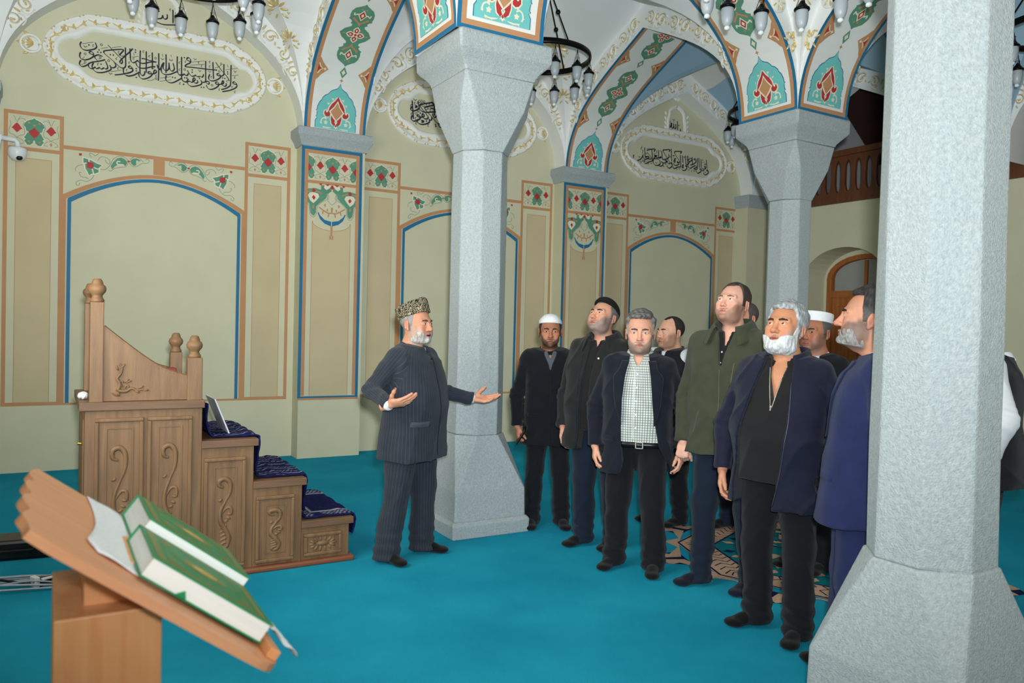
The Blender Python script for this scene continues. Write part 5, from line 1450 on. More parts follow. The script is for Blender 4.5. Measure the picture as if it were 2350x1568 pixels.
# ---------------------------------------------------------------- people: melted signed-distance figures
M_skin = mat('skin', (200, 150, 120), 0.5, 0.05, 60, 0.08, 500, attr=True, spec=0.35)
M_hair = mat('hair', (40, 34, 30), 0.6, 0.25, 160, 0.5, 240, attr=True, spec=0.3, stretch=(1, 1, .35))
M_eye = mat('eyeball', (230, 230, 230), 0.1, 0.0, 5, attr=True, spec=0.6)
def rotz(a): c, s = math.cos(a), math.sin(a); return np.array([[c, -s, 0], [s, c, 0], [0, 0, 1]])
def rotx(a): c, s = math.cos(a), math.sin(a); return np.array([[1, 0, 0], [0, c, -s], [0, s, c]])
def roty(a): c, s = math.cos(a), math.sin(a); return np.array([[c, 0, s], [0, 1, 0], [-s, 0, c]])
def cut_plane(s, p, n, k=0.004):
    """keep the side the normal points away from"""
    p = np.array(p, float); n = np.array(n, float); n /= np.linalg.norm(n)
    s.mod(lambda F, X, Y, Z: np.maximum(F, (X - p[0]) * n[0] + (Y - p[1]) * n[1] + (Z - p[2]) * n[2])); return s
def C3(c): return np.array(lin(c))

def build_head(root, o, R, T):
    """head, neck, hair, cap and beard in head space (chin z=0, face -Y, crown .235), placed by R, T into the body frame"""
    sc = o.get('head_scale', 1.0) * 1.08; fat = o.get('jowl', 0.0); h = 0.0032
    Ri = R.T; neck_base = Ri @ (np.array(o['neck_base']) - T) / sc; chest = Ri @ (np.array(o['neck_base']) + np.array([0, -.03, -.10]) - T) / sc
    lo_z = -.14 - o.get('chest', 0); s = SDF((-.105, -.145, lo_z), (.105, .135, .262), h)
    nl = o.get('nose', 1.0)
    s.ell((0, .018, .152), (.0755, .096, .086), .01)                                   # skull
    s.ell((0, -.028, .105), (.064 + fat * .004, .066, .090), .03)                      # face
    s.ell((0, -.030, .045), (.056 + fat * .010, .056, .042), .03)                      # jaw
    s.ell((0, -.074, .022), (.024 + fat * .004, .020, .020), .02)                      # chin
    if fat > 0: s.ell((0, -.026, .020), (.052 + fat * .006, .05, .026), .03)           # double chin
    for x in (-1, 1):
        s.ell((x * .044, -.064, .094), (.022, .022, .020), .022)                       # cheekbones
        s.ell((x * .040, -.066, .056), (.020 + fat * .006, .022, .024), .025)          # cheeks
        s.cone((x * .010, -.089, .131), (x * .048, -.075, .133), .011, .009, .016)     # brow ridge
    core = s.F.copy()
    for x in (-1, 1): s.ell((x * .032, -.104, .1155), (.021, .020, .0125), .014, 's')  # eye sockets
    s.cone((0, -.088, .124), (0, -.107 - .006 * (nl - 1), .082), .0085, .0115 * nl, .010) # nose
    s.ell((0, -.110 - .008 * (nl - 1), .0785), (.0115 * nl, .011 * nl, .010), .008)
    for x in (-1, 1):
        s.ell((x * .0125 * nl, -.098, .0765), (.0075, .011, .0075), .006)
        s.ell((x * .006, -.108, .0685), (.0035, .005, .003), .003, 's')
    for x in (-1, 1):                                                                   # eyelids
        s.ell((x * .032, -.0815, .1160), (.0165, .0135, .0125), .006)
        s.ell((x * .032, -.0955, .1150), (.0125, .011, .0042 * o.get('eye_open', 1.0)), .003, 's')
    s.cone((-.022, -.0885, .0475), (0, -.0955, .0500), .0052, .0066, .006); s.cone((.022, -.0885, .0475), (0, -.0955, .0500), .0052, .0066, .006)
    s.cone((-.017, -.0880, .0400), (.017, -.0880, .0400), .0066, .0066, .007); s.ell((0, -.0930, .0395), (.013, .007, .006), .006); s.ell((0, -.096, .0285), (.016, .006, .004), .008, 's'); s.ell((0, -.088, .0145), (.017, .012, .012), .016)
    mo = o.get('mouth_open', 0.0)
    s.ell((0, -.1015, .0442 - mo * .002), (.024, .0075, .0014 + mo * .005), .003, 's')  # mouth line
    noear = s.F.copy()
    for x in (-1, 1):                                                                   # ears
        e = rotz(x * .42)
        s.ell((x * .0775, .012, .106), (.0055, .018, .031), .008, rot=e); s.ell((x * .0835, .021, .110), (.0045, .0155, .028), .006, rot=e)
        s.ell((x * .0875, .012, .108), (.0045, .0095, .018), .004, 's', rot=e); s.ell((x * .080, .004, .081), (.0055, .008, .0095), .006)
    nb = o.get('neck_r', .056)
    s.cone((0, .026, .055), neck_base, .052 * (nb / .056), nb * 1.04, .028); s.cone(neck_base, chest, nb * 1.1, .088, .04)
    if o.get('chest'): s.cone(chest, Ri @ (np.array(o['neck_base']) + np.array([0, -.045, -.24]) - T) / sc, .088, .096, .03)
    s.cone((0, -.022, .0), neck_base + np.array([0, -.03, .0]), .018, .02, .03)     # throat
    FF = s.F
    V, Q = s.mesh()
    # skin colours
    sk = C3(o.get('skin', (206, 152, 122))); x, y, z = V.T; col = np.tile(sk, (len(V), 1))
    col *= (1 + .05 * vnoise((x, y, z), 60, 4))[:, None]
    def blend(m, c, a=1.0): 
        nonlocal col
        m = np.clip(m * a, 0, 1)[:, None]; col = col * (1 - m) + C3(c)[None] * m
    red = np.exp(-(((np.abs(x) - .044) / .022) ** 2 + ((z - .075) / .022) ** 2)) * (y < -.03); blend(red, (205, 110, 92), .28)
    blend(np.exp(-((x / .013) ** 2 + ((z - .080) / .014) ** 2)) * (y < -.098), (200, 106, 90), .35); blend((np.abs(x) > .078) * 1., (206, 112, 96), .25)
    lip = (np.abs(x) < .025) & (y < -.080) & (np.abs(z - .0447) < .0105 - .30 * np.abs(x)); blend(lip * 1., o.get('lip', (172, 92, 84)), .75)
    blend(((np.abs(x) < .021) & (y < -.08) & (np.abs(z - .0442 + mo * .002) < .0018 + mo * .004)) * 1., (70, 28, 26), .85)
    stub = o.get('stubble')
    jaw = smooth01(np.interp(np.abs(x), [0, .012, .028, .048, .066], [.036, .038, .056, .068, .098]) - z, -.006, .014) * smooth01(z, -.034, -.004) * smooth01(.018 - y, 0, .025)
    side = smooth01(-(np.abs(np.abs(x) - .070)), -.022, -.008) * smooth01(-np.abs(y + .012), -.034, -.02) * smooth01(-z, -.12, -.095) * smooth01(z, .0, .03)
    musta = np.exp(-((z - .0595) / .0055) ** 2) * smooth01(-np.abs(x), -.034, -.024) * (y < -.072)
    beard_m = np.clip(np.maximum(np.maximum(jaw, side), musta) * (1 - lip), 0, 1)
    if stub: blend(beard_m, stub[0], stub[1])
    buzz = o.get('buzz')
    hl = lambda X, Y, Z, hf: (Z - (hf + 0.0)) 
    parts = [(V, Q, col)]
    # neck shadows stay real; place everything
    def place(P): return (P * sc) @ R.T + T
    NA = 10 if o.get('forearm') else 4; ANG = [2 * PI * q_ / NA for q_ in range(NA)]
    BV = [place(V)]; BQ = [Q]; BC = [col]; nv = len(V)
    ch = np.array(o['neck_base']) + np.array([0, -.02, -.13])
    for (hv, hq, hc), (sh, el, wr, sg) in zip(o['hands'], o['arm_list']):
        if len(hv) == 0: continue
        BV.append(hv); BQ.append(hq + nv); BC.append(hc); off_h = nv; nv += len(hv)
        # the arm under the sleeve joins hand and trunk in one surface
        def ring_ids(P, cen, d, rad):
            d = d / np.linalg.norm(d); e1 = np.cross(d, [0, 1, .3]); e1 /= np.linalg.norm(e1); e2 = np.cross(d, e1); return [int(np.argmin(((P - (cen + rad * (e1 * math.cos(a_) + e2 * math.sin(a_)))) ** 2).sum(1))) for a_ in ANG]
        rw = .034 if o.get('forearm') else .030; d0 = (el - wr); i0 = [q_ + off_h for q_ in ring_ids(hv, wr + d0 / np.linalg.norm(d0) * .03, d0, .03)]
        prev = i0
        for cen, dd, rad in (((wr * .55 + el * .45, el - wr, .042), (el, sh - wr, .046), (sh, ch - el, .046)) if o.get('forearm') else ((el, sh - wr, .034), (sh, ch - el, .036))):
            d = dd / np.linalg.norm(dd); e1 = np.cross(d, [0, 1, .3]); e1 /= np.linalg.norm(e1); e2 = np.cross(d, e1)
            BV.append(np.array([cen + rad * (e1 * math.cos(a_) + e2 * math.sin(a_)) for a_ in ANG])); BC.append(np.tile(sk, (NA, 1))); cur = [nv + q_ for q_ in range(NA)]; nv += NA
            BQ.append(np.array([(prev[q_], prev[(q_ + 1) % NA], cur[(q_ + 1) % NA], cur[q_]) for q_ in range(NA)])); prev = cur
        i1 = ring_ids(BV[0], ch, ch - sh, .04)
        BQ.append(np.array([(prev[q_], prev[(q_ + 1) % NA], i1[(q_ + 1) % NA], i1[q_]) for q_ in range(NA) if i1[q_] != i1[(q_ + 1) % NA]] or [(prev[0], prev[1], i1[0], i1[0] + 1)]))
    np_mesh('body', np.vstack(BV), np.vstack(BQ), M_skin, root, np.vstack(BC))
    # eyes
    gz = Ri @ np.array(o['gaze']) if 'gaze' in o else np.array([0, -1, 0.]); gz = gz / np.linalg.norm(gz)
    n1, n2 = 14, 18
    for x0 in (-1, 1):
        c = np.array([x0 * .032, -.0805, .1152]); P = []; Cc = []; r = .0128
        up = np.array([0, 0, 1.]); ax = gz.copy(); ax[0] = np.clip(ax[0], -.55, .55); ax[2] = np.clip(ax[2], -.3, .45); ax[1] = -1; ax /= np.linalg.norm(ax); e1 = np.cross(ax, up); e1 /= np.linalg.norm(e1); e2 = np.cross(e1, ax)
        for i in range(n1 + 1):
            a = PI * i / n1
            for j in range(n2):
                b = 2 * PI * j / n2; P.append(c + r * (ax * math.cos(a) + (e1 * math.cos(b) + e2 * math.sin(b)) * math.sin(a)))
                Cc.append(C3((18, 14, 12)) if a < .2 else (C3(o.get('iris', (66, 46, 34))) if a < .47 else C3((222, 218, 212))))
        F = [(i * n2 + j, i * n2 + (j + 1) % n2, (i + 1) * n2 + (j + 1) % n2, (i + 1) * n2 + j) for i in range(n1) for j in range(n2)]
        np_mesh('eye', place(np.array(P)), np.array(F), M_eye, root, np.array(Cc))
    # eyebrows
    bc = o.get('brow', (44, 36, 32)); bt = o.get('brow_t', .0042)
    for x0 in (-1, 1):
        b = SDF((-.06, -.11, .115), (.06, -.05, .15), .0026)
        pts = [(x0 * .015, -.0985, .1325 + o.get('brow_up', 0)), (x0 * .030, -.0955, .1358 + o.get('brow_up', 0)), (x0 * .046, -.0845, .1338), (x0 * .055, -.0745, .1285)]
        b.chain(pts, [bt, bt * 1.1, bt * .8, bt * .5], .004); b.mod(lambda F, X, Y, Z: F + .0008 * vnoise((X, Y, Z), 900, 5)); Vb, Qb = b.mesh()
        np_mesh('eyebrow', place(Vb), Qb, M_hair, root, np.tile(C3(bc), (len(Vb), 1)))
    # hair: an offset shell of the skull kept behind a hairline
    hr = o.get('hair')
    if hr:
        t = SDF((-.105, -.145, lo_z), (.105, .135, .262), h); t.F = core.copy()
        X, Y, Z = t.grid()
        nz = vnoise((X * 1.0, Y * .5, Z), hr.get('nf', 130), 7)
        top = smooth01(Z, .13, .21); th = hr['side'] + (hr['top'] - hr['side']) * top + hr.get('rough', .0012) * nz
        F = t.F - th
        fl = hr.get('front', .185)                                   # height of the front hairline
        # keep region: above hairline in front, behind ears at the sides
        y_side = hr.get('ysid', -.020)
        line = fl + 0.30 * np.minimum(0, 0) - np.abs(X) * hr.get('recede', -.25)
        front = np.maximum(line - Z, 0 * X) 
        m_front = Z - (fl + np.abs(X) * hr.get('recede', .25) * 0 - hr.get('peak', .0) * np.exp(-(X / .02) ** 2) + hr.get('temple', .012) * np.exp(-((np.abs(X) - .048) / .018) ** 2))
        back_line = np.where(Y > .02, hr.get('nape', .045), np.where(Y > y_side, hr.get('ear', .105) , 9.))
        back_line = np.interp(Y, [-.2, y_side - .012, y_side, .018, .05, .13], [9, .165, hr.get('ear', .100), hr.get('ear', .100), hr.get('nape', .045), hr.get('nape', .045)])
        keep = np.maximum(m_front, Z - back_line)
        F = t.F - th * np.clip(.35 + keep / .025, .35, 1); F = np.maximum(F, -(keep + .002 * vnoise((X, Y, Z), 260, 21)) * .7)
        F = np.maximum(F, -(core + .004))
        t.F = F.astype(np.float32); Vh, Qh = t.mesh()
        c1, c2 = C3(hr['col']), C3(hr.get('col2', hr['col'])); xx, yy, zz = Vh.T; w = np.clip(.5 + .5 * vnoise((xx, yy, zz * .4), 420, 9), 0, 1)
        g = hr.get('grey_side'); cc = c1[None] * (1 - w[:, None]) + c2[None] * w[:, None]
        if g: q = (smooth01(-zz, -.175, -.13))[:, None]; cc = cc * (1 - q) + C3(g)[None] * q
        np_mesh('hair', place(Vh), Qh, M_hair, root, cc)
    bd = o.get('beard')
    if bd:
        t = SDF((-.105, -.145, lo_z), (.105, .135, .262), h); X, Y, Z = t.grid()
        off = bd['t'] + bd.get('long', 0) * smooth01(-Z, -.045, .0) + bd.get('rough', .0016) * vnoise((X, Y, Z * .5), 200, 11)
        FB = np.maximum(noear, -.03) ; F = FB - off
        jawm = np.interp(np.abs(X) + 0 * Z, [0, .018, .03, .055, .1], [.034, .036, .052, .062, .07])
        yb = np.interp(Z, [-.05, .0, .03, .075, .115, .13], [-.01, .008, .018, .014, .000, -.004])     # back edge
        wy = np.clip((Y + .078) / .030, 0, 1); wy2 = np.clip((Y + .048) / .022, 0, 1); lim = (jawm * (1 - wy) + .066 * wy) * (1 - wy2) + bd.get('burn', .118) * wy2
        up = Z - lim
        keep = np.minimum(-up, np.minimum(yb - Y, Z + bd.get('low', .022)))
        if bd.get('must', True):
            ms = np.minimum(np.minimum(.029 - np.abs(X), -(np.abs(Z - .0600 + np.abs(X) * .25) - .0055)), -Y - .07); keep = np.maximum(keep, ms)
            cn = np.minimum(np.minimum(.012 - np.abs(np.abs(X) - .030), -(np.abs(Z - .046) - .016)), -Y - .055); keep = np.maximum(keep, cn)
        F = np.maximum(F, -keep * .8); F = np.maximum(F, -(FB + .003)); t.F = F.astype(np.float32); Vh, Qh = t.mesh()
        xx, yy, zz = Vh.T; w = np.clip(.5 + .5 * vnoise((xx, yy, zz * .5), 400, 13), 0, 1)[:, None]
        np_mesh('beard', place(Vh), Qh, M_hair, root, C3(bd['col'])[None] * (1 - w) + C3(bd.get('col2', bd['col']))[None] * w)
    cp = o.get('cap')
    if cp:
        t = SDF((-.12, -.14, .08), (.12, .15, .36), .0042); tl = cp.get('tilt', .15)
        rot = rotx(-tl)
        def loc(X, Y, Z): y, z = Y - .015, Z - cp['z']; return X, y * math.cos(tl) - z * math.sin(tl), y * math.sin(tl) + z * math.cos(tl)
        X, Y, Z = t.grid(); a, b, c = loc(X, Y, Z)
        if cp['kind'] == 'dome':
            rx, ry, hh = cp.get('rx', .083), cp.get('ry', .103), cp['h']
            q = np.sqrt((a / rx) ** 2 + (b / ry) ** 2 + (np.maximum(c, 0) / hh) ** 2); F = (q - 1) * min(rx, hh)
        else:
            gr = 1 + cp.get('flare', .0) * np.clip(c / cp['h'], 0, 1); rx, ry, hh = cp.get('rx', .084) * gr, cp.get('ry', .104) * gr, cp['h']
            q = np.sqrt((a / rx) ** 2 + (b / ry) ** 2); dz = c - (hh - cp.get('dent', 0.) * (1 - np.clip(q, 0, 1) ** 2) + cp.get('crest', 0) * (1 - np.abs(a) / .09)); rr = .012
            F = np.minimum(np.maximum((q - 1) * .085 + rr, dz + rr), 0) + np.sqrt(np.maximum((q - 1) * .085 + rr, 0) ** 2 + np.maximum(dz + rr, 0) ** 2) - rr
        F = np.maximum(F, -c) + cp.get('rough', 0.) * vnoise((X, Y, Z), cp.get('nf', 200), 17)
        t.F = F.astype(np.float32); Vc, Qc = t.mesh(); np_mesh('cap', place(Vc), Qc, cp['mat'], root)

def hand(sideL, wrist, fdir, pnorm, pose, skin, scale=1.0, h=0.0031):
    """five-fingered hand; fdir = towards the fingers, pnorm = out of the palm; sideL = +1 for the left hand"""
    f = np.array(fdir, float); f /= np.linalg.norm(f); n = np.array(pnorm, float); n -= f * (n @ f); n /= np.linalg.norm(n)
    t = np.cross(f, n) * (-1 if sideL > 0 else 1)          # towards the thumb
    B = np.stack([t, n, f], 1); s = SDF((-.075, -.06, -.06), (.095, .085, .205), h)
    s.cone((0, 0, -.055), (0, 0, .0), .029, .026, .02)
    s.ell((.003, -.001, .045), (.038, .0155, .050), .015); s.ell((.0, -.002, .075), (.040, .0135, .022), .012); s.ell((.022, .007, .030), (.018, .014, .028), .012); s.ell((-.022, .006, .030), (.014, .012, .030), .012)
    P = {'relaxed': ([.28, .34, .40, .48], [.55, .6, .65, .7], .10, (.35, .2)), 'open': ([.10, .16, .22, .30], [.18, .25, .32, .4], .22, (.95, .25)), 'fist': ([1.25, 1.3, 1.3, 1.3], [1.5, 1.5, 1.5, 1.5], .02, (.35, .5)), 'phone': ([.75, .8, .85, .9], [.75, .8, .8, .85], .05, (.5, .3)), 'point': ([.22, .5, .55, .6], [.35, .7, .75, .8], .10, (.35, .3))}[pose]
    base = [(.029, 0, .084), (.010, 0, .090), (-.010, 0, .087), (-.028, 0, .077)]; ln = [(.042, .026, .022), (.047, .030, .023), (.043, .028, .022), (.034, .021, .020)]; rd = [.0092, .0096, .0090, .0080]
    for k in range(4):
        a = np.array(base[k]); sp = P[2] * (1.5 - k) * .35; b1 = P[0][k]; b2 = P[1][k]; pts = [a + np.array([0, 0, -.02]), a]; ang = b1
        d = np.array([math.sin(sp), 0, math.cos(sp)])
        for i, l in enumerate(ln[k]):
            dd = np.array([d[0] * math.cos(ang), math.sin(ang), d[2] * math.cos(ang)]); pts.append(pts[-1] + dd * l * .98); ang += b2 * (1 if i == 0 else .6)
        s.chain(pts, [rd[k] * 1.05, rd[k] * 1.06, rd[k], rd[k] * .92, rd[k] * .78], .005)
    ta, tb = P[3]; p0 = np.array([.022, .010, .018]); d0 = np.array([math.sin(ta), tb, math.cos(ta)]); d0 /= np.linalg.norm(d0); d1 = np.array([math.sin(ta * .75), tb * 1.5, math.cos(ta * .75)]); d1 /= np.linalg.norm(d1)
    s.chain([p0, p0 + d0 * .042, p0 + d0 * .042 + d1 * .032, p0 + d0 * .042 + d1 * .058], [.0145, .0118, .0108, .0085], .008)
    V, Q = s.mesh(); sk = C3(skin); col = np.tile(sk, (len(V), 1)) * (1 + .06 * vnoise(V.T, 90, 3))[:, None]
    W = (V * scale) @ B.T + np.array(wrist)
    tip = smooth01(V[:, 2], .11, .16)[:, None] * .25; col = col * (1 - tip) + C3((214, 132, 112))[None] * tip
    if np.linalg.det(B) < 0: Q = Q[:, ::-1]
    return W, Q, col

def folds(s, amp, seed, f=26.0, stretch=(1., 1., .45)):
    """soft cloth folds"""
    def fn(F, X, Y, Z):
        P = (X * stretch[0], Y * stretch[1], Z * stretch[2]); w = vnoise(P, f * .5, seed); q = np.sin(1.7 * w + f * (Z * .8 + .35 * X) + 1.5 * vnoise(P, f * .35, seed + 1))
        r = 1 - np.abs(np.sin(1.2 * w + f * .8 * (Z * .5 - .5 * X + .3 * Y) + 2.0 * vnoise(P, f * .3, seed + 5))); return F + amp * (.5 * vnoise(P, f, seed + 2) + .45 * q - .9 * r ** 3)
    return s.mod(fn)

def cloth_mat(name, c, rough=.85, kind=None, c2=(200, 200, 200), var=.12):
    """woven cloth; kind 'pin' adds pinstripes, 'check' a small plaid"""
    if name in MATS: return MATS[name]
    m = mat(name, c, rough, var, 14, .35, 420, spec=.15); N = m.node_tree.nodes; K = m.node_tree.links; b = N['Principled BSDF']
    b.inputs['Sheen Weight'].default_value = .12
    if kind:
        old = b.inputs['Base Color'].links[0].from_socket; tc = N.new('ShaderNodeAttribute'); tc.attribute_name = 'Col'; sp = N.new('ShaderNodeSeparateXYZ'); K.new(tc.outputs['Vector'], sp.inputs[0])
        def stripe(out, freq, width, add=None):
            s = out
            if add is not None:
                ad = N.new('ShaderNodeMath'); ad.operation = 'ADD'; K.new(out, ad.inputs[0]); K.new(add, ad.inputs[1]); s = ad.outputs[0]
            mu = N.new('ShaderNodeMath'); mu.operation = 'MULTIPLY'; mu.inputs[1].default_value = freq; K.new(s, mu.inputs[0])
            fr = N.new('ShaderNodeMath'); fr.operation = 'FRACT'; K.new(mu.outputs[0], fr.inputs[0]); lt = N.new('ShaderNodeMath'); lt.operation = 'LESS_THAN'; lt.inputs[1].default_value = width; K.new(fr.outputs[0], lt.inputs[0]); return lt.outputs[0]
        col = old
        for out, fq, wd, cc, am in ([(0, 62, .09, c2, .35)] if kind == 'pin' else [(0, 62, .28, (40, 62, 96), .75), (2, 62, .26, (60, 84, 84), .7), (0, 31, .10, (150, 150, 90), .5)]):
            mx = N.new('ShaderNodeMix'); mx.data_type = 'RGBA'; st = stripe(sp.outputs[out], fq, wd); mm = N.new('ShaderNodeMath'); mm.operation = 'MULTIPLY'; mm.inputs[1].default_value = am; K.new(st, mm.inputs[0])
            K.new(mm.outputs[0], mx.inputs['Factor']); K.new(col, mx.inputs[6]); mx.inputs[7].default_value = (*lin(cc), 1); col = mx.outputs[2]
        K.new(col, b.inputs['Base Color'])
    return m

def torso_rows(k, g, belly, hem, ex=0.0, lean=0.0, hemw=1.0):
    """outline of a clothed trunk from hem to collar; g girth, belly forward bulge"""
    R = [(.74, .190 * hemw, .132 * hemw), (.92, .186, .132), (1.06, .180, .126), (1.18, .183, .128), (1.30, .192, .126), (1.38, .186, .112), (1.43, .150, .092), (1.475, .095, .078)]
    bl = {.92: .6, 1.06: 1.0, 1.18: .75, 1.30: .25, .74: .3}
    out = []
    for z, rx, ry in R:
        b = belly * bl.get(z, 0); gg = g if z < 1.4 else 1 + (g - 1) * .4
        out.append([z * k, rx * k * gg + ex + b * .25, ry * k * gg + ex + b * .5, 0, (.012 - b * .5) + lean * (z - .9)])
    z0 = hem; zs = [r[0] for r in out]
    if z0 > zs[0]:
        row = [z0] + [float(np.interp(z0, zs, [r[i] for r in out])) for i in (1, 2, 3, 4)]; out = [row] + [r for r in out if r[0] > z0 + .01]
    else: out[0][0] = z0
    return out

def wrap_uv(V, axes):
    """cloth coordinates: around the nearest limb or trunk axis, and along it"""
    best = np.full(len(V), 9.); U = np.zeros((len(V), 3))
    for a, b, r in axes:
        a = np.array(a, float); b = np.array(b, float); d = b - a; L = np.linalg.norm(d); d = d / L; q = V - a; t = np.clip(q @ d, 0, L); w = q - t[:, None] * d; dist = np.abs(np.linalg.norm(w, axis=1) - r)
        e1 = np.array([1., 0, 0]) - d * d[0]; e1 /= np.linalg.norm(e1); e2 = np.cross(d, e1); ang = np.arctan2(w @ e1, -(w @ e2) * (1 if d[2] > 0 else -1)); m = dist < best
        best[m] = dist[m]; U[m, 0] = (ang[m] + 4) * r; U[m, 2] = 2 + V[m, 2]
    return U
def person(name, pos, heading, H, o):
    """o: outfit, pose and features; heading = world angle of the front"""
    k = H / 1.75; root = empty('person', (pos[0], pos[1], 0), heading + PI / 2); tag(root, name, 'person', 'men standing in the hall')
    g, belly, lean = o.get('girth', 1.0), o.get('belly', 0.0), o.get('lean', 0.0); sway = np.array([o.get('sway', (0, 0))[0], o.get('sway', (0, 0))[1], 0.])
    shy = lean * .5
    # ---- arms
    SH = {}; hands = []; arms = {}
    for sd, s in (('R', -1), ('L', 1)):
        a = o.get('arm' + sd, {})
        sh = np.array([s * .170 * k * (1 + (g - 1) * .6), .012 + shy, 1.405 * k]); el = np.array(a.get('el', (s * (.232 + .16 * (g - 1)) * k, .035, 1.12 * k))); wr = np.array(a.get('wr', (s * (.240 + .13 * (g - 1)) * k, -.025, .885 * k)))
        arms[sd] = (sh, el, wr, s)
        fd = a.get('f', (wr - el) / np.linalg.norm(wr - el)); pn = a.get('n', (-s, .25, 0))
        if a.get('hand', True): hands.append(hand(s, wr + np.array(fd) / np.linalg.norm(fd) * .012, fd, pn, a.get('pose', 'relaxed'), o.get('hand_skin', o.get('skin', (206, 152, 122))), a.get('hs', 1.0) * k ** .5))
    if not hands:
        hands = []
    # ---- head
    hy, hp, hro = [math.radians(v) for v in o.get('head', (0, 0, 0))]; R = rotz(hy) @ rotx(-hp) @ roty(hro)
    nb = np.array([0, .030 + lean * .57, 1.462 * k]); sc = o.get('head_scale', 1.0) * 1.08; piv = nb + np.array([0, -.012 + o.get('head_fwd', 0) * -1, .105 * k + o.get('neck_up', 0)])
    T = piv - sc * (R @ np.array([0, .026, .055])); hd = dict(o); hd['neck_base'] = nb; hd['hands'] = hands; hd['arm_list'] = [arms[d_] for d_ in 'RL' if o.get('arm' + d_, {}).get('hand', True)]
    build_head(root, hd, R, T)
    # ---- trousers
    feet = o.get('feet', ((-.11, 0, -12), (.11, 0, 12)))
    tr = o['trousers']; lo = (-.42, -.40, 0.0); hi = (.42, .40, 1.12 * k)
    t = SDF(lo, hi, .0098); w = tr.get('w', 1.0)
    t.ell((0, .008, .97 * k), (.165 * k * g, .118 * k * g + belly * .3, .14 * k), .03)
    for fx, fy, fa in feet:
        s = -1 if fx < 0 else 1; hp_ = np.array([s * .088 * k * g, .01, .90 * k]); an = np.array([fx, fy, .055]); kn = hp_ * .5 + an * .5 + np.array([math.sin(math.radians(fa)) * .02, -.022, .0])
        t.chain([hp_, kn, an], [.092 * k * g * w, .070 * k * w, .062 * k * w * tr.get('hem', 1.0)], .035)
        t.cone(hp_ + np.array([0, .035, .02]), hp_ + np.array([0, .02, -.12]), .085 * k * g, .07, .05)
        t.cone(an + np.array([0, -.02, -.012]), an + np.array([0, -.045, -.02]), .052 * w, .045, .03)
    folds(t, .0068, o.get('seed', 1) + 20, 24); X, Y, Z = t.grid(); t.mod(lambda F, X, Y, Z: np.maximum(F + .0055 * smooth01(-Z, -.32, -.1) * np.sin(Z * 85 + X * 20 + 9 * Y), np.maximum(.026 - Z, Z - 1.05 * k)))
    Vt, Qt = t.mesh(); np_mesh('trousers', Vt, Qt, tr['mat'], root, wrap_uv(Vt, [((s_ * .1 * k, 0, 1.0 * k), (fx, fy, .05), .075) for (fx, fy, fa), s_ in zip(feet, (-1, 1))]))
    # ---- feet in socks
    for fx, fy, fa in feet:
        q = SDF((-.09, -.24, 0), (.09, .12, .17), .006); q.cone((0, .015, .15), (0, .012, .06), .040, .042, .02); q.ell((0, .035, .036), (.036, .042, .036), .02); q.ell((0, -.05, .042), (.042, .085, .036), .02); q.ell((.004, -.135, .026), (.046, .062, .025), .02)
        q.mod(lambda F, X, Y, Z: np.maximum(F + .0015 * vnoise((X, Y, Z), 70, 3), .002 - Z)); Vf, Qf = q.mesh(); Rf = rotz(math.radians(fa)); np_mesh('sock', Vf @ Rf.T + np.array([fx, fy, 0]), Qf, o.get('sock', M_sock), root)
    # ---- upper garments
    def trunk(sdf, ex, hem, top_r=0.0, hemw=1.0, sh=1.0):
        sdf.loft(torso_rows(k, g, belly, hem, ex, lean, hemw), .02, pw=2.5)
        for s in (-1, 1): sdf.cone((s * .05 * k, .022 + shy, 1.436 * k), (s * .160 * k * (1 + (g - 1) * .6), .014 + shy, 1.404 * k), .040 + ex, .056 * sh + ex, .05)
    def opening(op):
        zz = [r[0] for r in op]; return lambda Z: (np.interp(Z, zz, [r[1] for r in op]), np.interp(Z, zz, [r[2] for r in op]))
    def neck_hole(sdf, r, tilt=.5, z=1.46): sdf.cone((0, .03 + shy, (z + .0) * k), (0, .0 + shy, (z + .2) * k), r, r + .02, .008, 's')
    for gm in o['garments']:
        ex = gm.get('ex', .018); hem = gm.get('hem', .80) * k; hh = .0088
        q = SDF((-.62 if gm.get('wide') else -.48, -.62 if gm.get('wide') else -.42, min(hem, .74 * k) - .04), (.62 if gm.get('wide') else .48, .42, 1.60 * k), hh)
        trunk(q, ex, hem, hemw=gm.get('hemw', 1.0))
        sl = gm.get('sleeve', 'long')
        if sl:
            for sd in ('R', 'L'):
                sh, el, wr, s = arms[sd]; ks = gm.get('sw', 1.0)
                if sl == 'long': q.chain([sh, el, wr], [.068 * k * ks, .056 * k * ks, .046 * k * ks], .014); q.cone(sh + np.array([-s * .02, 0, -.04]), el * .4 + sh * .6, .062, .054 * ks, .02)
                else: m = sh + (el - sh) * gm.get('short', .72); q.chain([sh, m], [.078 * k * ks, .068 * k * ks], .03)
                if sl == 'long':
                    d = wr - el; d /= np.linalg.norm(d); e = wr + d * (.004 + gm.get('cuff', 0))
                    def cf(F, X, Y, Z, e=e, d=d):
                        a = (X - e[0]) * d[0] + (Y - e[1]) * d[1] + (Z - e[2]) * d[2]; r2 = (X - e[0]) ** 2 + (Y - e[1]) ** 2 + (Z - e[2]) ** 2; return np.where(r2 < .09 ** 2, np.maximum(F, a), F)
                    q.mod(cf)
                else:
                    d = el - sh; d /= np.linalg.norm(d); e = sh + (el - sh) * gm.get('short', .72)
                    def cf2(F, X, Y, Z, e=e, d=d):
                        a = (X - e[0]) * d[0] + (Y - e[1]) * d[1] + (Z - e[2]) * d[2]; r2 = (X - e[0]) ** 2 + (Y - e[1]) ** 2 + (Z - e[2]) ** 2; return np.where(r2 < .12 ** 2, np.maximum(F, a), F)
                    q.mod(cf2)
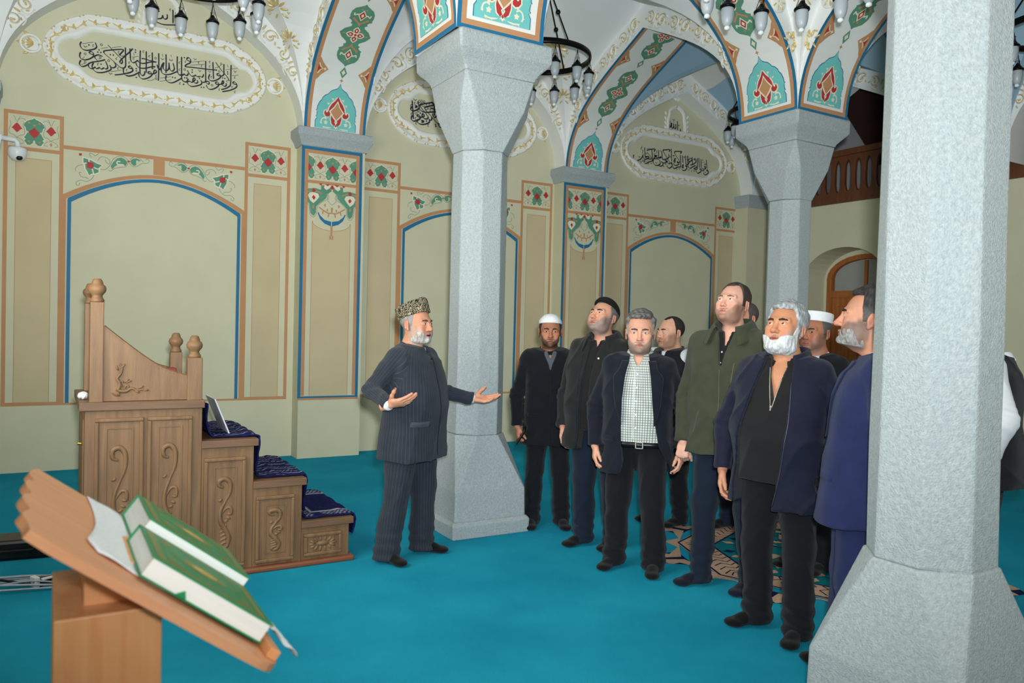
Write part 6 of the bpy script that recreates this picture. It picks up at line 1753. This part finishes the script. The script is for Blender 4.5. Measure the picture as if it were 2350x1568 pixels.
        folds(q, 1.85 * gm.get('fold', .0038), o.get('seed', 1) + gm.get('fs', 0), gm.get('ff', 22))
        for sd in ('R', 'L'):
            sh, el, wr, s = arms[sd]
            if sl == 'long' and gm.get('fold', .0038) > 0:
                ax = (wr - sh) / np.linalg.norm(wr - sh)
                q.mod(lambda F, X, Y, Z, el=el, ax=ax: F + .005 * np.exp(-((X - el[0]) ** 2 + (Y - el[1]) ** 2 + (Z - el[2]) ** 2) / .09 ** 2) * np.sin(((X - el[0]) * ax[0] + (Y - el[1]) * ax[1] + (Z - el[2]) * ax[2]) * 130 + 4 * X * 10))
        neck_hole(q, gm.get('nr', .060 * k), z=gm.get('nz', 1.45))
        op = gm.get('open'); lap = None
        if op:
            of = opening([(z * k, a, b) for z, a, b in op]); ymax = gm.get('oy', -.01)
            def cutf(F, X, Y, Z):
                l, r = of(Z); d = np.minimum(np.minimum(X - l, r - X), ymax - Y); d = np.where((Z > op[0][0] * k - .02) & (Z < op[-1][0] * k + .2), d, -1.); return np.maximum(F, d)
            qf = q.F.copy()
            q.mod(cutf)
        V, Q = q.mesh(); jo = np_mesh(gm['name'], V, Q, gm['mat'], root, wrap_uv(V, [((0, 0, .7 * k), (0, .01, 1.45 * k), .17)] + [(arms[d_][i], arms[d_][i + 1], .055) for d_ in 'RL' for i in (0, 1)]))
        if gm.get('lapel'):
            keepF = q.F; q.F = qf; zz = [z * k for z, _ in gm['lapel']]
            for sg in (-1, 1):
                Vl = []; nz_ = 26; nu = 6
                for i in range(nz_ + 1):
                    z = zz[0] + (zz[-1] - zz[0]) * i / nz_; l, r = of(np.array(z)); wd = float(np.interp(z, zz, [b_ for _, b_ in gm['lapel']])) + .001; x0 = float(l if sg < 0 else r)
                    for j in range(nu + 1): x = x0 - sg * .004 + sg * wd * j / nu; Vl.append((x, surf_y(q, x, z) - .009 + .002 * math.sin(PI * j / nu) * -1, z))
                Fl = [(i * (nu + 1) + j, (i + 1) * (nu + 1) + j, (i + 1) * (nu + 1) + j + 1, i * (nu + 1) + j + 1) for i in range(nz_) for j in range(nu)]
                lo_ = np_mesh('lapel', np.array(Vl), np.array(Fl), gm['mat'], jo, wrap_uv(np.array(Vl), [((0, 0, .7), (0, .01, 1.45), .17)])); md_ = lo_.modifiers.new('s', 'SOLIDIFY'); md_.thickness = .006; md_.offset = 0
            q.F = keepF
        if gm.get('collar'): collar(jo, k, shy, gm['mat'], ex, **gm['collar'])
        for ft in gm.get('feat', ()):
            ft(jo, k, q)
    return root
COL = {'stand': [(.000, -.012), (.004, .012), (.003, .030), (.001, .046)], 'fold': [(-.002, .0), (.0, .022), (.001, .034), (.006, .040), (.013, .034), (.022, .012), (.030, -.006)], 'big': [(.0, .0), (.003, .03), (.005, .055), (.013, .064), (.026, .054), (.044, .022), (.060, -.010)], 'up': [(.0, -.01), (.006, .02), (.010, .045), (.014, .066)]}
def collar(jo, k, shy, m, ex, kind='stand', gap=.12, drop=.022, r=.066, point=.0, spread=0.0, h=1.0, zb=1.452):
    rows = COL[kind]; n = 44; V = []; nr = 3 * (len(rows) - 1) + 1; rr = crom(rows, 3)
    for i in range(n + 1):
        th = gap + (2 * PI - 2 * gap) * i / n; fr = (1 + math.cos(th)) / 2; e = math.exp(-((min(i, n - i) / n * 6.28) / .55) ** 2)
        for q, (dr, dz) in enumerate(rr):
            t = q / (nr - 1); rad = (r + ex * .5) * k + dr + spread * e * t; z = zb * k - drop * fr * fr * 1.6 + dz * h * (1 - .25 * fr) - point * e * max(0, t - .4) * 1.6
            V.append((rad * math.sin(th), .030 + shy - rad * 1.05 * math.cos(th) - .010 * dz / .05, z))
    F = [(i * nr + q, (i + 1) * nr + q, (i + 1) * nr + q + 1, i * nr + q + 1) for i in range(n) for q in range(nr - 1)]
    o = np_mesh('collar', np.array(V), np.array(F), m, jo, wrap_uv(np.array(V), [((0, 0, .7), (0, .01, 1.45), .17)])); md = o.modifiers.new('s', 'SOLIDIFY'); md.thickness = .0045; md.offset = 0
    return o
def surf_y(q, x, z):
    """front surface of a garment field at (x, z)"""
    fx = np.clip((x - q.lo[0]) / q.h, 0, q.n[0] - 1.01); fz = np.clip((z - q.lo[2]) / q.h, 0, q.n[2] - 1.01); i, kk = int(fx), int(fz); fx -= i; fz -= kk
    c = (q.F[i, :, kk] * (1 - fx) + q.F[i + 1, :, kk] * fx) * (1 - fz) + (q.F[i, :, kk + 1] * (1 - fx) + q.F[i + 1, :, kk + 1] * fx) * fz; j = np.nonzero(c < 0)[0]
    if len(j) == 0 or j[0] == 0: return -.10
    j = j[0]; return float(q.lo[1] + q.h * (j - 1 + c[j - 1] / (c[j - 1] - c[j])))
def f_buttons(xs, m, r=.008):
    def fn(jo, k, q):
        for x, z in xs: MB().lathe([(0, 0), (r, 0), (r, .003), (r * .6, .005), (0, .005)], (0, 0, 0), 10, 'y').build('button', m, jo).location = (x, surf_y(q, x, z * k) - .006, z * k)
    return fn
def f_line(name, pts, r, m):
    def fn(jo, k, q):
        P = crom(pts, 6) if len(pts) > 2 else [(pts[0][0] + (pts[1][0] - pts[0][0]) * i / 14, pts[0][1] + (pts[1][1] - pts[0][1]) * i / 14) for i in range(15)]
        mb = MB(); mb.smooth = True; mb.tube([(x, surf_y(q, x, z * k) - .001, z * k) for x, z in P], r, 5); mb.build(name, m, jo)
    return fn
def f_patch(name, x0, z0, x1, z1, m, t=.006):
    def fn(jo, k, q):
        n = 6; V = []; Fc = []
        for a in (0, 1):
            for i in range(n + 1):
                for j in range(3): x = x0 + (x1 - x0) * i / n; z = (z0 + (z1 - z0) * j / 2) * k; V.append((x, surf_y(q, x, z) - (t if a else -.01), z))
        o = 3 * (n + 1)
        for i in range(n):
            for j in range(2): Fc.append((o + i * 3 + j, o + i * 3 + j + 1, o + (i + 1) * 3 + j + 1, o + (i + 1) * 3 + j))
            Fc += [(i * 3, o + i * 3, o + (i + 1) * 3, (i + 1) * 3), (i * 3 + 2, (i + 1) * 3 + 2, o + (i + 1) * 3 + 2, o + i * 3 + 2)]
        Fc += [(j, j + 1, o + j + 1, o + j) for j in range(2)] + [(3 * n + j, o + 3 * n + j, o + 3 * n + j + 1, 3 * n + j + 1) for j in range(2)]
        pyobj(name, V, Fc, m, jo, True)
    return fn
M_sock = cloth_mat('black_sock', (16, 15, 17))
# ---------------------------------------------------------------- the eleven men
def head_to(pos, off):
    """world heading from a place: 0 = facing the camera, positive = turned to the right of the picture"""
    return math.atan2(-pos[1], -pos[0]) + math.radians(off)
CL = {'pin': cloth_mat('charcoal_pinstripe', (44, 50, 60), .8, 'pin', (96, 104, 116)), 'black': cloth_mat('black_wool', (20, 22, 28)), 'ink': cloth_mat('midnight_wool', (22, 27, 38)), 'coat': cloth_mat('black_anorak', (30, 31, 31), .6), 'jean': cloth_mat('dark_denim', (22, 32, 48)), 'slack': cloth_mat('black_trouser', (21, 22, 27)),
      'olive': cloth_mat('olive_fleece', (64, 68, 52), .9), 'navyjk': cloth_mat('navy_jacket', (21, 25, 46), .55), 'navy': cloth_mat('navy_suiting', (34, 43, 82), .75), 'shirt': cloth_mat('black_jersey', (27, 26, 28), .7), 'check': cloth_mat('check_shirt', (210, 214, 208), .8, 'check'), 'white': cloth_mat('white_shirt', (226, 230, 236), .7, var=.03), 'lining': cloth_mat('blue_lining', (28, 34, 92), .5), 'grey': cloth_mat('grey_shirt', (84, 88, 98)), 'vest': cloth_mat('black_vest', (22, 23, 30), .6), 'navysock': cloth_mat('navy_sock', (20, 24, 42))}
M_metal = mat('zip_metal', (196, 192, 178), .3, .05, 10, metal=.8); M_btn = mat('dark_button', (24, 24, 26), .35); M_belt = mat('black_leather', (16, 16, 18), .3)
M_capw = mat('white_cap', (232, 234, 238), .8, .04, 40, .4, 160); M_capb = mat('black_knit', (12, 12, 13), .95, .2, 60, .5, 260)
def astrakhan():
    m = mat('astrakhan_fur', (24, 20, 16), .8, .2, 10, 1.0, 150); N = m.node_tree.nodes; K = m.node_tree.links; b = N['Principled BSDF']
    tc = N.new('ShaderNodeTexCoord'); v = N.new('ShaderNodeTexNoise'); v.inputs['Scale'].default_value = 85; v.inputs['Distortion'].default_value = 2.2; v.inputs['Detail'].default_value = 1.0; K.new(tc.outputs['Object'], v.inputs['Vector'])
    r = N.new('ShaderNodeValToRGB'); r.color_ramp.elements[0].position = .50; r.color_ramp.elements[1].position = .60; r.color_ramp.elements[0].color = (*lin((24, 20, 18)), 1); r.color_ramp.elements[1].color = (*lin((196, 184, 150)), 1); K.new(v.outputs[0], r.inputs[0]); K.new(r.outputs[0], b.inputs['Base Color']); return m
def f_ring(name, z, m, hh=.018, ex=.006):
    """belt: a band laid round the garment at height z"""
    def fn(jo, k, q):
        n = 40; V = []
        zi = int(np.clip(round((z * k - q.lo[2]) / q.h), 1, q.n[2] - 2)); S = q.F[:, :, zi] < 0
        for i in range(n):
            a = 2 * PI * i / n; d = np.array([math.sin(a), -math.cos(a)]); r = .30
            while r > .05:
                ix = int(round((d[0] * r - q.lo[0]) / q.h)); iy = int(round((d[1] * r - q.lo[1]) / q.h))
                if 0 <= ix < q.n[0] and 0 <= iy < q.n[1] and S[ix, iy]: break
                r -= .003
            V += [((r + ex) * d[0], (r + ex) * d[1], z * k - hh), ((r + ex) * d[0], (r + ex) * d[1], z * k + hh)]
        pyobj(name, V, [(2 * i, 2 * ((i + 1) % n), 2 * ((i + 1) % n) + 1, 2 * i + 1) for i in range(n)], m, jo, True).modifiers.new('s', 'SOLIDIFY').thickness = .005
        if name == 'belt': y0 = V[0][1] - .006; MB().box((.005, y0 - .003, z * k - .021), (.011, y0 + .003, z * k + .021)).box((.049, y0 - .003, z * k - .021), (.055, y0 + .003, z * k + .021)).box((.005, y0 - .003, z * k - .021), (.055, y0 + .003, z * k - .016)).box((.005, y0 - .003, z * k + .016), (.055, y0 + .003, z * k + .021)).build('belt_buckle', M_metal, jo)
    return fn
# 1 -- the guide
p = (2.12, 4.83)
person('man in a fur hat and pinstripe suit gesturing with open hands', p, head_to(p, 56), 1.69, dict(seed=3, girth=1.17, belly=.055, skin=(202, 144, 114), hand_skin=(214, 150, 120), jowl=.55, head=(-4, 2, 0), nose=1.14, mouth_open=.8, gaze=(.1, -1, .10), iris=(50, 38, 30),
    stubble=((176, 172, 166), .5), beard=dict(t=.0006, long=.0045, col=(160, 156, 150), col2=(196, 194, 188), must=False, low=.006, burn=.05), brow=(70, 62, 56), hair=dict(side=.003, top=.003, front=.19, col=(150, 146, 142)),
    cap=dict(kind='tall', z=.160, h=.082, rx=.088, ry=.110, tilt=.32, flare=.03, dent=.0, crest=.014, rough=.0016, nf=180, mat=astrakhan()),
    trousers=dict(mat=CL['pin'], w=1.2, hem=1.22), feet=((-.17, .08, -15), (.14, .01, 20)),
    armR=dict(el=(-.345, .095, 1.155), wr=(-.435, -.105, 1.075), f=(.12, -.9, .22), n=(.55, -.1, .85), pose='open', hs=1.05), armL=dict(el=(.285, -.02, 1.105), wr=(.425, -.205, 1.06), f=(.5, -.86, -.02), n=(-.45, -.25, .85), pose='open', hs=1.05),
    garments=[dict(name='shirt', mat=CL['white'], ex=.004, hem=1.15, sleeve='long', sw=.80, fold=0, wide=True, collar=dict(kind='stand', gap=.10, r=.060, zb=1.484), nr=.060, cuff=.022), dict(name='jacket', mat=CL['pin'], ex=.020, hem=.71, hemw=1.14, wide=True, collar=dict(kind='stand', gap=.22, r=.068, zb=1.468), nr=.062, fold=.0045, open=[(1.40, .0, .0), (1.44, -.010, .010), (1.52, -.025, .025)], feat=[f_line('front_seam', [(.012, 1.43), (.014, 1.2), (.012, 1.0), (.01, .74)], .0035, CL['ink']), f_patch('pocket_flap', -.21, .945, -.09, .98, CL['pin']), f_buttons([(-.004, 1.40)], M_btn, .007)])]))
# 2 -- white crocheted cap, phone in hand
p = (3.42, 5.15)
person('man in a white skullcap and black suit holding a phone', p, head_to(p, 4), 1.655, dict(seed=9, girth=.97, skin=(168, 112, 84), hand_skin=(186, 124, 96), jowl=0, head=(-2, 0, 0), gaze=(0, -1, .0), iris=(60, 40, 28), stubble=((52, 42, 36), .78), brow=(50, 40, 34), mouth_open=.3,
    hair=dict(side=.006, top=.006, front=.185, col=(40, 34, 30), ysid=-.028), cap=dict(kind='dome', z=.168, h=.078, tilt=.10, rx=.086, ry=.106, mat=M_capw),
    trousers=dict(mat=CL['black'], w=1.05, hem=1.1), feet=((-.11, -.02, -8), (.12, -.02, 10)),
    armR=dict(el=(-.25, .03, 1.05), wr=(-.245, -.03, .80), pose='phone', f=(.1, -.15, -1)), armL=dict(el=(.25, .03, 1.05), wr=(.24, -.03, .80)),
    garments=[dict(name='shirt', mat=CL['grey'], ex=.003, hem=1.0, sleeve=None, fold=.002, collar=dict(kind='stand', gap=.5, r=.058, zb=1.470, h=.7), nr=.060, open=[(1.40, .0, .0), (1.45, -.015, .015), (1.52, -.035, .035)]), dict(name='jacket', mat=CL['black'], ex=.020, hem=.70, hemw=1.08, collar=dict(kind='stand', gap=.60, r=.070, zb=1.462, h=1.1), nr=.066, oy=-.06, open=[(1.30, .0, .0), (1.36, -.014, .014), (1.44, -.045, .045), (1.52, -.07, .07)], feat=[f_line('front_seam', [(.0, 1.29), (.004, 1.1), (.002, .72)], .003, CL['slack']), f_patch('pocket_flap', -.17, .93, -.07, .96, CL['black'])])]))
ph = empty('phone', (0, 0, 0)); hd_ = head_to(p, 4) + PI / 2
ph.matrix_world = Matrix.Translation((p[0], p[1], 0)) @ Matrix.Rotation(hd_, 4, 'Z') @ Matrix.Translation((-.215, -.085, .725)) @ Matrix.Rotation(.35, 4, 'X') @ Matrix.Rotation(.5, 4, 'Y'); tag(ph, 'black mobile phone in the hand of the man with white skullcap', 'phone')
MB().box((-.005, -.036, -.072), (.005, .036, .072), .003).build('phone_body', M_blk, ph); MB().box((.005, -.033, -.066), (.006, .033, .066)).build('phone_screen', mat('phone_glass', (12, 12, 16), .08), ph)
# 3 -- black knitted cap, open coat
p = (3.44, 4.50)
person('stout man in black knitted cap and open black coat looking up', p, head_to(p, -26), 1.775, dict(seed=13, girth=1.12, belly=.075, skin=(206, 150, 124), jowl=.9, head=(-12, 20, 0), gaze=(-.1, -1, .5), iris=(56, 42, 34), stubble=((122, 118, 114), .75), brow=(56, 48, 44), nose=1.1,
    hair=dict(side=.004, top=.003, front=.19, col=(110, 106, 104), ysid=-.018), cap=dict(kind='dome', z=.172, h=.078, tilt=.34, rx=.086, ry=.108, mat=M_capb),
    trousers=dict(mat=CL['jean'], w=1.12, hem=1.05), feet=((-.10, -.02, -22), (.12, .03, -8)),
    armR=dict(el=(-.30, .03, 1.10), wr=(-.27, -.06, .86), hand=True), armL=dict(el=(.31, .02, 1.10), wr=(.28, -.06, .86)),
    garments=[dict(name='shirt', mat=CL['shirt'], ex=.003, hem=.84, sleeve=None, fold=.003, collar=dict(kind='fold', gap=.34, r=.062, point=.03, spread=.01, zb=1.468), nr=.062, open=[(1.42, .0, .0), (1.46, -.018, .018), (1.53, -.04, .04)]), dict(name='coat', mat=CL['coat'], ex=.024, hem=.72, hemw=1.14, fold=.005, collar=dict(kind='big', gap=.60, r=.076, point=.055, spread=.025, zb=1.482, h=1.05), nr=.074, oy=.05, sw=1.08, open=[(.72, -.085, .03), (1.0, -.06, .012), (1.25, -.045, .012), (1.40, -.04, .03), (1.52, -.06, .06)], feat=[f_line('coat_edge', [(-.088, 1.38), (-.075, 1.15), (-.095, .75)], .003, CL['jean']), f_buttons([(.05, 1.35), (.035, .76)], M_metal, .007)])]))
# 4 -- blazer
p = (3.33, 3.95)
person('man in dark blazer over blue checked shirt staring at the camera', p, head_to(p, -6), 1.665, dict(seed=5, girth=1.12, belly=.03, skin=(216, 160, 134), jowl=.55, head=(4, 0, 0), head_scale=1.04, gaze=(0, -1, .05), iris=(96, 108, 112), eye_open=1.15,
    stubble=((112, 106, 100), .74), brow=(74, 66, 60), brow_t=.0044, hair=dict(side=.006, top=.022, front=.196, temple=.0, col=(74, 70, 68), col2=(126, 122, 118), grey_side=(150, 150, 148), rough=.003),
    trousers=dict(mat=CL['slack'], w=1.14, hem=1.12), feet=((-.13, .03, -24), (.13, -.03, 0)),
    armR=dict(el=(-.295, .05, 1.06), wr=(-.275, -.03, .815)), armL=dict(el=(.285, .06, 1.06), wr=(.285, .0, .82)),
    garments=[dict(name='shirt', mat=CL['check'], ex=.004, hem=.87, sleeve=None, fold=.0025, collar=dict(kind='fold', gap=.40, r=.068, point=.045, spread=.016, zb=1.488, h=1.1), nr=.062, open=[(1.41, .0, .0), (1.45, -.022, .022), (1.52, -.05, .05)], feat=[f_ring('belt', .885, M_belt), f_buttons([(.004, 1.36), (.004, 1.27), (.004, 1.18), (.004, 1.09), (.004, 1.0)], CL['white'], .006), f_line('placket', [(-.014, 1.41), (-.014, .92)], .0022, CL['white'])]),
              dict(name='blazer', mat=CL['ink'], ex=.024, hem=.68, hemw=1.1, fold=.004, nr=.078, oy=.06, open=[(.66, -.10, .24), (.76, -.075, .21), (.88, -.088, .15), (1.0, -.092, .128), (1.2, -.090, .108), (1.35, -.078, .092), (1.44, -.06, .075), (1.5, -.05, .06)], lapel=[(1.02, .0), (1.15, .045), (1.34, .078), (1.385, .052), (1.45, .045)], feat=[f_patch('pocket_flap', -.225, .90, -.13, .935, CL['ink'])])]))
# 5 -- vest and short white sleeves, behind the blazer
p = (4.36, 4.78)
person('bald man in dark vest and short white sleeves behind the blazer', p, head_to(p, -40), 1.67, dict(seed=17, girth=1.2, belly=.05, skin=(212, 160, 134), jowl=.7, head=(-12, 2, 0), gaze=(-.6, -1, .0), iris=(50, 38, 30), eye_open=.7, stubble=((130, 100, 84), .5), brow=(50, 42, 38), hair=dict(side=.0022, top=.002, front=.205, temple=.03, col=(44, 38, 36), rough=.0004, ysid=-.005),
    trousers=dict(mat=CL['slack'], w=1.1), feet=((-.12, .0, -15), (.12, .03, -5)), armR=dict(el=(-.29, .03, 1.06), wr=(-.27, -.05, .82)), armL=dict(el=(.375, .02, 1.10), wr=(.385, -.04, .86)),
    garments=[dict(name='shirt', mat=CL['white'], ex=.008, hem=.9, sleeve='short', short=.85, sw=1.25, fold=.003, collar=dict(kind='fold', gap=.22, r=.064, point=.02, zb=1.468), nr=.062), dict(name='vest', mat=CL['vest'], ex=.026, hem=.80, sleeve=None, fold=.004, collar=dict(kind='stand', gap=.3, r=.074, zb=1.470, h=1.1), nr=.072, open=[(1.38, .0, .0), (1.45, -.02, .02), (1.52, -.05, .05)])], forearm=True))
# 6 -- olive fleece jacket
p = (3.60, 3.41)
person('tall young man in olive green zip jacket gazing upwards', p, head_to(p, -22), 1.875, dict(seed=21, girth=1.10, belly=.02, skin=(222, 168, 146), jowl=.1, head=(-8, 16, 0), gaze=(-.2, -1, .6), iris=(70, 60, 50), stubble=((112, 82, 66), .6), brow=(110, 84, 70), brow_t=.0034, lip=(190, 104, 98), hair=dict(side=.003, top=.010, front=.205, temple=.022, col=(52, 44, 40), col2=(70, 60, 54), rough=.0012),
    trousers=dict(mat=CL['jean'], w=1.0, hem=.95), sock=CL['navysock'], feet=((-.14, -.03, -34), (.15, .03, -14)), armR=dict(el=(-.30, .05, 1.16), wr=(-.285, -.03, .885), pose='fist', n=(-.2, .9, 0)), armL=dict(el=(.285, .05, 1.16), wr=(.27, -.02, .90)),
    garments=[dict(name='shirt', mat=CL['shirt'], ex=.003, hem=1.0, sleeve=None, fold=.002, collar=dict(kind='fold', gap=.36, r=.060, point=.02, zb=1.462), nr=.060, open=[(1.38, .0, .0), (1.44, -.018, .018), (1.53, -.045, .045)], feat=[f_buttons([(-.006, 1.36), (-.006, 1.30)], M_metal, .0045)]), dict(name='fleece_jacket', mat=CL['olive'], ex=.026, hem=.78, hemw=1.08, fold=.005, collar=dict(kind='big', gap=.50, r=.074, point=.05, spread=.05, zb=1.480, h=1.2), nr=.074, oy=-.05, sw=1.12, open=[(1.26, .0, .0), (1.34, -.016, .016), (1.42, -.035, .035), (1.5, -.06, .06)], feat=[f_line('zip', [(.0, 1.26), (.004, 1.1), (.0, .79)], .0035, cloth_mat('zip_tape', (92, 90, 74))), f_line('chest_zip', [(.085, 1.30), (.075, 1.17)], .004, cloth_mat('zip_tan', (104, 92, 70))), f_line('side_pocket', [(-.13, 1.02), (-.17, .90)], .003, cloth_mat('zip_tape', (92, 90, 74)))])]))
# 7 -- half hidden behind the olive jacket
p = (4.74, 4.36)
person('man mostly hidden behind the tall man in olive jacket', p, head_to(p, -40), 1.81, dict(seed=25, girth=1.05, skin=(196, 138, 110), head=(-5, 4, 0), gaze=(-.3, -1, .2), stubble=((160, 156, 150), .6), hair=dict(side=.003, top=.003, front=.205, temple=.03, col=(80, 74, 70)),
    trousers=dict(mat=CL['jean'], w=1.05), feet=((-.11, 0, -10), (.12, .02, 0)), garments=[dict(name='jacket', mat=CL['black'], ex=.02, hem=.74, collar=dict(kind='stand', gap=.3, r=.068, zb=1.468))]))
# 8 -- white bearded man
p = (3.315, 2.765)
person('white bearded man with grey hair in open navy jacket', p, head_to(p, -20), 1.715, dict(chest=.12, seed=29, girth=1.12, belly=.085, skin=(204, 142, 106), hand_skin=(196, 136, 108), jowl=.3, head=(-8, 12, 0), head_scale=1.03, gaze=(-.25, -1, .45), iris=(60, 46, 36), brow=(52, 46, 42), brow_t=.0046, nose=1.18, beard=dict(t=.0048, long=.010, col=(200, 202, 204), col2=(228, 230, 232), low=.022, rough=.002, must=False), stubble=((168, 160, 152), .5),
    hair=dict(side=.010, top=.017, front=.192, temple=.0, col=(132, 136, 140), col2=(186, 190, 192), rough=.003, ysid=-.028), trousers=dict(mat=CL['slack'], w=1.14, hem=1.12), feet=((-.12, .04, -38), (.12, -.03, 2)),
    armR=dict(el=(-.33, .04, 1.08), wr=(-.31, -.04, .835)), armL=dict(el=(.315, .0, 1.09), wr=(.275, -.065, .85), n=(-.5, 1, 0)),
    garments=[dict(name='polo_shirt', mat=CL['shirt'], ex=.004, hem=.83, sleeve=None, fold=.0045, collar=dict(kind='fold', gap=.40, r=.064, point=.03, spread=.015, zb=1.466), nr=.064, open=[(1.22, .0, .0), (1.32, -.02, .02), (1.45, -.045, .045), (1.53, -.06, .06)], oy=-.03, feat=[f_line('zip', [(-.0, 1.21), (.0, 1.235)], .005, M_metal), f_line('zip', [(-.003, 1.22), (-.024, 1.33), (-.042, 1.43)], .0028, M_metal), f_line('zip', [(.003, 1.22), (.024, 1.33), (.042, 1.43)], .0028, M_metal)]),
              dict(name='jacket', mat=CL['navyjk'], ex=.026, hem=.70, hemw=1.12, fold=.005, collar=dict(kind='fold', gap=.66, r=.088, spread=.02, point=.02, zb=1.482, h=1.4), nr=.082, oy=.06, sw=1.12, open=[(.68, -.20, .02), (.9, -.19, .06), (1.15, -.15, .09), (1.35, -.10, .09), (1.45, -.075, .075), (1.52, -.06, .06)], feat=[f_line('zip', [(.092, 1.36), (.10, 1.15), (.07, .9), (.03, .72)], .003, mat('zip_dark', (70, 72, 84), .4, .05, 10, metal=.5)), f_line('red_badge', [(.345, 1.16), (.362, 1.18), (.38, 1.16), (.375, 1.13), (.36, 1.12), (.347, 1.135), (.345, 1.16)], .003, cloth_mat('badge_red', (150, 40, 40)))])]))
# 9 -- white cap between the bearded man and the navy suit
p = (4.42, 3.44)
person('thin man with moustache in white cap behind the bearded man', p, head_to(p, -26), 1.70, dict(seed=33, girth=.98, skin=(170, 112, 84), head=(-6, 2, 0), gaze=(.2, -1, .0), stubble=((120, 112, 104), .45), brow=(60, 54, 50), beard=dict(t=-.02, col=(90, 84, 80), must=True, low=-.05, rough=.001), hair=dict(side=.006, top=.004, front=.185, col=(90, 88, 86), ysid=-.02), cap=dict(kind='tall', z=.178, h=.062, rx=.086, ry=.106, tilt=.10, flare=.04, mat=M_capw),
    trousers=dict(mat=CL['black'], w=1.02), feet=((-.10, 0, -14), (.11, -.02, -4)), garments=[dict(name='shirt', mat=CL['white'], ex=.003, hem=1.0, sleeve=None, fold=0, collar=dict(kind='fold', gap=.24, r=.060, point=.03, zb=1.470), nr=.060), dict(name='jacket', mat=CL['black'], ex=.021, hem=.72, nr=.078, oy=.05, open=[(1.10, .0, .0), (1.30, -.045, .045), (1.45, -.06, .06), (1.52, -.05, .05)], lapel=[(1.1, .0), (1.3, .06), (1.38, .06), (1.45, .045)])]))
# 10 -- navy suit in profile
p = (3.168, 2.196)
person('man in bright navy suit seen in profile, arm behind his back', p, head_to(p, -92), 1.765, dict(seed=37, girth=1.06, belly=.03, lean=.10, head_fwd=.05, skin=(200, 142, 114), jowl=.3, head=(2, 9, 0), head_scale=1.05, gaze=(0, -1, .3), iris=(50, 38, 30), nose=1.22, stubble=((86, 78, 72), .74), brow=(34, 28, 26), hair=dict(side=.0035, top=.020, front=.198, temple=.006, col=(34, 32, 32), col2=(62, 60, 60), grey_side=(92, 88, 86), rough=.002), beard=dict(t=.0002, long=.003, col=(140, 136, 132), col2=(170, 168, 164), must=False, low=.0, burn=.03),
    trousers=dict(mat=CL['navy'], w=1.12, hem=1.05), feet=((-.11, -.06, -6), (.11, .02, 4)), armR=dict(el=(-.27, .12, 1.12), wr=(-.10, .22, .98), hand=True), armL=dict(el=(.275, .12, 1.11), wr=(.10, .235, .95), f=(-.8, .2, -.4), n=(0, 1, 0)),
    garments=[dict(name='shirt', mat=CL['white'], ex=.004, hem=1.0, sleeve=None, fold=0, collar=dict(kind='fold', gap=.24, r=.064, point=.02, zb=1.476, h=1.15), nr=.062), dict(name='suit_jacket', mat=CL['navy'], ex=.024, hem=.735, hemw=1.16, fold=.0045, nr=.078, oy=.05, sw=1.1, open=[(1.10, .0, .0), (1.30, -.045, .045), (1.45, -.06, .06), (1.52, -.05, .05)], lapel=[(1.1, .0), (1.3, .06), (1.38, .06), (1.45, .045)], feat=[f_patch('pocket_flap', .10, .93, .19, .97, CL['navy'])])]))
# 11 -- at the right edge behind the near column
p = (4.72, 2.475)
person('man in black vest with white sleeves behind the near column', p, head_to(p, -98), 1.74, dict(seed=41, girth=1.08, belly=.03, head_fwd=.09, skin=(200, 142, 114), head=(0, 0, 0), stubble=((90, 80, 74), .5), hair=dict(side=.008, top=.016, front=.195, col=(36, 32, 30)), trousers=dict(mat=CL['slack'], w=1.05), armL=dict(el=(.37, .11, 1.13), wr=(.33, .03, .88)),
    garments=[dict(name='shirt', mat=CL['white'], ex=.010, hem=.92, sleeve='long', sw=1.5, fold=.004, collar=dict(kind='fold', gap=.24, r=.064, zb=1.47)), dict(name='vest', mat=CL['vest'], ex=.030, hem=.74, hemw=1.15, sleeve=None, fold=.005, nr=.074)]))
